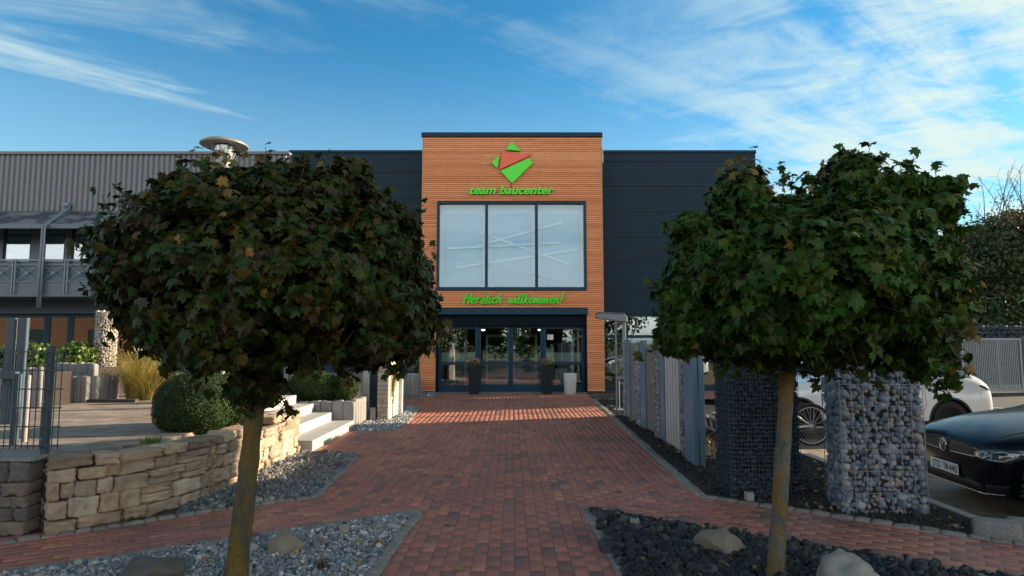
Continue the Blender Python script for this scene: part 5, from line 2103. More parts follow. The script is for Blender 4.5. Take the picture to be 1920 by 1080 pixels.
boulder(533, 1034, 0.15, 0.12, 0.12, 'tan rounded boulder sitting in the pale gravel', 0, 0.2)
boulder(285, 1085, 0.24, 0.14, 0.10, 'dark flat boulder at the lower edge of the pale gravel', 1, 0.1, M('boulder_dark', (0.10, 0.095, 0.08), 0.85, var=0.3, scale=6, bump=0.5, bscale=40))
boulder(1352, 1036, 0.22, 0.15, 0.13, 'smooth olive-tan boulder among the dark basalt stones', 2, 0.1)
boulder(1592, 1108, 0.24, 0.17, 0.19, 'large pale peaked boulder beside the slim maple trunk', 3, 0.5, M('boulder_pale', (0.30, 0.285, 0.26), 0.85, var=0.3, scale=6, bump=0.6, bscale=40))
boulder(735, 992, 0.075, 0.05, 0.035, 'small pale oval stone lying on the gravel', 4, -0.3, m_conc)
boulder(465, 1012, 0.085, 0.06, 0.05, 'small dark stone touching the tan boulder in the gravel', 5, 0.2, M('boulder_dark'))

# blocks under the hedge at the edge of the frame
BL3 = block_templates(3, 8, 0.05, seed=66, n=4)
for i, (px, lab) in enumerate(((1880, 'rough granite block at the corner of the car park beside the hedge'), (1945, 'second rough granite block along the hedge foot'))):
    x, y = G(px, 1010, 0)
    o = scatter('granite_block', [BL3[i]], [(x, y + 0.05, 0.04)], [np.array(Matrix.Rotation(R(-32), 3, 'Z'))], [(0.16, 0.1, 0.09)], m_granite, smooth=True)
    tag(o, lab, 'stone block')
bush('hedge_bush', 'dark green hedge bush at the edge of the car park', [((4.86, 5.35, 0.28), (0.46, 0.42, 0.42)), ((5.4, 5.0, 0.3), (0.5, 0.45, 0.45))], 5000, 0.045, m_box, 'bush', **bkw)

# planters at the doors
m_planter = M('planter_black', (0.009, 0.016, 0.025), 0.5, spec=0.2, var=0.1, scale=5)
m_petal = M('petal_pink', rough=0.6, var=0.1, translucent=0.3, cols=[(0.62, 0.22, 0.26), (0.70, 0.34, 0.36), (0.55, 0.16, 0.2), (0.75, 0.5, 0.48)])


m_potleaf = M('pot_leaf', rough=0.45, var=0.1, translucent=0.3, cols=[(0.03, 0.10, 0.015), (0.06, 0.15, 0.02), (0.09, 0.18, 0.03)])


def planter(px, label):
    x = AT(px, 737, 18.98).x
    t = thing('tall_planter', label, 'planter', (x, 18.98, 0), group='black planters flanking the doors')
    mb = MB()
    a, b, h = 0.135, 0.175, 0.86
    v = [(-a, -a, 0), (a, -a, 0), (a, a, 0), (-a, a, 0), (-b, -b, h), (b, -b, h), (b, b, h), (-b, b, h)]
    v += [(s[0] * 0.88, s[1] * 0.88, h) for s in v[4:8]] + [(s[0] * 0.86, s[1] * 0.86, h - 0.06) for s in v[4:8]]
    f = [(0, 3, 2, 1), (0, 1, 5, 4), (1, 2, 6, 5), (2, 3, 7, 6), (3, 0, 4, 7)]
    f += [(4 + i, 4 + (i + 1) % 4, 8 + (i + 1) % 4, 8 + i) for i in range(4)]
    f += [(8 + i, 8 + (i + 1) % 4, 12 + (i + 1) % 4, 12 + i) for i in range(4)] + [(12, 13, 14, 15)]
    mb.add(v, f)
    mb.build('pot', m_planter, t, bevel=0.006, local=True)
    lobes = [((0, 0, h + 0.07), (0.22, 0.2, 0.13))]
    leaves_on('foliage', lobes, 300, 0.065, m_potleaf, OV, t, droop=0.2, up=0.4, scatter_n=0.6, lo=0.3, hi=1.05)
    o2 = [((0.01, -0.03, h + 0.13), (0.20, 0.18, 0.11))]
    leaves_on('flowers', o2, 130, 0.05, m_petal, QD, t, droop=0.0, up=0.6, scatter_n=0.6, lo=0.8, hi=1.1)
    for ch in t.children:
        ch.matrix_parent_inverse = Matrix.Identity(4)
    return t


planter(888.5, 'tall black planter with pink flowers in front of the first side window and sliding door')
planter(1026.5, 'tall black planter with pink flowers next to the grey concrete tub')
x = AT(1069, 737, 18.95).x
cp = thing('concrete_tub', 'smooth pale-grey round concrete tub standing before the larch corner', 'tub', (x, 18.95, 0))
MB().lathe([(0.0, 0.0), (0.16, 0.0), (0.17, 0.01), (0.205, 0.58), (0.203, 0.62), (0.17, 0.63), (0.165, 0.56), (0.0, 0.55)], (x, 18.95, 0), 32).build('shell', M('tub_concrete', (0.46, 0.47, 0.47), 0.75, var=0.1, scale=8), cp, smooth=True)

# ---- gate and wall by the road
gt = thing('steel_gate', 'grey vertical-bar steel gate across the yard entrance', 'gate', (*G(1860, 737, PARK), PARK))
YGt = G(1860, 737, PARK)[1]
a, b = AT(1806, 738, YGt), AT(1913, 634, YGt)
m_gate = M('gate_grey', (0.24, 0.26, 0.27), 0.5, metal=0.3, var=0.12)
mb = MB()
mb.box(a.x, a.x + 0.07, YGt - 0.035, YGt + 0.035, PARK + 0.05, b.z)
mb.box(b.x - 0.07, b.x, YGt - 0.035, YGt + 0.035, PARK + 0.05, b.z)
mb.box((a.x + b.x) / 2 + 0.2, (a.x + b.x) / 2 + 0.25, YGt - 0.03, YGt + 0.03, PARK + 0.14, b.z - 0.08)
mb.box(a.x + 0.07, b.x - 0.07, YGt - 0.033, YGt + 0.033, b.z - 0.08, b.z)
mb.box(a.x + 0.07, b.x - 0.07, YGt - 0.033, YGt + 0.033, PARK + 0.06, PARK + 0.14)
mb.build('gate_frame', m_gate, gt, bevel=0.005)
mb = MB()
x = a.x + 0.1
while x < b.x - 0.1:
    mb.box(x, x + 0.028, YGt - 0.015, YGt + 0.015, PARK + 0.14, b.z - 0.08)
    x += 0.062
mb.build('bars', m_gate, gt)
g2 = thing('steel_gate', 'second steel gate leaf with thick post at the edge of the yard', 'gate', (b.x + 1.0, YGt, PARK))
mb = MB()
mb.box(b.x + 0.1, b.x + 0.26, YGt - 0.08, YGt + 0.08, PARK, b.z + 0.08)
mb.build('gate_post', m_gate, g2, bevel=0.006)
mb = MB()
mb.box(b.x + 0.3, b.x + 3, YGt - 0.033, YGt + 0.033, b.z - 0.08, b.z)
mb.box(b.x + 0.3, b.x + 3, YGt - 0.033, YGt + 0.033, PARK + 0.06, PARK + 0.14)
x = b.x + 0.3
while x < b.x + 3:
    mb.box(x, x + 0.028, YGt - 0.015, YGt + 0.015, PARK + 0.14, b.z - 0.08)
    x += 0.062
mb.build('bars', m_gate, g2)
a, b = AT(1740, 700, 27), AT(1850, 613, 27)
gabion_box('gabion_wall', 'long grey gabion wall below the trees behind the steel gate', (a.x + b.x) / 2 + 0.5, 27, PARK, b.x - a.x + 3, 0.6, b.z - PARK, 0, 0.085, m_darkstone, 0.25, 0.25, 0.004, m_galv, stones=GST, cat='wall')

# ---- fallen leaves on the bricks, each its own object
MAP = leaf_maple()
m_fallen = M('fallen_leaf', rough=0.7, var=0.2, scale=30, cols=[(0.30, 0.13, 0.04), (0.42, 0.27, 0.06), (0.22, 0.09, 0.04), (0.36, 0.30, 0.14), (0.14, 0.08, 0.05)])
FL = [(842, 982, 'curled pale leaf lying on the bricks near the gravel corner'), (1033, 976, 'dark withered leaf lying on the bricks of the narrow walk'), (862, 1066, 'yellow-green leaf lying on the bricks at the lower edge of the picture'),
      (1318, 985, 'brown leaf lying on the side path near the basalt stones'), (1390, 982, 'dry leaf lying on the side path between basalt bed and mesh pillar'), (1669, 1048, 'green-brown leaf on the side path beside the pale peaked boulder'),
      (1101, 888, 'small pale leaf on the wide brick walk'), (1160, 920, 'tan leaf on the brick walk near the granite kerb'), (778, 919, 'dark leaf at the tip of the gravel triangle kerb'), (1062, 878, 'olive leaf on the wide brick walk'),
      (930, 830, 'tiny pale leaf in the middle of the brick walk'), (985, 874, 'tiny light leaf in the middle of the brick walk'), (1031, 908, 'tiny tan leaf before the junction of the walks'), (1790, 985, 'yellow leaf on the mulch beside the pale gabion pillar')]
for px, py, lab in FL:
    x, y = G(px, py, 0.01)
    tiny = 'tiny' in lab or 'small' in lab
    o = scatter('fallen_leaf', [MAP], [(0, 0, 0)], [np.array((Matrix.Rotation(rng.uniform(0, 6.28), 3, 'Z') @ Matrix.Rotation(rng.uniform(-0.4, 0.4), 3, 'X')))], [0.045 if tiny else 0.085], m_fallen)
    o.location = (x, y, 0.018)
    tag(o, lab, 'leaf', None)
m_rosette = M('rosette_leaf', rough=0.5, var=0.1, cols=[(0.06, 0.02, 0.02), (0.10, 0.03, 0.025), (0.05, 0.07, 0.02), (0.08, 0.09, 0.025)])
# little sedum plants in the gravel
for px, py, lab, k in ((604, 1068, 'dark red and green rosette plant in the pale gravel', 1), (710, 1022, 'small dried weed in the pale gravel close to the path', 2)):
    x, y = G(px, py, 0.01)
    c = [((0, 0, 0.02), (0.07, 0.06, 0.04))]
    o = leaves_on('rosette_plant', c, 60, 0.03, m_rosette if k == 1 else m_fallen, OV, None, droop=-0.5, up=0.5, lo=0.4, hi=1.1)
    o.location = (x, y, 0.01)
    tag(o, lab, 'plant')

# dry leaf scraps caught between the stones
for nm, poly, cnt in (('leaf_litter', bedA, 260), ('leaf_litter', bedB, 240), ('leaf_litter', bedC, 90), ('leaf_litter', bedF, 260)):
    pts = poly_points(poly, 0.08)
    pts = [pts[i] for i in nrg.choice(len(pts), size=min(cnt, len(pts)), replace=False)]
    n = len(pts)
    z0_ = 0.045 if poly is bedB else 0.028
    loc = np.array([(x, y, z0_) for x, y in pts])
    nv = np.array([0, 0, 1.0]) + nrg.normal(size=(n, 3)) * 0.45
    kind(scatter(nm, [MAP, OV[0]], loc, frames(nv, nrg.normal(size=(n, 3))), nrg.uniform(0.02, 0.055, n), m_fallen), 'stuff')
# ------------------------------------------------------------------ cars and bicycle
m_tyre = M('tyre_rubber', (0.016, 0.016, 0.017), 0.8, var=0.15, scale=20)
m_rim = M('alloy_rim', (0.50, 0.51, 0.53), 0.4, metal=0.25, var=0.05)
m_rimdark = M('rim_dark', (0.04, 0.042, 0.045), 0.4, metal=0.5, var=0.05)
m_blackcar = M('black_lacquer', (0.005, 0.007, 0.011), 0.25, var=0.05, spec=0.1, coat=0.3)
m_whitecar = M('white_lacquer', (0.72, 0.73, 0.74), 0.22, var=0.02, coat=0.8)
m_cladding = M('black_plastic', (0.014, 0.014, 0.016), 0.55, var=0.1)
m_carglass = M('car_glass', (0.012, 0.016, 0.02), 0.05, var=0, spec=0.9)
m_chrome = M('chrome', (0.62, 0.64, 0.66), 0.12, metal=1.0, var=0.03)
m_lens = M('lamp_lens', (0.06, 0.075, 0.085), 0.06, var=0.1, scale=30, spec=0.8, coat=1.0)
m_ledstrip = M('light_strip', (0.72, 0.75, 0.78), 0.2, var=0)
m_tail = M('tail_lens', (0.10, 0.01, 0.012), 0.1, var=0.05, coat=1.0)


def loft_body(name, stations, mat_body, mat_glass, mat_low, ws, roof, parent, arches, arch_r, width, low_z=None):
    """stations: x, w, zb, zmid, zsh, zbelt, wb, wtop, ztop, crown"""
    rows = []
    for (x, w, zb, zmid, zsh, zbelt, wb, wtop, ztop, crown) in stations:
        rows.append([(0, zb), (w * 0.7, zb), (w * 0.95, zb + 0.03), (w * 0.99, zb + 0.14), (w, zmid), (w * 0.985, zsh), (wb, zbelt),
                     ((wb * 0.45 + wtop * 0.55), zbelt * 0.45 + ztop * 0.55), (wtop, ztop - 0.012), (wtop * 0.6, ztop + crown * 0.75), (0, ztop + crown)])
    n = len(rows[0])
    full = 2 * n - 2
    vs, fs, mi = [], [], []
    for s, r in zip(stations, rows):
        ring = [(y, z) for y, z in r] + [(-y, z) for y, z in r[-2:0:-1]]
        vs += [(s[0], y, z) for y, z in ring]
    for i in range(len(rows) - 1):
        for j in range(full):
            a, b = i * full + j, i * full + (j + 1) % full
            fs.append((a, b, b + full, a + full))
            jj = j if j < n - 1 else full - 1 - j
            m = 0
            if ws <= i < roof and jj >= 7:
                m = 1
            elif i >= ws + 1 and i < len(rows) - 3 and jj in (6, 7):
                m = 1
            elif jj <= 1 or (low_z and jj == 2):
                m = 2
            mi.append(m)
    fs.append(tuple(range(full))[::-1])
    mi.append(0)
    fs.append(tuple(range((len(rows) - 1) * full, len(rows) * full)))
    mi.append(0)
    me = bpy.data.meshes.new(name)
    me.from_pydata(vs, [], fs)
    for m in (mat_body, mat_glass, mat_low):
        me.materials.append(m)
    me.polygons.foreach_set('material_index', mi)
    bm = bmesh.new()
    bm.from_mesh(me)
    bmesh.ops.recalc_face_normals(bm, faces=bm.faces)
    bm.to_mesh(me)
    bm.free()
    o = bpy.data.objects.new(name, me)
    COL.objects.link(o)
    ss = o.modifiers.new('s', 'SUBSURF')
    ss.levels = ss.render_levels = 3
    cutters = []
    mb = MB()
    for ax, r in arches:
        for sgn in (-1, 1):
            y0, y1 = sgn * (width * 0.5 - 0.30), sgn * (width * 0.5 + 0.2)
            mb.lathe([(r, min(y0, y1)), (r, max(y0, y1))], (ax, 0, 0.33), 40, axis='y')
    c = mb.build('cut', mat_low)
    bo = o.modifiers.new('b', 'BOOLEAN')
    bo.operation = 'DIFFERENCE'
    bo.object = c
    bo.solver = 'EXACT'
    dg = bpy.context.evaluated_depsgraph_get()
    dg.update()
    new = bpy.data.meshes.new_from_object(o.evaluated_get(dg))
    if len(new.polygons) < 100:
        print('BOOLEAN FAILED', len(new.polygons))
    o.modifiers.clear()
    o.data = new
    bpy.data.objects.remove(c)
    new.polygons.foreach_set('use_smooth', [True] * len(new.polygons))
    try:
        new.set_sharp_from_angle(angle=R(35))
    except Exception:
        pass
    attach(o, parent, local=True)
    return o


def body_bvh(o):
    me = o.data
    return BVHTree.FromPolygons([v.co.copy() for v in me.vertices], [tuple(p.vertices) for p in me.polygons])


def on_front(bvh, y, z, off=0.005):
    h = bvh.ray_cast(Vector((-2, y, z)), Vector((1, 0, 0)))
    if h[0] is None:
        return None
    n = h[1] if h[1].x < 0 else -h[1]
    return h[0] + n * off


def on_side(bvh, x, z, off=0.005, sgn=-1):
    h = bvh.ray_cast(Vector((x, sgn * 3, z)), Vector((0, -sgn, 0)))
    if h[0] is None:
        return None
    n = h[1] if h[1].y * sgn > 0 else -h[1]
    return h[0] + n * off


def patch(name, poly, proj, mat, parent, cuts=3):
    bm = bmesh.new()
    f = bm.faces.new([bm.verts.new((a, b, 0)) for a, b in poly])
    bmesh.ops.triangulate(bm, faces=[f])
    for _ in range(cuts):
        bmesh.ops.subdivide_edges(bm, edges=[e for e in bm.edges if e.calc_length() > 0.04], cuts=1)
        bmesh.ops.triangulate(bm, faces=bm.faces[:])
    last = None
    for v in bm.verts:
        p = proj(v.co.x, v.co.y)
        if p is None:
            p = last or Vector((0, 0, 0))
        v.co = p
        last = p.copy()
    bmesh.ops.recalc_face_normals(bm, faces=bm.faces)
    me = bpy.data.meshes.new(name)
    bm.to_mesh(me)
    bm.free()
    me.materials.append(mat)
    me.polygons.foreach_set('use_smooth', [True] * len(me.polygons))
    o = bpy.data.objects.new(name, me)
    COL.objects.link(o)
    so = o.modifiers.new('thickness', 'SOLIDIFY')
    so.thickness = 0.004
    so.offset = 0
    attach(o, parent, local=True)
    return o


def strip(name, pts, proj, r, mat, parent, n=6):
    out = []
    for a, b in zip(pts[:-1], pts[1:]):
        k = max(2, int(math.hypot(b[0] - a[0], b[1] - a[1]) / 0.03))
        for i in range(k):
            t = i / k
            p = proj(a[0] + (b[0] - a[0]) * t, a[1] + (b[1] - a[1]) * t)
            if p is not None:
                out.append(p)
    p = proj(*pts[-1])
    if p is not None:
        out.append(p)
    return MB().tube(out, r, n).build(name, mat, parent, smooth=True, local=True)


def wheel(parent, x, y, sgn, r, w, spokes, rim_mat=None, dark_rim=False):
    """a wheel at x, y; its outside faces sgn*y"""
    prof = [(r * 0.70, -w / 2), (r * 0.9, -w / 2), (r * 0.985, -w * 0.36), (r, -w * 0.2), (r, w * 0.2), (r * 0.985, w * 0.36), (r * 0.9, w / 2), (r * 0.70, w / 2), (r * 0.68, 0.0), (r * 0.70, -w / 2)]
    t = MB().lathe(prof, (x, y, r), 40, axis='y').build('wheel', m_tyre, parent, smooth=True, local=True)
    yo = y + sgn * w * 0.36
    mb = MB()
    mb.lathe([(r * 0.70, y - yo + sgn * w * 0.49), (r * 0.66, y - yo + sgn * w * 0.5), (r * 0.64, y - yo + sgn * w * 0.3), (r * 0.62, y - yo - sgn * w * 0.3)], (x, yo, r), 40, axis='y')
    rim = mb.build('rim', m_rim, t, smooth=True)
    mb = MB()
    for k in range(spokes):
        a = 2 * math.pi * k / spokes + 0.3
        d = Vector((math.cos(a), 0, math.sin(a)))
        s = Vector((-math.sin(a), 0, math.cos(a)))
        c = Vector((x, yo, r))
        p = [c + d * r * 0.10 + s * r * 0.075, c + d * r * 0.66 + s * r * 0.105, c + d * r * 0.66 - s * r * 0.105, c + d * r * 0.10 - s * r * 0.075]
        o1 = Vector((0, sgn * 0.012, 0))
        o2 = Vector((0, -sgn * 0.02, 0))
        vs = [q + o1 for q in p] + [q + o2 for q in p]
        mb.add(vs, [(0, 1, 2, 3), (7, 6, 5, 4), (0, 4, 5, 1), (1, 5, 6, 2), (2, 6, 7, 3), (3, 7, 4, 0)])
    mb.lathe([(0, sgn * 0.022), (r * 0.1, sgn * 0.02), (r * 0.14, sgn * 0.005), (r * 0.14, -sgn * 0.02)], (x, yo, r), 20, axis='y')
    mb.build('spokes', m_rim, t)
    MB().lathe([(0, -sgn * 0.03), (r * 0.6, -sgn * 0.03), (r * 0.6, -sgn * 0.035)], (x, yo, r), 24, axis='y').build('brake_disc', m_rimdark, t)
    return t


for o_ in []:
    pass

# ---- black hatchback
GOLF = (4.75, 6.98)
car = thing('parked_car', 'shiny black hatchback parked nose-in with plate STD TM 440', 'car', (GOLF[0], GOLF[1], PARK), R(-6))
stn = [(0.00, 0.56, 0.30, 0.44, 0.60, 0.655, 0.50, 0.40, 0.69, 0.01), (0.05, 0.70, 0.22, 0.44, 0.63, 0.69, 0.64, 0.50, 0.735, 0.015), (0.17, 0.815, 0.19, 0.45, 0.68, 0.75, 0.75, 0.58, 0.80, 0.02),
       (0.40, 0.872, 0.17, 0.47, 0.73, 0.82, 0.80, 0.62, 0.875, 0.03), (0.75, 0.892, 0.17, 0.48, 0.79, 0.885, 0.80, 0.64, 0.94, 0.03), (1.10, 0.895, 0.17, 0.5, 0.83, 0.93, 0.80, 0.66, 0.99, 0.03),
       (1.28, 0.895, 0.17, 0.5, 0.85, 0.95, 0.81, 0.70, 1.02, 0.03), (1.72, 0.895, 0.17, 0.5, 0.86, 0.96, 0.83, 0.62, 1.27, 0.03), (2.10, 0.895, 0.17, 0.5, 0.87, 0.97, 0.83, 0.58, 1.425, 0.03),
       (2.75, 0.895, 0.17, 0.5, 0.88, 0.98, 0.83, 0.57, 1.46, 0.02), (3.4, 0.895, 0.17, 0.5, 0.88, 0.99, 0.82, 0.56, 1.44, 0.02), (3.85, 0.885, 0.19, 0.5, 0.88, 1.0, 0.79, 0.55, 1.38, 0.02),
       (4.12, 0.86, 0.24, 0.5, 0.85, 0.98, 0.72, 0.6, 1.06, 0.02), (4.25, 0.78, 0.32, 0.5, 0.78, 0.85, 0.66, 0.55, 0.9, 0.01)]
gb = loft_body('body', stn, m_blackcar, m_carglass, m_cladding, 6, 8, car, [(0.84, 0.345), (3.47, 0.345)], 0.345, 1.79)
bv = body_bvh(gb)
pf = lambda y, z: on_front(bv, y, z, 0.004)
pf2 = lambda y, z: on_front(bv, y, z, 0.010)
pf3 = lambda y, z: on_front(bv, y, z, 0.016)
patch('grille', [(-0.50, 0.585), (0.50, 0.585), (0.50, 0.665), (0.3, 0.672), (-0.3, 0.672), (-0.50, 0.665)], pf, m_cladding, car)
strip('chrome_strip', [(-0.52, 0.595), (-0.1, 0.585)], pf2, 0.006, m_chrome, car)
strip('chrome_strip', [(0.1, 0.585), (0.52, 0.595)], pf2, 0.006, m_chrome, car)
patch('lower_grille', [(-0.6, 0.225), (0.6, 0.225), (0.56, 0.335), (-0.56, 0.335)], pf, m_cladding, car)
strip('chrome_strip', [(-0.74, 0.27), (-0.55, 0.245), (0.55, 0.245), (0.74, 0.27)], pf2, 0.006, m_chrome, car)
for s in (-1, 1):
    hl = patch('headlight', [(s * 0.50, 0.60), (s * 0.62, 0.575), (s * 0.78, 0.575), (s * 0.835, 0.64), (s * 0.82, 0.70), (s * 0.68, 0.69), (s * 0.52, 0.655)], pf2, m_lens, car)
    strip('light_strip', [(s * 0.53, 0.607), (s * 0.63, 0.598), (s * 0.675, 0.63), (s * 0.62, 0.655), (s * 0.58, 0.645)], pf3, 0.0045, m_ledstrip, hl)
    strip('light_strip', [(s * 0.66, 0.590), (s * 0.76, 0.588), (s * 0.81, 0.645), (s * 0.745, 0.675), (s * 0.70, 0.66)], pf3, 0.0045, m_ledstrip, hl)
    patch('fog_light', [(s * 0.62, 0.26), (s * 0.76, 0.27), (s * 0.78, 0.36), (s * 0.62, 0.34)], pf, m_cladding, car)
# emblem: a ring with V above W
ec = on_front(bv, 0, 0.635, 0.02)
mb = MB()
rr = 0.066
mb.tube([(ec.x, rr * math.cos(2 * math.pi * k / 24), ec.z + rr * math.sin(2 * math.pi * k / 24)) for k in range(24)], 0.006, 6, closed=True)
for pl in ([(-0.028, 0.058), (0.0, 0.004), (0.028, 0.058)], [(-0.056, 0.032), (-0.026, -0.052), (0.0, -0.008), (0.026, -0.052), (0.056, 0.032)]):
    mb.tube([(ec.x, a, ec.z + b) for a, b in pl], 0.0055, 6)
eb = mb.build('emblem', m_chrome, car, smooth=True, local=True)
MB().lathe([(0, 0.004), (0.062, 0.004), (0.064, 0.014)], (ec.x, 0, ec.z), 24, axis='x').build('emblem_base', m_cladding, eb)
# plate
pc = on_front(bv, 0, 0.41, 0.022)
plm = M('plate_white', (0.66, 0.68, 0.68), 0.45, var=0.04)
plb = M('plate_blue', (0.02, 0.06, 0.35), 0.45, var=0)
pli = M('plate_black', (0.01, 0.01, 0.01), 0.5, var=0)
pt = MB().box(pc.x - 0.004, pc.x + 0.006, -0.26, 0.26, pc.z - 0.056, pc.z + 0.056).build('number_plate', plm, car, bevel=0.002, local=True)
MB().box(pc.x + 0.007, pc.x + 0.012, -0.275, 0.275, pc.z - 0.072, pc.z + 0.062).build('plate_holder', m_cladding, pt)
MB().box(pc.x - 0.0055, pc.x - 0.0042, 0.215, 0.258, pc.z - 0.054, pc.z + 0.054).build('country_band', plb, pt)
# letters: seen from the front (looking along +x) the text runs from +y to -y
for s, a, b in (('STD', 0.205, 0.055), ('TM', 0.005, -0.085), ('440', -0.105, -0.245)):
    me = text_mesh(s, 1.0, 0.0, offset=0.012)
    v = np.empty(len(me.vertices) * 3, dtype=np.float32)
    me.vertices.foreach_get('co', v)
    v = v.reshape(-1, 3)
    lo, hi = v.min(0), v.max(0)
    o3 = np.zeros_like(v)
    o3[:, 1] = a + (v[:, 0] - lo[0]) / (hi[0] - lo[0]) * (b - a)
    o3[:, 2] = pc.z - 0.038 + (v[:, 1] - lo[1]) / (hi[1] - lo[1]) * 0.076
    o3[:, 0] = pc.x - 0.0055
    me.vertices.foreach_set('co', o3.reshape(-1))
    me.materials.clear()
    me.materials.append(pli)
    me.update()
    ob = bpy.data.objects.new('lettering', me)
    COL.objects.link(ob)
    attach(ob, pt, True)
for k in (0.012, -0.012):
    mb = MB().lathe([(0, -0.0056), (0.009, -0.0055), (0.009, -0.004)], (pc.x, 0.03, pc.z + k * 1.2), 10, axis='x')
    mb.build('seal', plb, pt)
for s in (-1, 1):
    for wx_ in (0.84, 3.47):
        wheel(car, wx_, s * 0.78, s, 0.315, 0.20, 5)
# bonnet creases and wing mirrors, wipers
for s in (-1, 1):
    strip('bonnet_seam', [(0.10, 0.0), (0.10, 0.0)], lambda a, b: Vector((0.3, s * 0.70, 0.0)), 0.0001, m_cladding, car) if False else None
    pts = []
    for k in range(12):
        x = 0.22 + k * 0.08
        h = bv.ray_cast(Vector((x, s * (0.60 + 0.012 * k), 3)), Vector((0, 0, -1)))
        if h[0] is not None:
            pts.append(h[0] + Vector((0, 0, 0.001)))
    MB().tube(pts, 0.004, 5).build('bonnet_seam', m_cladding, car, local=True)
    c = Vector((1.62, s * 1.0, 1.0))
    mbm = MB()
    base = rcube(3, 4)
    mbm.add([(c.x + p[0] * 0.07, c.y + p[1] * 0.10, c.z + p[2] * 0.065) for p in base[0]], [tuple(f) for f in base[1][0]])
    mr_ = mbm.build('wing_mirror', m_blackcar, car, smooth=True, local=True)
    MB().bar((1.62, s * 0.84, 0.96), (1.62, s * 0.94, 0.985), 0.05, 0.03).build('mirror_arm', m_cladding, mr_)
for y in (-0.35, 0.15):
    h1 = bv.ray_cast(Vector((1.30, y, 3)), Vector((0, 0, -1)))[0]
    h2 = bv.ray_cast(Vector((1.42, y + 0.5, 3)), Vector((0, 0, -1)))[0]
    MB().bar(h1 + Vector((0, 0, 0.012)), h2 + Vector((0, 0, 0.012)), 0.015).build('wiper', m_cladding, car, local=True)

# ---- white crossover
YN = 11.45
s_ = 0.94
wcx = (1770 - 960) / (F / YN * 1.0) - 3.77 * s_
WC = thing('parked_car', 'white electric crossover parked side-on beyond the pale gabion pillar', 'car', (wcx, YN + 0.94, PARK), R(-1))
WC.scale = (s_, 1, 1)
stw = [(0.00, 0.56, 0.32, 0.45, 0.58, 0.66, 0.5, 0.4, 0.72, 0.01), (0.06, 0.74, 0.24, 0.46, 0.64, 0.74, 0.66, 0.5, 0.80, 0.02), (0.22, 0.88, 0.20, 0.48, 0.74, 0.84, 0.78, 0.6, 0.90, 0.03),
       (0.55, 0.95, 0.19, 0.5, 0.84, 0.95, 0.84, 0.66, 0.98, 0.03), (1.0, 0.96, 0.19, 0.52, 0.92, 1.02, 0.85, 0.68, 1.05, 0.03), (1.25, 0.96, 0.19, 0.52, 0.94, 1.05, 0.86, 0.72, 1.10, 0.03),
       (1.75, 0.96, 0.19, 0.52, 0.95, 1.06, 0.88, 0.64, 1.40, 0.03), (2.15, 0.96, 0.19, 0.52, 0.96, 1.07, 0.88, 0.60, 1.57, 0.03), (2.7, 0.96, 0.19, 0.52, 0.97, 1.09, 0.88, 0.58, 1.61, 0.03),
       (3.3, 0.96, 0.19, 0.52, 0.98, 1.10, 0.88, 0.58, 1.56, 0.03), (3.9, 0.96, 0.21, 0.52, 0.99, 1.12, 0.86, 0.57, 1.41, 0.03), (4.35, 0.94, 0.25, 0.54, 0.98, 1.10, 0.80, 0.6, 1.20, 0.02),
       (4.62, 0.88, 0.30, 0.56, 0.92, 1.03, 0.74, 0.6, 1.10, 0.01), (4.75, 0.74, 0.36, 0.56, 0.78, 0.86, 0.62, 0.5, 0.92, 0.01)]
wb_ = loft_body('body', stw, m_whitecar, m_carglass, m_cladding, 5, 7, WC, [(0.88, 0.40), (3.77, 0.40)], 0.40, 1.92, True)
bw = body_bvh(wb_)
for s in (-1, 1):
    for wx_ in (0.88, 3.77):
        wheel(WC, wx_, s * 0.83, s, 0.35, 0.24, 5)
        mb = MB()
        arc = []
        for k in range(25):
            a = R(-12 + 204 * k / 24)
            p = on_side(bw, wx_ + 0.435 * math.cos(a), 0.33 + 0.435 * math.sin(a), 0.004, s)
            q = on_side(bw, wx_ + 0.395 * math.cos(a), 0.33 + 0.395 * math.sin(a), 0.006, s)
            if p is not None and abs(p.y) > 0.7:
                arc.append((p, Vector((wx_ + 0.398 * math.cos(a), p.y + s * 0.006, 0.33 + 0.398 * math.sin(a)))))
        for (p, q), (p2, q2) in zip(arc[:-1], arc[1:]):
            o1 = Vector((0, -s * 0.05, 0))
            mb.add([p, p2, q2, q, p + o1, p2 + o1, q2 + o1, q + o1], [(0, 1, 2, 3), (3, 2, 6, 7), (4, 7, 6, 5), (0, 4, 5, 1)])
        mb.build('arch_trim', m_cladding, WC, local=True)
    ps = lambda x, z, s=s: on_side(bw, x, z, 0.006, s)
    patch('tail_light', [(4.40, 0.98), (4.70, 0.93), (4.70, 0.86), (4.52, 0.89), (4.36, 0.955)], ps, m_tail, WC)
    patch('side_repeater', [(1.32, 0.73), (1.43, 0.75), (1.41, 0.715), (1.37, 0.70)], ps, m_cladding, WC)
    for xx in (1.30, 2.32, 3.28):
        strip('door_seam', [(xx, 1.02), (xx + 0.02, 0.6), (xx + (0.05 if xx < 3 else -0.18), 0.36)], lambda x, z, s=s: on_side(bw, x, z, 0.0005, s), 0.0035, m_cladding, WC, 5)
    patch('headlight', [(0.16, 0.72), (0.42, 0.80), (0.46, 0.84), (0.22, 0.79)], ps, m_lens, WC)
    for xx in (2.12, 3.08):
        patch('door_handle', [(xx, 0.90), (xx + 0.17, 0.905), (xx + 0.17, 0.93), (xx, 0.925)], ps, m_chrome, WC)
strip('sill_seam', [(1.35, 0.36), (3.2, 0.36)], lambda x, z: on_side(bw, x, z, 0.002, -1), 0.006, m_cladding, WC)

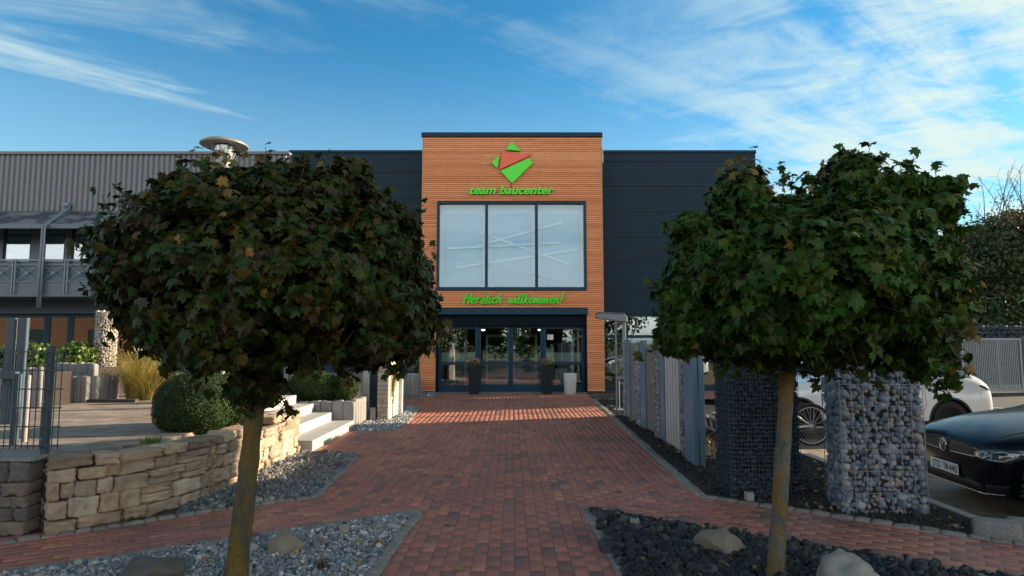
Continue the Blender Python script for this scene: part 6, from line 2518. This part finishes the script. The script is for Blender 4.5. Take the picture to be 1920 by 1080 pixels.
# ---- bicycle
BX, BY = (1511 - 960) * 10.78 / F, 10.75
bk = thing('bicycle', 'white city bicycle leaning at the rack behind the slim maple trunk', 'bicycle', (BX - 0.5, BY, PARK))
m_bike = M('bike_white', (0.68, 0.70, 0.70), 0.3, var=0.04, coat=0.5)
m_blk = M('bike_black', (0.012, 0.012, 0.013), 0.5, var=0.1)


def bz(x, z, y=0.0):
    return Vector((BX + x, BY + y, PARK + z))


for cx_ in (0.0, -1.06):
    mb = MB()
    mb.tube([bz(cx_ + 0.325 * math.cos(2 * math.pi * k / 40), 0.345 + 0.325 * math.sin(2 * math.pi * k / 40)) for k in range(40)], 0.02, 8, closed=True)
    w = mb.build('wheel', m_tyre, bk, smooth=True)
    mb = MB()
    mb.tube([bz(cx_ + 0.303 * math.cos(2 * math.pi * k / 40), 0.345 + 0.303 * math.sin(2 * math.pi * k / 40)) for k in range(40)], 0.009, 6, closed=True)
    for k in range(28):
        a = 2 * math.pi * k / 28
        b = a + 0.5 * (1 if k % 2 else -1)
        mb.bar(bz(cx_ + 0.02 * math.cos(b), 0.345 + 0.02 * math.sin(b), 0.02 * (1 if k % 2 else -1)), bz(cx_ + 0.30 * math.cos(a), 0.345 + 0.30 * math.sin(a)), 0.003)
    mb.tube([bz(cx_, 0.345, -0.05), bz(cx_, 0.345, 0.05)], 0.022, 10)
    mb.build('rim', m_rim, w)
    mb = MB()
    a0, a1 = (20, 200) if cx_ == 0 else (-10, 170)
    mb.tube([bz(cx_ + 0.36 * math.cos(R(a0 - 35 + (a1 - a0) * k / 16)), 0.345 + 0.36 * math.sin(R(a0 - 35 + (a1 - a0) * k / 16))) for k in range(17)], 0.017, 6)
    mb.build('mudguard', m_blk, bk, smooth=True)
mb = MB()
bb, st2, hd, hd2 = bz(-0.44, 0.29), bz(-0.59, 0.80), bz(-0.98, 0.86), bz(-0.96, 0.72)
mb.tube([bb, st2], 0.017, 8)
mb.tube([bb, hd2], 0.021, 8)
mb.tube([st2 + Vector((0.02, 0, -0.06)), hd], 0.017, 8)
for y in (-0.045, 0.045):
    mb.tube([bb + Vector((0, y * 0.5, 0)), bz(0, 0.345, y)], 0.011, 8)
    mb.tube([st2 + Vector((0.03, y * 0.5, -0.08)), bz(0, 0.345, y)], 0.009, 8)
mb.tube([hd, hd2], 0.022, 8)
for y in (-0.05, 0.05):
    mb.tube([hd2 + Vector((0, y * 0.6, 0)), bz(-1.06, 0.345, y)], 0.012, 8)
mb.build('frame', m_bike, bk, smooth=True)
mb = MB()
mb.tube([st2, st2 + Vector((-0.02, 0, 0.14))], 0.013, 8)
sp_ = rcube(3, 2.6)
mb.add([(st2.x + 0.015 + p[0] * 0.14, BY + p[1] * (0.035 + 0.05 * (p[0] + 1) / 2), st2.z + 0.165 + p[2] * 0.03) for p in sp_[0]], [tuple(f) for f in sp_[1][0]])
mb.build('saddle', m_blk, bk, smooth=True)
mb = MB()
mb.tube([hd, hd + Vector((0.03, 0, 0.14))], 0.013, 8)
mb.tube([hd + Vector((0.10, -0.28, 0.15)), hd + Vector((0.03, -0.1, 0.15)), hd + Vector((0.03, 0.1, 0.15)), hd + Vector((0.10, 0.28, 0.15))], 0.012, 8)
mb.build('handlebar', m_blk, bk, smooth=True)
mb = MB()
mb.tube([bb + Vector((0.09 * math.cos(2 * math.pi * k / 24), -0.06, 0.09 * math.sin(2 * math.pi * k / 24))) for k in range(24)], 0.006, 6, closed=True)
mb.bar(bb + Vector((0, -0.075, 0)), bb + Vector((0.12, -0.075, -0.12)), 0.018)
mb.bar(bb + Vector((0, 0.075, 0)), bb + Vector((-0.12, 0.075, 0.12)), 0.018)
mb.box(bb.x + 0.08, bb.x + 0.16, BY - 0.14, BY - 0.07, bb.z - 0.135, bb.z - 0.11)
mb.box(bb.x - 0.16, bb.x - 0.08, BY + 0.07, BY + 0.14, bb.z + 0.11, bb.z + 0.135)
mb.tube([bb + Vector((0, -0.06, 0.085)), bz(0, 0.385, -0.06)], 0.005, 5)
mb.tube([bb + Vector((0, -0.06, -0.085)), bz(0, 0.305, -0.06)], 0.005, 5)
mb.build('crankset', m_steel, bk, smooth=False)
# ------------------------------------------------------------------ the two globe maples
m_bark = M('maple_bark', (0.062, 0.062, 0.05), 0.9, var=0.45, scale=14, bump=1.0, bscale=38, bump_dist=0.025, stretch=(1, 1, 0.35),
           stain=(0.15, 0.095, 0.016), stain_scale=9.0, stain_lo=0.42, stain_hi=0.58)
m_bark2 = M('maple_bark_pale', (0.115, 0.118, 0.10), 0.9, var=0.5, scale=16, bump=1.0, bscale=38, bump_dist=0.02, stretch=(1, 1, 0.4),
            stain=(0.17, 0.10, 0.018), stain_scale=8.0, stain_lo=0.46, stain_hi=0.58)
def shade(cols, k):
    return [tuple(c * k for c in q) for q in cols]


m_leafA = M('maple_leaf_bronze', rough=0.45, var=0.15, scale=25, translucent=0.2, spec=0.2,
            cols=shade([(0.016, 0.05, 0.008), (0.030, 0.07, 0.010), (0.065, 0.040, 0.014), (0.026, 0.066, 0.010), (0.085, 0.065, 0.012), (0.045, 0.085, 0.012), (0.055, 0.024, 0.016), (0.024, 0.066, 0.014), (0.12, 0.075, 0.014), (0.020, 0.055, 0.012), (0.038, 0.08, 0.010), (0.075, 0.05, 0.02)], 0.80))
m_leafB = M('maple_leaf_green', rough=0.45, var=0.15, scale=25, translucent=0.2, spec=0.2,
            cols=shade([(0.015, 0.056, 0.007), (0.030, 0.095, 0.010), (0.045, 0.115, 0.011), (0.024, 0.075, 0.009), (0.065, 0.125, 0.013), (0.030, 0.082, 0.010), (0.055, 0.058, 0.014), (0.022, 0.068, 0.011), (0.095, 0.11, 0.013), (0.028, 0.086, 0.009)], 0.85))
m_leafY = M('maple_leaf_yellow', rough=0.45, var=0.2, scale=25, translucent=0.2, spec=0.3, cols=shade([(0.22, 0.13, 0.02), (0.12, 0.12, 0.02), (0.28, 0.15, 0.03), (0.09, 0.10, 0.02), (0.16, 0.09, 0.025)], 1.1))


def maple(name, label, base, Yc, trunk_px, lobes_px, lmat, bmat, n, leaf, yellow, shoots, trunk_r):
    t = thing(name, label, 'tree', (base[0], base[1], 0))
    s = F / Yc
    lobes = []
    for px, py, rx, ry, dy, rd in lobes_px:
        c = AT(px, py, Yc + dy)
        k = (Yc + dy) / F
        lobes.append(((c.x, c.y, c.z), (rx * k, rd, ry * k)))
    pts = [Vector((base[0], base[1], -0.05))] + [AT(px, py, Yc) for px, py in trunk_px]
    k = len(pts)
    rs = [trunk_r[0] + (trunk_r[1] - trunk_r[0]) * i / (k - 1) for i in range(k)]
    rs[0] *= 1.12
    mb = MB()
    # resample for a slightly uneven stem
    P_ = []
    R_ = []
    for i in range(k - 1):
        for j in range(6):
            u = j / 6
            P_.append(pts[i].lerp(pts[i + 1], u) + Vector((rng.uniform(-1, 1), rng.uniform(-1, 1), 0)) * 0.002)
            R_.append((rs[i] + (rs[i + 1] - rs[i]) * u) * rng.uniform(0.94, 1.06))
    P_.append(pts[-1])
    R_.append(rs[-1])
    for i in range(len(R_)):          # swollen graft under the crown
        u = i / (len(R_) - 1)
        R_[i] *= 1 + 0.16 * math.exp(-((u - 0.80) / 0.06) ** 2)
    mb.tube(P_, R_, 18)
    for q in range(7):                # pruning scars
        i = rng.randrange(4, len(P_) - 4)
        a = rng.uniform(math.pi, 2 * math.pi)
        d = Vector((math.cos(a), math.sin(a), 0.15))
        mb.tube([P_[i] + d * R_[i] * 0.7, P_[i] + d * R_[i] * 1.0, P_[i] + d * R_[i] * 1.10], [R_[i] * 0.34, R_[i] * 0.28, R_[i] * 0.12], 8)
    top = pts[-1]
    for (c, r3) in lobes:
        c = Vector(c)
        for q in range(4):
            e = c + Vector((rng.uniform(-1, 1) * r3[0], rng.uniform(-1, 1) * r3[1], rng.uniform(-0.6, 0.9) * r3[2])) * 0.75
            m1 = top.lerp(e, 0.45) + Vector((rng.uniform(-.08, .08), rng.uniform(-.08, .08), rng.uniform(0.0, 0.15)))
            mb.tube([top - Vector((0, 0, 0.05)), top.lerp(m1, 0.5) + Vector((0, 0, 0.05)), m1, e], [trunk_r[1] * 0.45, trunk_r[1] * 0.32, trunk_r[1] * 0.2, 0.004], 6)
    mb.build('trunk', bmat, t, smooth=True)
    # side shoots that break the outline
    ex_p, ex_n = [], []
    tw = MB()
    for (ax, ay, bx, by, dy, cnt) in shoots:
        a, b = AT(ax, ay, Yc + dy), AT(bx, by, Yc + dy)
        tw.tube([a, a.lerp(b, 0.5) + Vector((0, 0, 0.02)), b], [0.006, 0.004, 0.0025], 5)
        for q in range(cnt):
            u = (q + 0.6) / cnt
            p = a.lerp(b, u) + Vector((rng.uniform(-1, 1), rng.uniform(-1, 1), rng.uniform(-1, 1))) * 0.045
            ex_p.append(tuple(p))
            ex_n.append((rng.gauss(0, 0.6), -0.6 + rng.gauss(0, 0.4), rng.gauss(0.3, 0.5)))
    # random twigs
    p2, n2 = lobe_points(lobes, 170, 0.97, 1.05, 0.95, 0.1)
    for p, nn in zip(p2, n2):
        L_ = rng.uniform(0.05, 0.17)
        d = Vector(nn) + Vector((0, 0, rng.uniform(-0.3, 0.6)))
        d.normalize()
        a = Vector(p) - d * 0.15
        b = Vector(p) + d * L_
        tw.tube([a, b], [0.004, 0.002], 4)
        for q in range(5):
            pp_ = a.lerp(b, rng.uniform(0.6, 1.05)) + Vector((rng.uniform(-1, 1), rng.uniform(-1, 1), rng.uniform(-1, 1))) * 0.03
            ex_p.append(tuple(pp_))
            ex_n.append(tuple(nn + np.array([rng.gauss(0, 0.3), rng.gauss(0, 0.3), rng.gauss(0.2, 0.3)])))
    kind(tw.build('twigs', m_twig, t), 'stuff')
    crown = leaves_on('crown', lobes, n, leaf, lmat, [MAP], t, droop=0.85, up=0.2, scatter_n=0.58, lo=0.84, hi=1.06, overlap=0.93, wobble=0.26, clump=(5.5, -0.12), extra=(np.array(ex_p), np.array(ex_n)))
    leaves_on('inner_leaves', [(c, (r3[0] * 0.8, r3[1] * 0.8, r3[2] * 0.8)) for c, r3 in lobes], int(n * 0.4), leaf * 1.2, lmat, [MAP], crown, droop=0.5, up=0.2, scatter_n=0.7, lo=0.7, hi=1.0, overlap=0.8, wobble=0.1)
    if yellow:
        yl = []
        for px, py, rx, ry, dy, rd, cnt in yellow:
            c = AT(px, py, Yc + dy)
            k_ = (Yc + dy) / F
            yl.append(((c.x, c.y, c.z), (rx * k_, rd, ry * k_), cnt))
        for c, r3, cnt in yl:
            leaves_on('autumn_leaves', [(c, r3)], cnt, leaf * 0.95, m_leafY, [MAP], crown, droop=0.6, up=0.3, scatter_n=0.5, lo=0.8, hi=1.05, overlap=0.9, wobble=0.2)
    return t


lobA = [(500, 525, 242, 172, 0.0, 0.92), (345, 522, 115, 120, 0.1, 0.6), (690, 540, 115, 150, 0.05, 0.55), (405, 425, 125, 82, 0.0, 0.55), (560, 400, 120, 75, 0.1, 0.6),
        (648, 375, 66, 76, -0.1, 0.3), (292, 484, 52, 58, -0.1, 0.35), (256, 548, 42, 56, -0.05, 0.3), (757, 590, 58, 78, -0.1, 0.35), (735, 440, 50, 52, 0.1, 0.3),
        (500, 622, 212, 52, 0.0, 0.7), (392, 638, 85, 36, -0.15, 0.4), (690, 636, 88, 34, -0.1, 0.4), (480, 725, 48, 40, -0.05, 0.2), (366, 366, 55, 45, 0.0, 0.25), (470, 366, 60, 42, 0.0, 0.3), (345, 400, 48, 40, 0, 0.3), (445, 600, 120, 90, -0.5, 0.4), (560, 520, 130, 110, -0.55, 0.35)]
shA = [(215, 420, 190, 366, 0, 9), (335, 335, 350, 306, 0, 6), (655, 320, 668, 292, 0, 8), (740, 405, 795, 385, 0, 7), (780, 500, 812, 492, 0, 5), (790, 590, 842, 615, 0, 12), (200, 545, 158, 548, 0, 8), (195, 460, 172, 470, 0, 8),
       (470, 740, 470, 775, -0.1, 12), (520, 735, 540, 775, -0.1, 9), (375, 690, 375, 722, -0.1, 6), (720, 690, 745, 700, -0.1, 8), (500, 322, 520, 306, 0, 6), (560, 318, 575, 296, 0, 7), (610, 300, 600, 285, 0, 4), (520, 325, 540, 305, 0, 4), (255, 380, 235, 372, 0, 6), (300, 375, 288, 356, 0, 5)]
xa, ya = G(440, 1096, 0)
maple('maple_tree', 'globe maple with bronze-green crown and thick leaning mossy trunk beside the tan wall', (xa, ya), ya, [(447, 1035), (458, 945), (468, 860), (478, 765), (482, 690)], lobA, m_leafA, m_bark, 14000, 0.062,
      [(470, 330, 60, 40, 0.0, 0.3, 50), (400, 300, 35, 20, 0.0, 0.2, 26), (810, 610, 30, 40, -0.05, 0.15, 14), (640, 320, 40, 30, 0, 0.2, 26), (500, 510, 240, 170, -0.1, 0.92, 90)], shA, (0.076, 0.049))

lobB = [(1512, 540, 205, 142, 0.0, 0.9), (1350, 540, 90, 135, 0.0, 0.5), (1655, 535, 86, 148, 0.05, 0.55), (1385, 392, 58, 66, 0.0, 0.3), (1478, 418, 58, 48, 0.1, 0.35), (1592, 362, 62, 68, 0.0, 0.35), (1670, 378, 66, 56, 0.05, 0.35),
        (1735, 390, 42, 52, -0.05, 0.3), (1298, 445, 34, 48, -0.05, 0.22), (1272, 560, 36, 56, -0.05, 0.22), (1285, 625, 48, 42, -0.1, 0.3), (1550, 620, 195, 44, 0.0, 0.6), (1712, 560, 32, 105, -0.05, 0.3), (1712, 652, 38, 40, -0.1, 0.28),
        (1400, 632, 82, 36, -0.1, 0.4), (1480, 560, 120, 100, -0.55, 0.35), (1620, 500, 100, 110, -0.55, 0.35)]
shB = [(1575, 310, 1576, 277, 0, 7), (1475, 340, 1462, 308, 0, 7), (1700, 315, 1720, 296, 0, 7), (1780, 350, 1818, 345, 0, 12), (1790, 360, 1800, 330, 0, 6), (1800, 520, 1836, 560, 0, 8), (1770, 700, 1778, 748, -0.1, 18), (1740, 690, 1745, 735, -0.1, 12),
       (1230, 540, 1217, 520, 0, 4), (1255, 430, 1248, 415, 0, 5), (1440, 680, 1435, 708, -0.1, 6), (1555, 670, 1552, 705, -0.1, 10), (1340, 670, 1345, 692, -0.1, 6), (1640, 310, 1650, 290, 0, 6), (1380, 340, 1372, 312, 0, 8), (1420, 345, 1425, 318, 0, 7), (1720, 690, 1720, 712, -0.1, 8), (1770, 450, 1815, 470, 0, 8), (1780, 620, 1815, 640, 0, 8)]
xb, yb = G(1453, 1094, 0)
maple('maple_tree', 'globe maple with greener crown and slim lichen-spotted trunk among the basalt stones', (xb, yb), yb, [(1456, 1035), (1463, 930), (1470, 810), (1476, 690), (1480, 640)], lobB, m_leafB, m_bark2, 14000, 0.064,
      [(1385, 345, 52, 48, 0.0, 0.3, 75), (1420, 370, 50, 40, -0.05, 0.25, 35), (1800, 560, 28, 90, -0.05, 0.2, 40), (1775, 690, 40, 45, -0.1, 0.2, 26), (1590, 330, 60, 40, 0, 0.3, 40), (1530, 500, 230, 170, -0.1, 0.9, 60)], shB, (0.057, 0.040))


# ------------------------------------------------------------------ trees farther off
m_far1 = M('far_leaf_green', rough=0.6, var=0.15, scale=4, translucent=0.25, cols=[(0.022, 0.05, 0.014), (0.045, 0.08, 0.02), (0.06, 0.09, 0.024), (0.03, 0.062, 0.016), (0.09, 0.09, 0.026)])
m_far2 = M('far_leaf_rust', rough=0.6, var=0.15, scale=4, translucent=0.25, cols=[(0.10, 0.06, 0.025), (0.16, 0.09, 0.03), (0.07, 0.06, 0.02), (0.045, 0.055, 0.02), (0.20, 0.12, 0.04)])
m_barkfar = M('far_bark', (0.07, 0.06, 0.05), 0.9, var=0.3, scale=6)


def big_tree(label, x, y, h, r, n, size, mat, z0=PARK, crown0=0.3, seed=0, lobes=7, tmpl=None, group=None, top_mat=None, bare=0):
    rr = random.Random(seed)
    t = thing('tree', label, 'tree', (x, y, z0), group=group)
    L_ = []
    zc = z0 + h * (crown0 + 1) / 2
    hh = h * (1 - crown0) / 2
    L_.append(((x, y, zc), (r * 0.72, r * 0.72, hh * 0.86)))
    for k in range(lobes):
        a = 2 * math.pi * k / lobes + rr.uniform(-0.4, 0.4)
        zz = zc + rr.uniform(-0.65, 0.6) * hh
        q = r * rr.uniform(0.45, 0.72)
        s = r * rr.uniform(0.32, 0.5)
        L_.append(((x + q * math.cos(a), y + q * math.sin(a), zz), (s, s, s * rr.uniform(0.8, 1.2))))
    L_.append(((x + rr.uniform(-.3, .3) * r, y, zc + hh * 0.7), (r * 0.45, r * 0.45, hh * 0.38)))
    mb = MB()
    mb.tube([(x, y, z0 - 0.1), (x + 0.05, y, z0 + h * 0.25), (x - 0.05, y, z0 + h * 0.55), (x, y, z0 + h * 0.85)], [0.03 * h * 0.8, 0.022 * h * 0.8, 0.014 * h * 0.8, 0.03], 9)
    for c, s in L_[1:]:
        b = Vector((x, y, z0 + h * rr.uniform(0.25, 0.5)))
        mb.tube([b, b.lerp(Vector(c), 0.5) + Vector((0, 0, 0.2)), Vector(c)], [0.05, 0.035, 0.015], 6)
        for q in range(5):
            e = Vector(c) + Vector((rr.gauss(0, 1), rr.gauss(0, 1), rr.gauss(0.2, 0.8))).normalized() * s[0] * 1.05
            mb.tube([Vector(c), e], [0.015, 0.005], 4)
    for q in range(bare):
        a = rr.uniform(0, 6.28)
        b = Vector((x + rr.uniform(-.4, .4) * r, y + rr.uniform(-.4, .4) * r, zc + hh * 0.55))
        e = b + Vector((math.cos(a) * r * 0.5, math.sin(a) * r * 0.5, hh * rr.uniform(0.5, 0.95)))
        m_ = b.lerp(e, 0.5) + Vector((rr.uniform(-.1, .1), 0, 0.15))
        mb.tube([b, m_, e], [0.03, 0.018, 0.006], 5)
        for w in range(8):
            s0 = b.lerp(e, rr.uniform(0.35, 1))
            mb.tube([s0, s0 + Vector((rr.gauss(0, 0.3), rr.gauss(0, 0.3), rr.uniform(0.1, 0.55)))], [0.009, 0.004], 4)
    mb.build('trunk', m_barkfar, t)
    cr = leaves_on('crown', L_, n, size, mat, tmpl or OV, t, droop=0.3, up=0.35, scatter_n=0.7, lo=0.55, hi=1.05, overlap=0.75, wobble=0.25)
    if top_mat:
        leaves_on('autumn_leaves', [((x, y, zc + hh * 0.6), (r * 0.75, r * 0.75, hh * 0.42))] + L_[-1:], n // 4, size, top_mat, tmpl or OV, cr, droop=0.3, up=0.35, scatter_n=0.7, lo=0.6, hi=1.1, overlap=0.5, wobble=0.3)
    return t


def far_at(px, Y):
    return AT(px, 620, Y).x


big_tree('dark broad tree with rust-tinged top behind the steel gate', far_at(1880, 31), 31, 8.0, 3.0, 15000, 0.2, m_far1, seed=3, crown0=0.12, top_mat=m_far2, bare=4)
big_tree('dark green tree just right of the greener maple crown, behind the gabion wall', far_at(1800, 34), 34, 8.0, 2.9, 12000, 0.2, m_far1, seed=5, crown0=0.12, bare=2)
big_tree('thin half-bare tree with sparse rust leaves standing tallest beyond the gate', far_at(1900, 38), 38, 11.0, 2.6, 1300, 0.13, m_far2, seed=6, crown0=0.3, bare=12)
big_tree('broad tree beyond the second gate leaf at the edge of the yard', far_at(1990, 30), 30, 8.2, 3.2, 4500, 0.17, m_far1, seed=8, crown0=0.1, top_mat=m_far2)
m_under = M('undergrowth_leaf', rough=0.6, var=0.15, scale=4, translucent=0.25, cols=[(0.012, 0.024, 0.010), (0.02, 0.036, 0.012), (0.035, 0.05, 0.014), (0.06, 0.07, 0.018)])
bush('hedge', 'dark undergrowth hedge along the foot of the trees behind the gate', [((far_at(1780, 29.5) + k * 1.2, 29.4, PARK + 1.0), (1.0, 0.7, 1.35)) for k in range(7)], 7000, 0.11, m_under, 'hedge', core=0.8, **lk)
# the eastern trees are added unseen for shade; those behind mirror in the doors
SH = 'trees around the car park outside the picture'
big_tree('unseen leafy tree added east of the car park to shade the maples', 13.6, 7.4, 8.6, 2.6, 8000, 0.30, m_far1, seed=11, crown0=0.12, group=SH)
big_tree('unseen leafy tree added east of the black car to shade the walk', 14.6, 10.35, 8.2, 2.3, 8000, 0.30, m_far1, seed=12, crown0=0.15, group=SH)
big_tree('southernmost unseen leafy tree added east of the path for shade', 12.2, 3.6, 8.0, 2.6, 8000, 0.30, m_far1, seed=13, crown0=0.15, group=SH)
big_tree('tall unseen leafy tree added east of the road to shade the entrance', 30.0, 25.7, 13.0, 2.1, 6500, 0.3, m_far1, seed=14, crown0=0.3, group=SH)
big_tree('dark tree across the street behind the viewpoint, west end', -5.5, -14, 5.6, 3.4, 3000, 0.3, m_far1, seed=15, crown0=0.08, group=SH)
big_tree('dark tree across the street behind the viewpoint, middle', 1.5, -17, 5.4, 3.6, 3000, 0.3, m_far1, seed=16, crown0=0.08, group=SH)
big_tree('dark tree across the street behind the viewpoint, east end', 8.5, -15, 5.6, 3.4, 3000, 0.3, m_far1, seed=17, crown0=0.08, group=SH)

# house across the street, mirrored in the ground floor glass
hs = thing('brick_house', 'brown brick house across the street behind the viewpoint', 'house', (-28, -10, PARK))
m_hbrick = M('house_brick', (0.22, 0.105, 0.06), 0.85, var=0.35, scale=2, stretch=(0.5, 1, 6))
MB().box(-50, -10, -17, -10, PARK - 0.1, 4.6).build('wall', m_hbrick, hs)
mb = MB()
for k in range(8):
    x = -48.5 + k * 4.8
    mb.box(x, x + 1.4, -10.02, -9.97, 0.9, 2.6)
mb.build('window', m_carglass, hs)
MB().prism_x([(-17.5, 4.55), (-9.5, 4.55), (-13.5, 6.4)], -50.5, -9.5).build('roof', M('roof_tile', (0.12, 0.05, 0.035), 0.8, var=0.3, scale=5), hs)
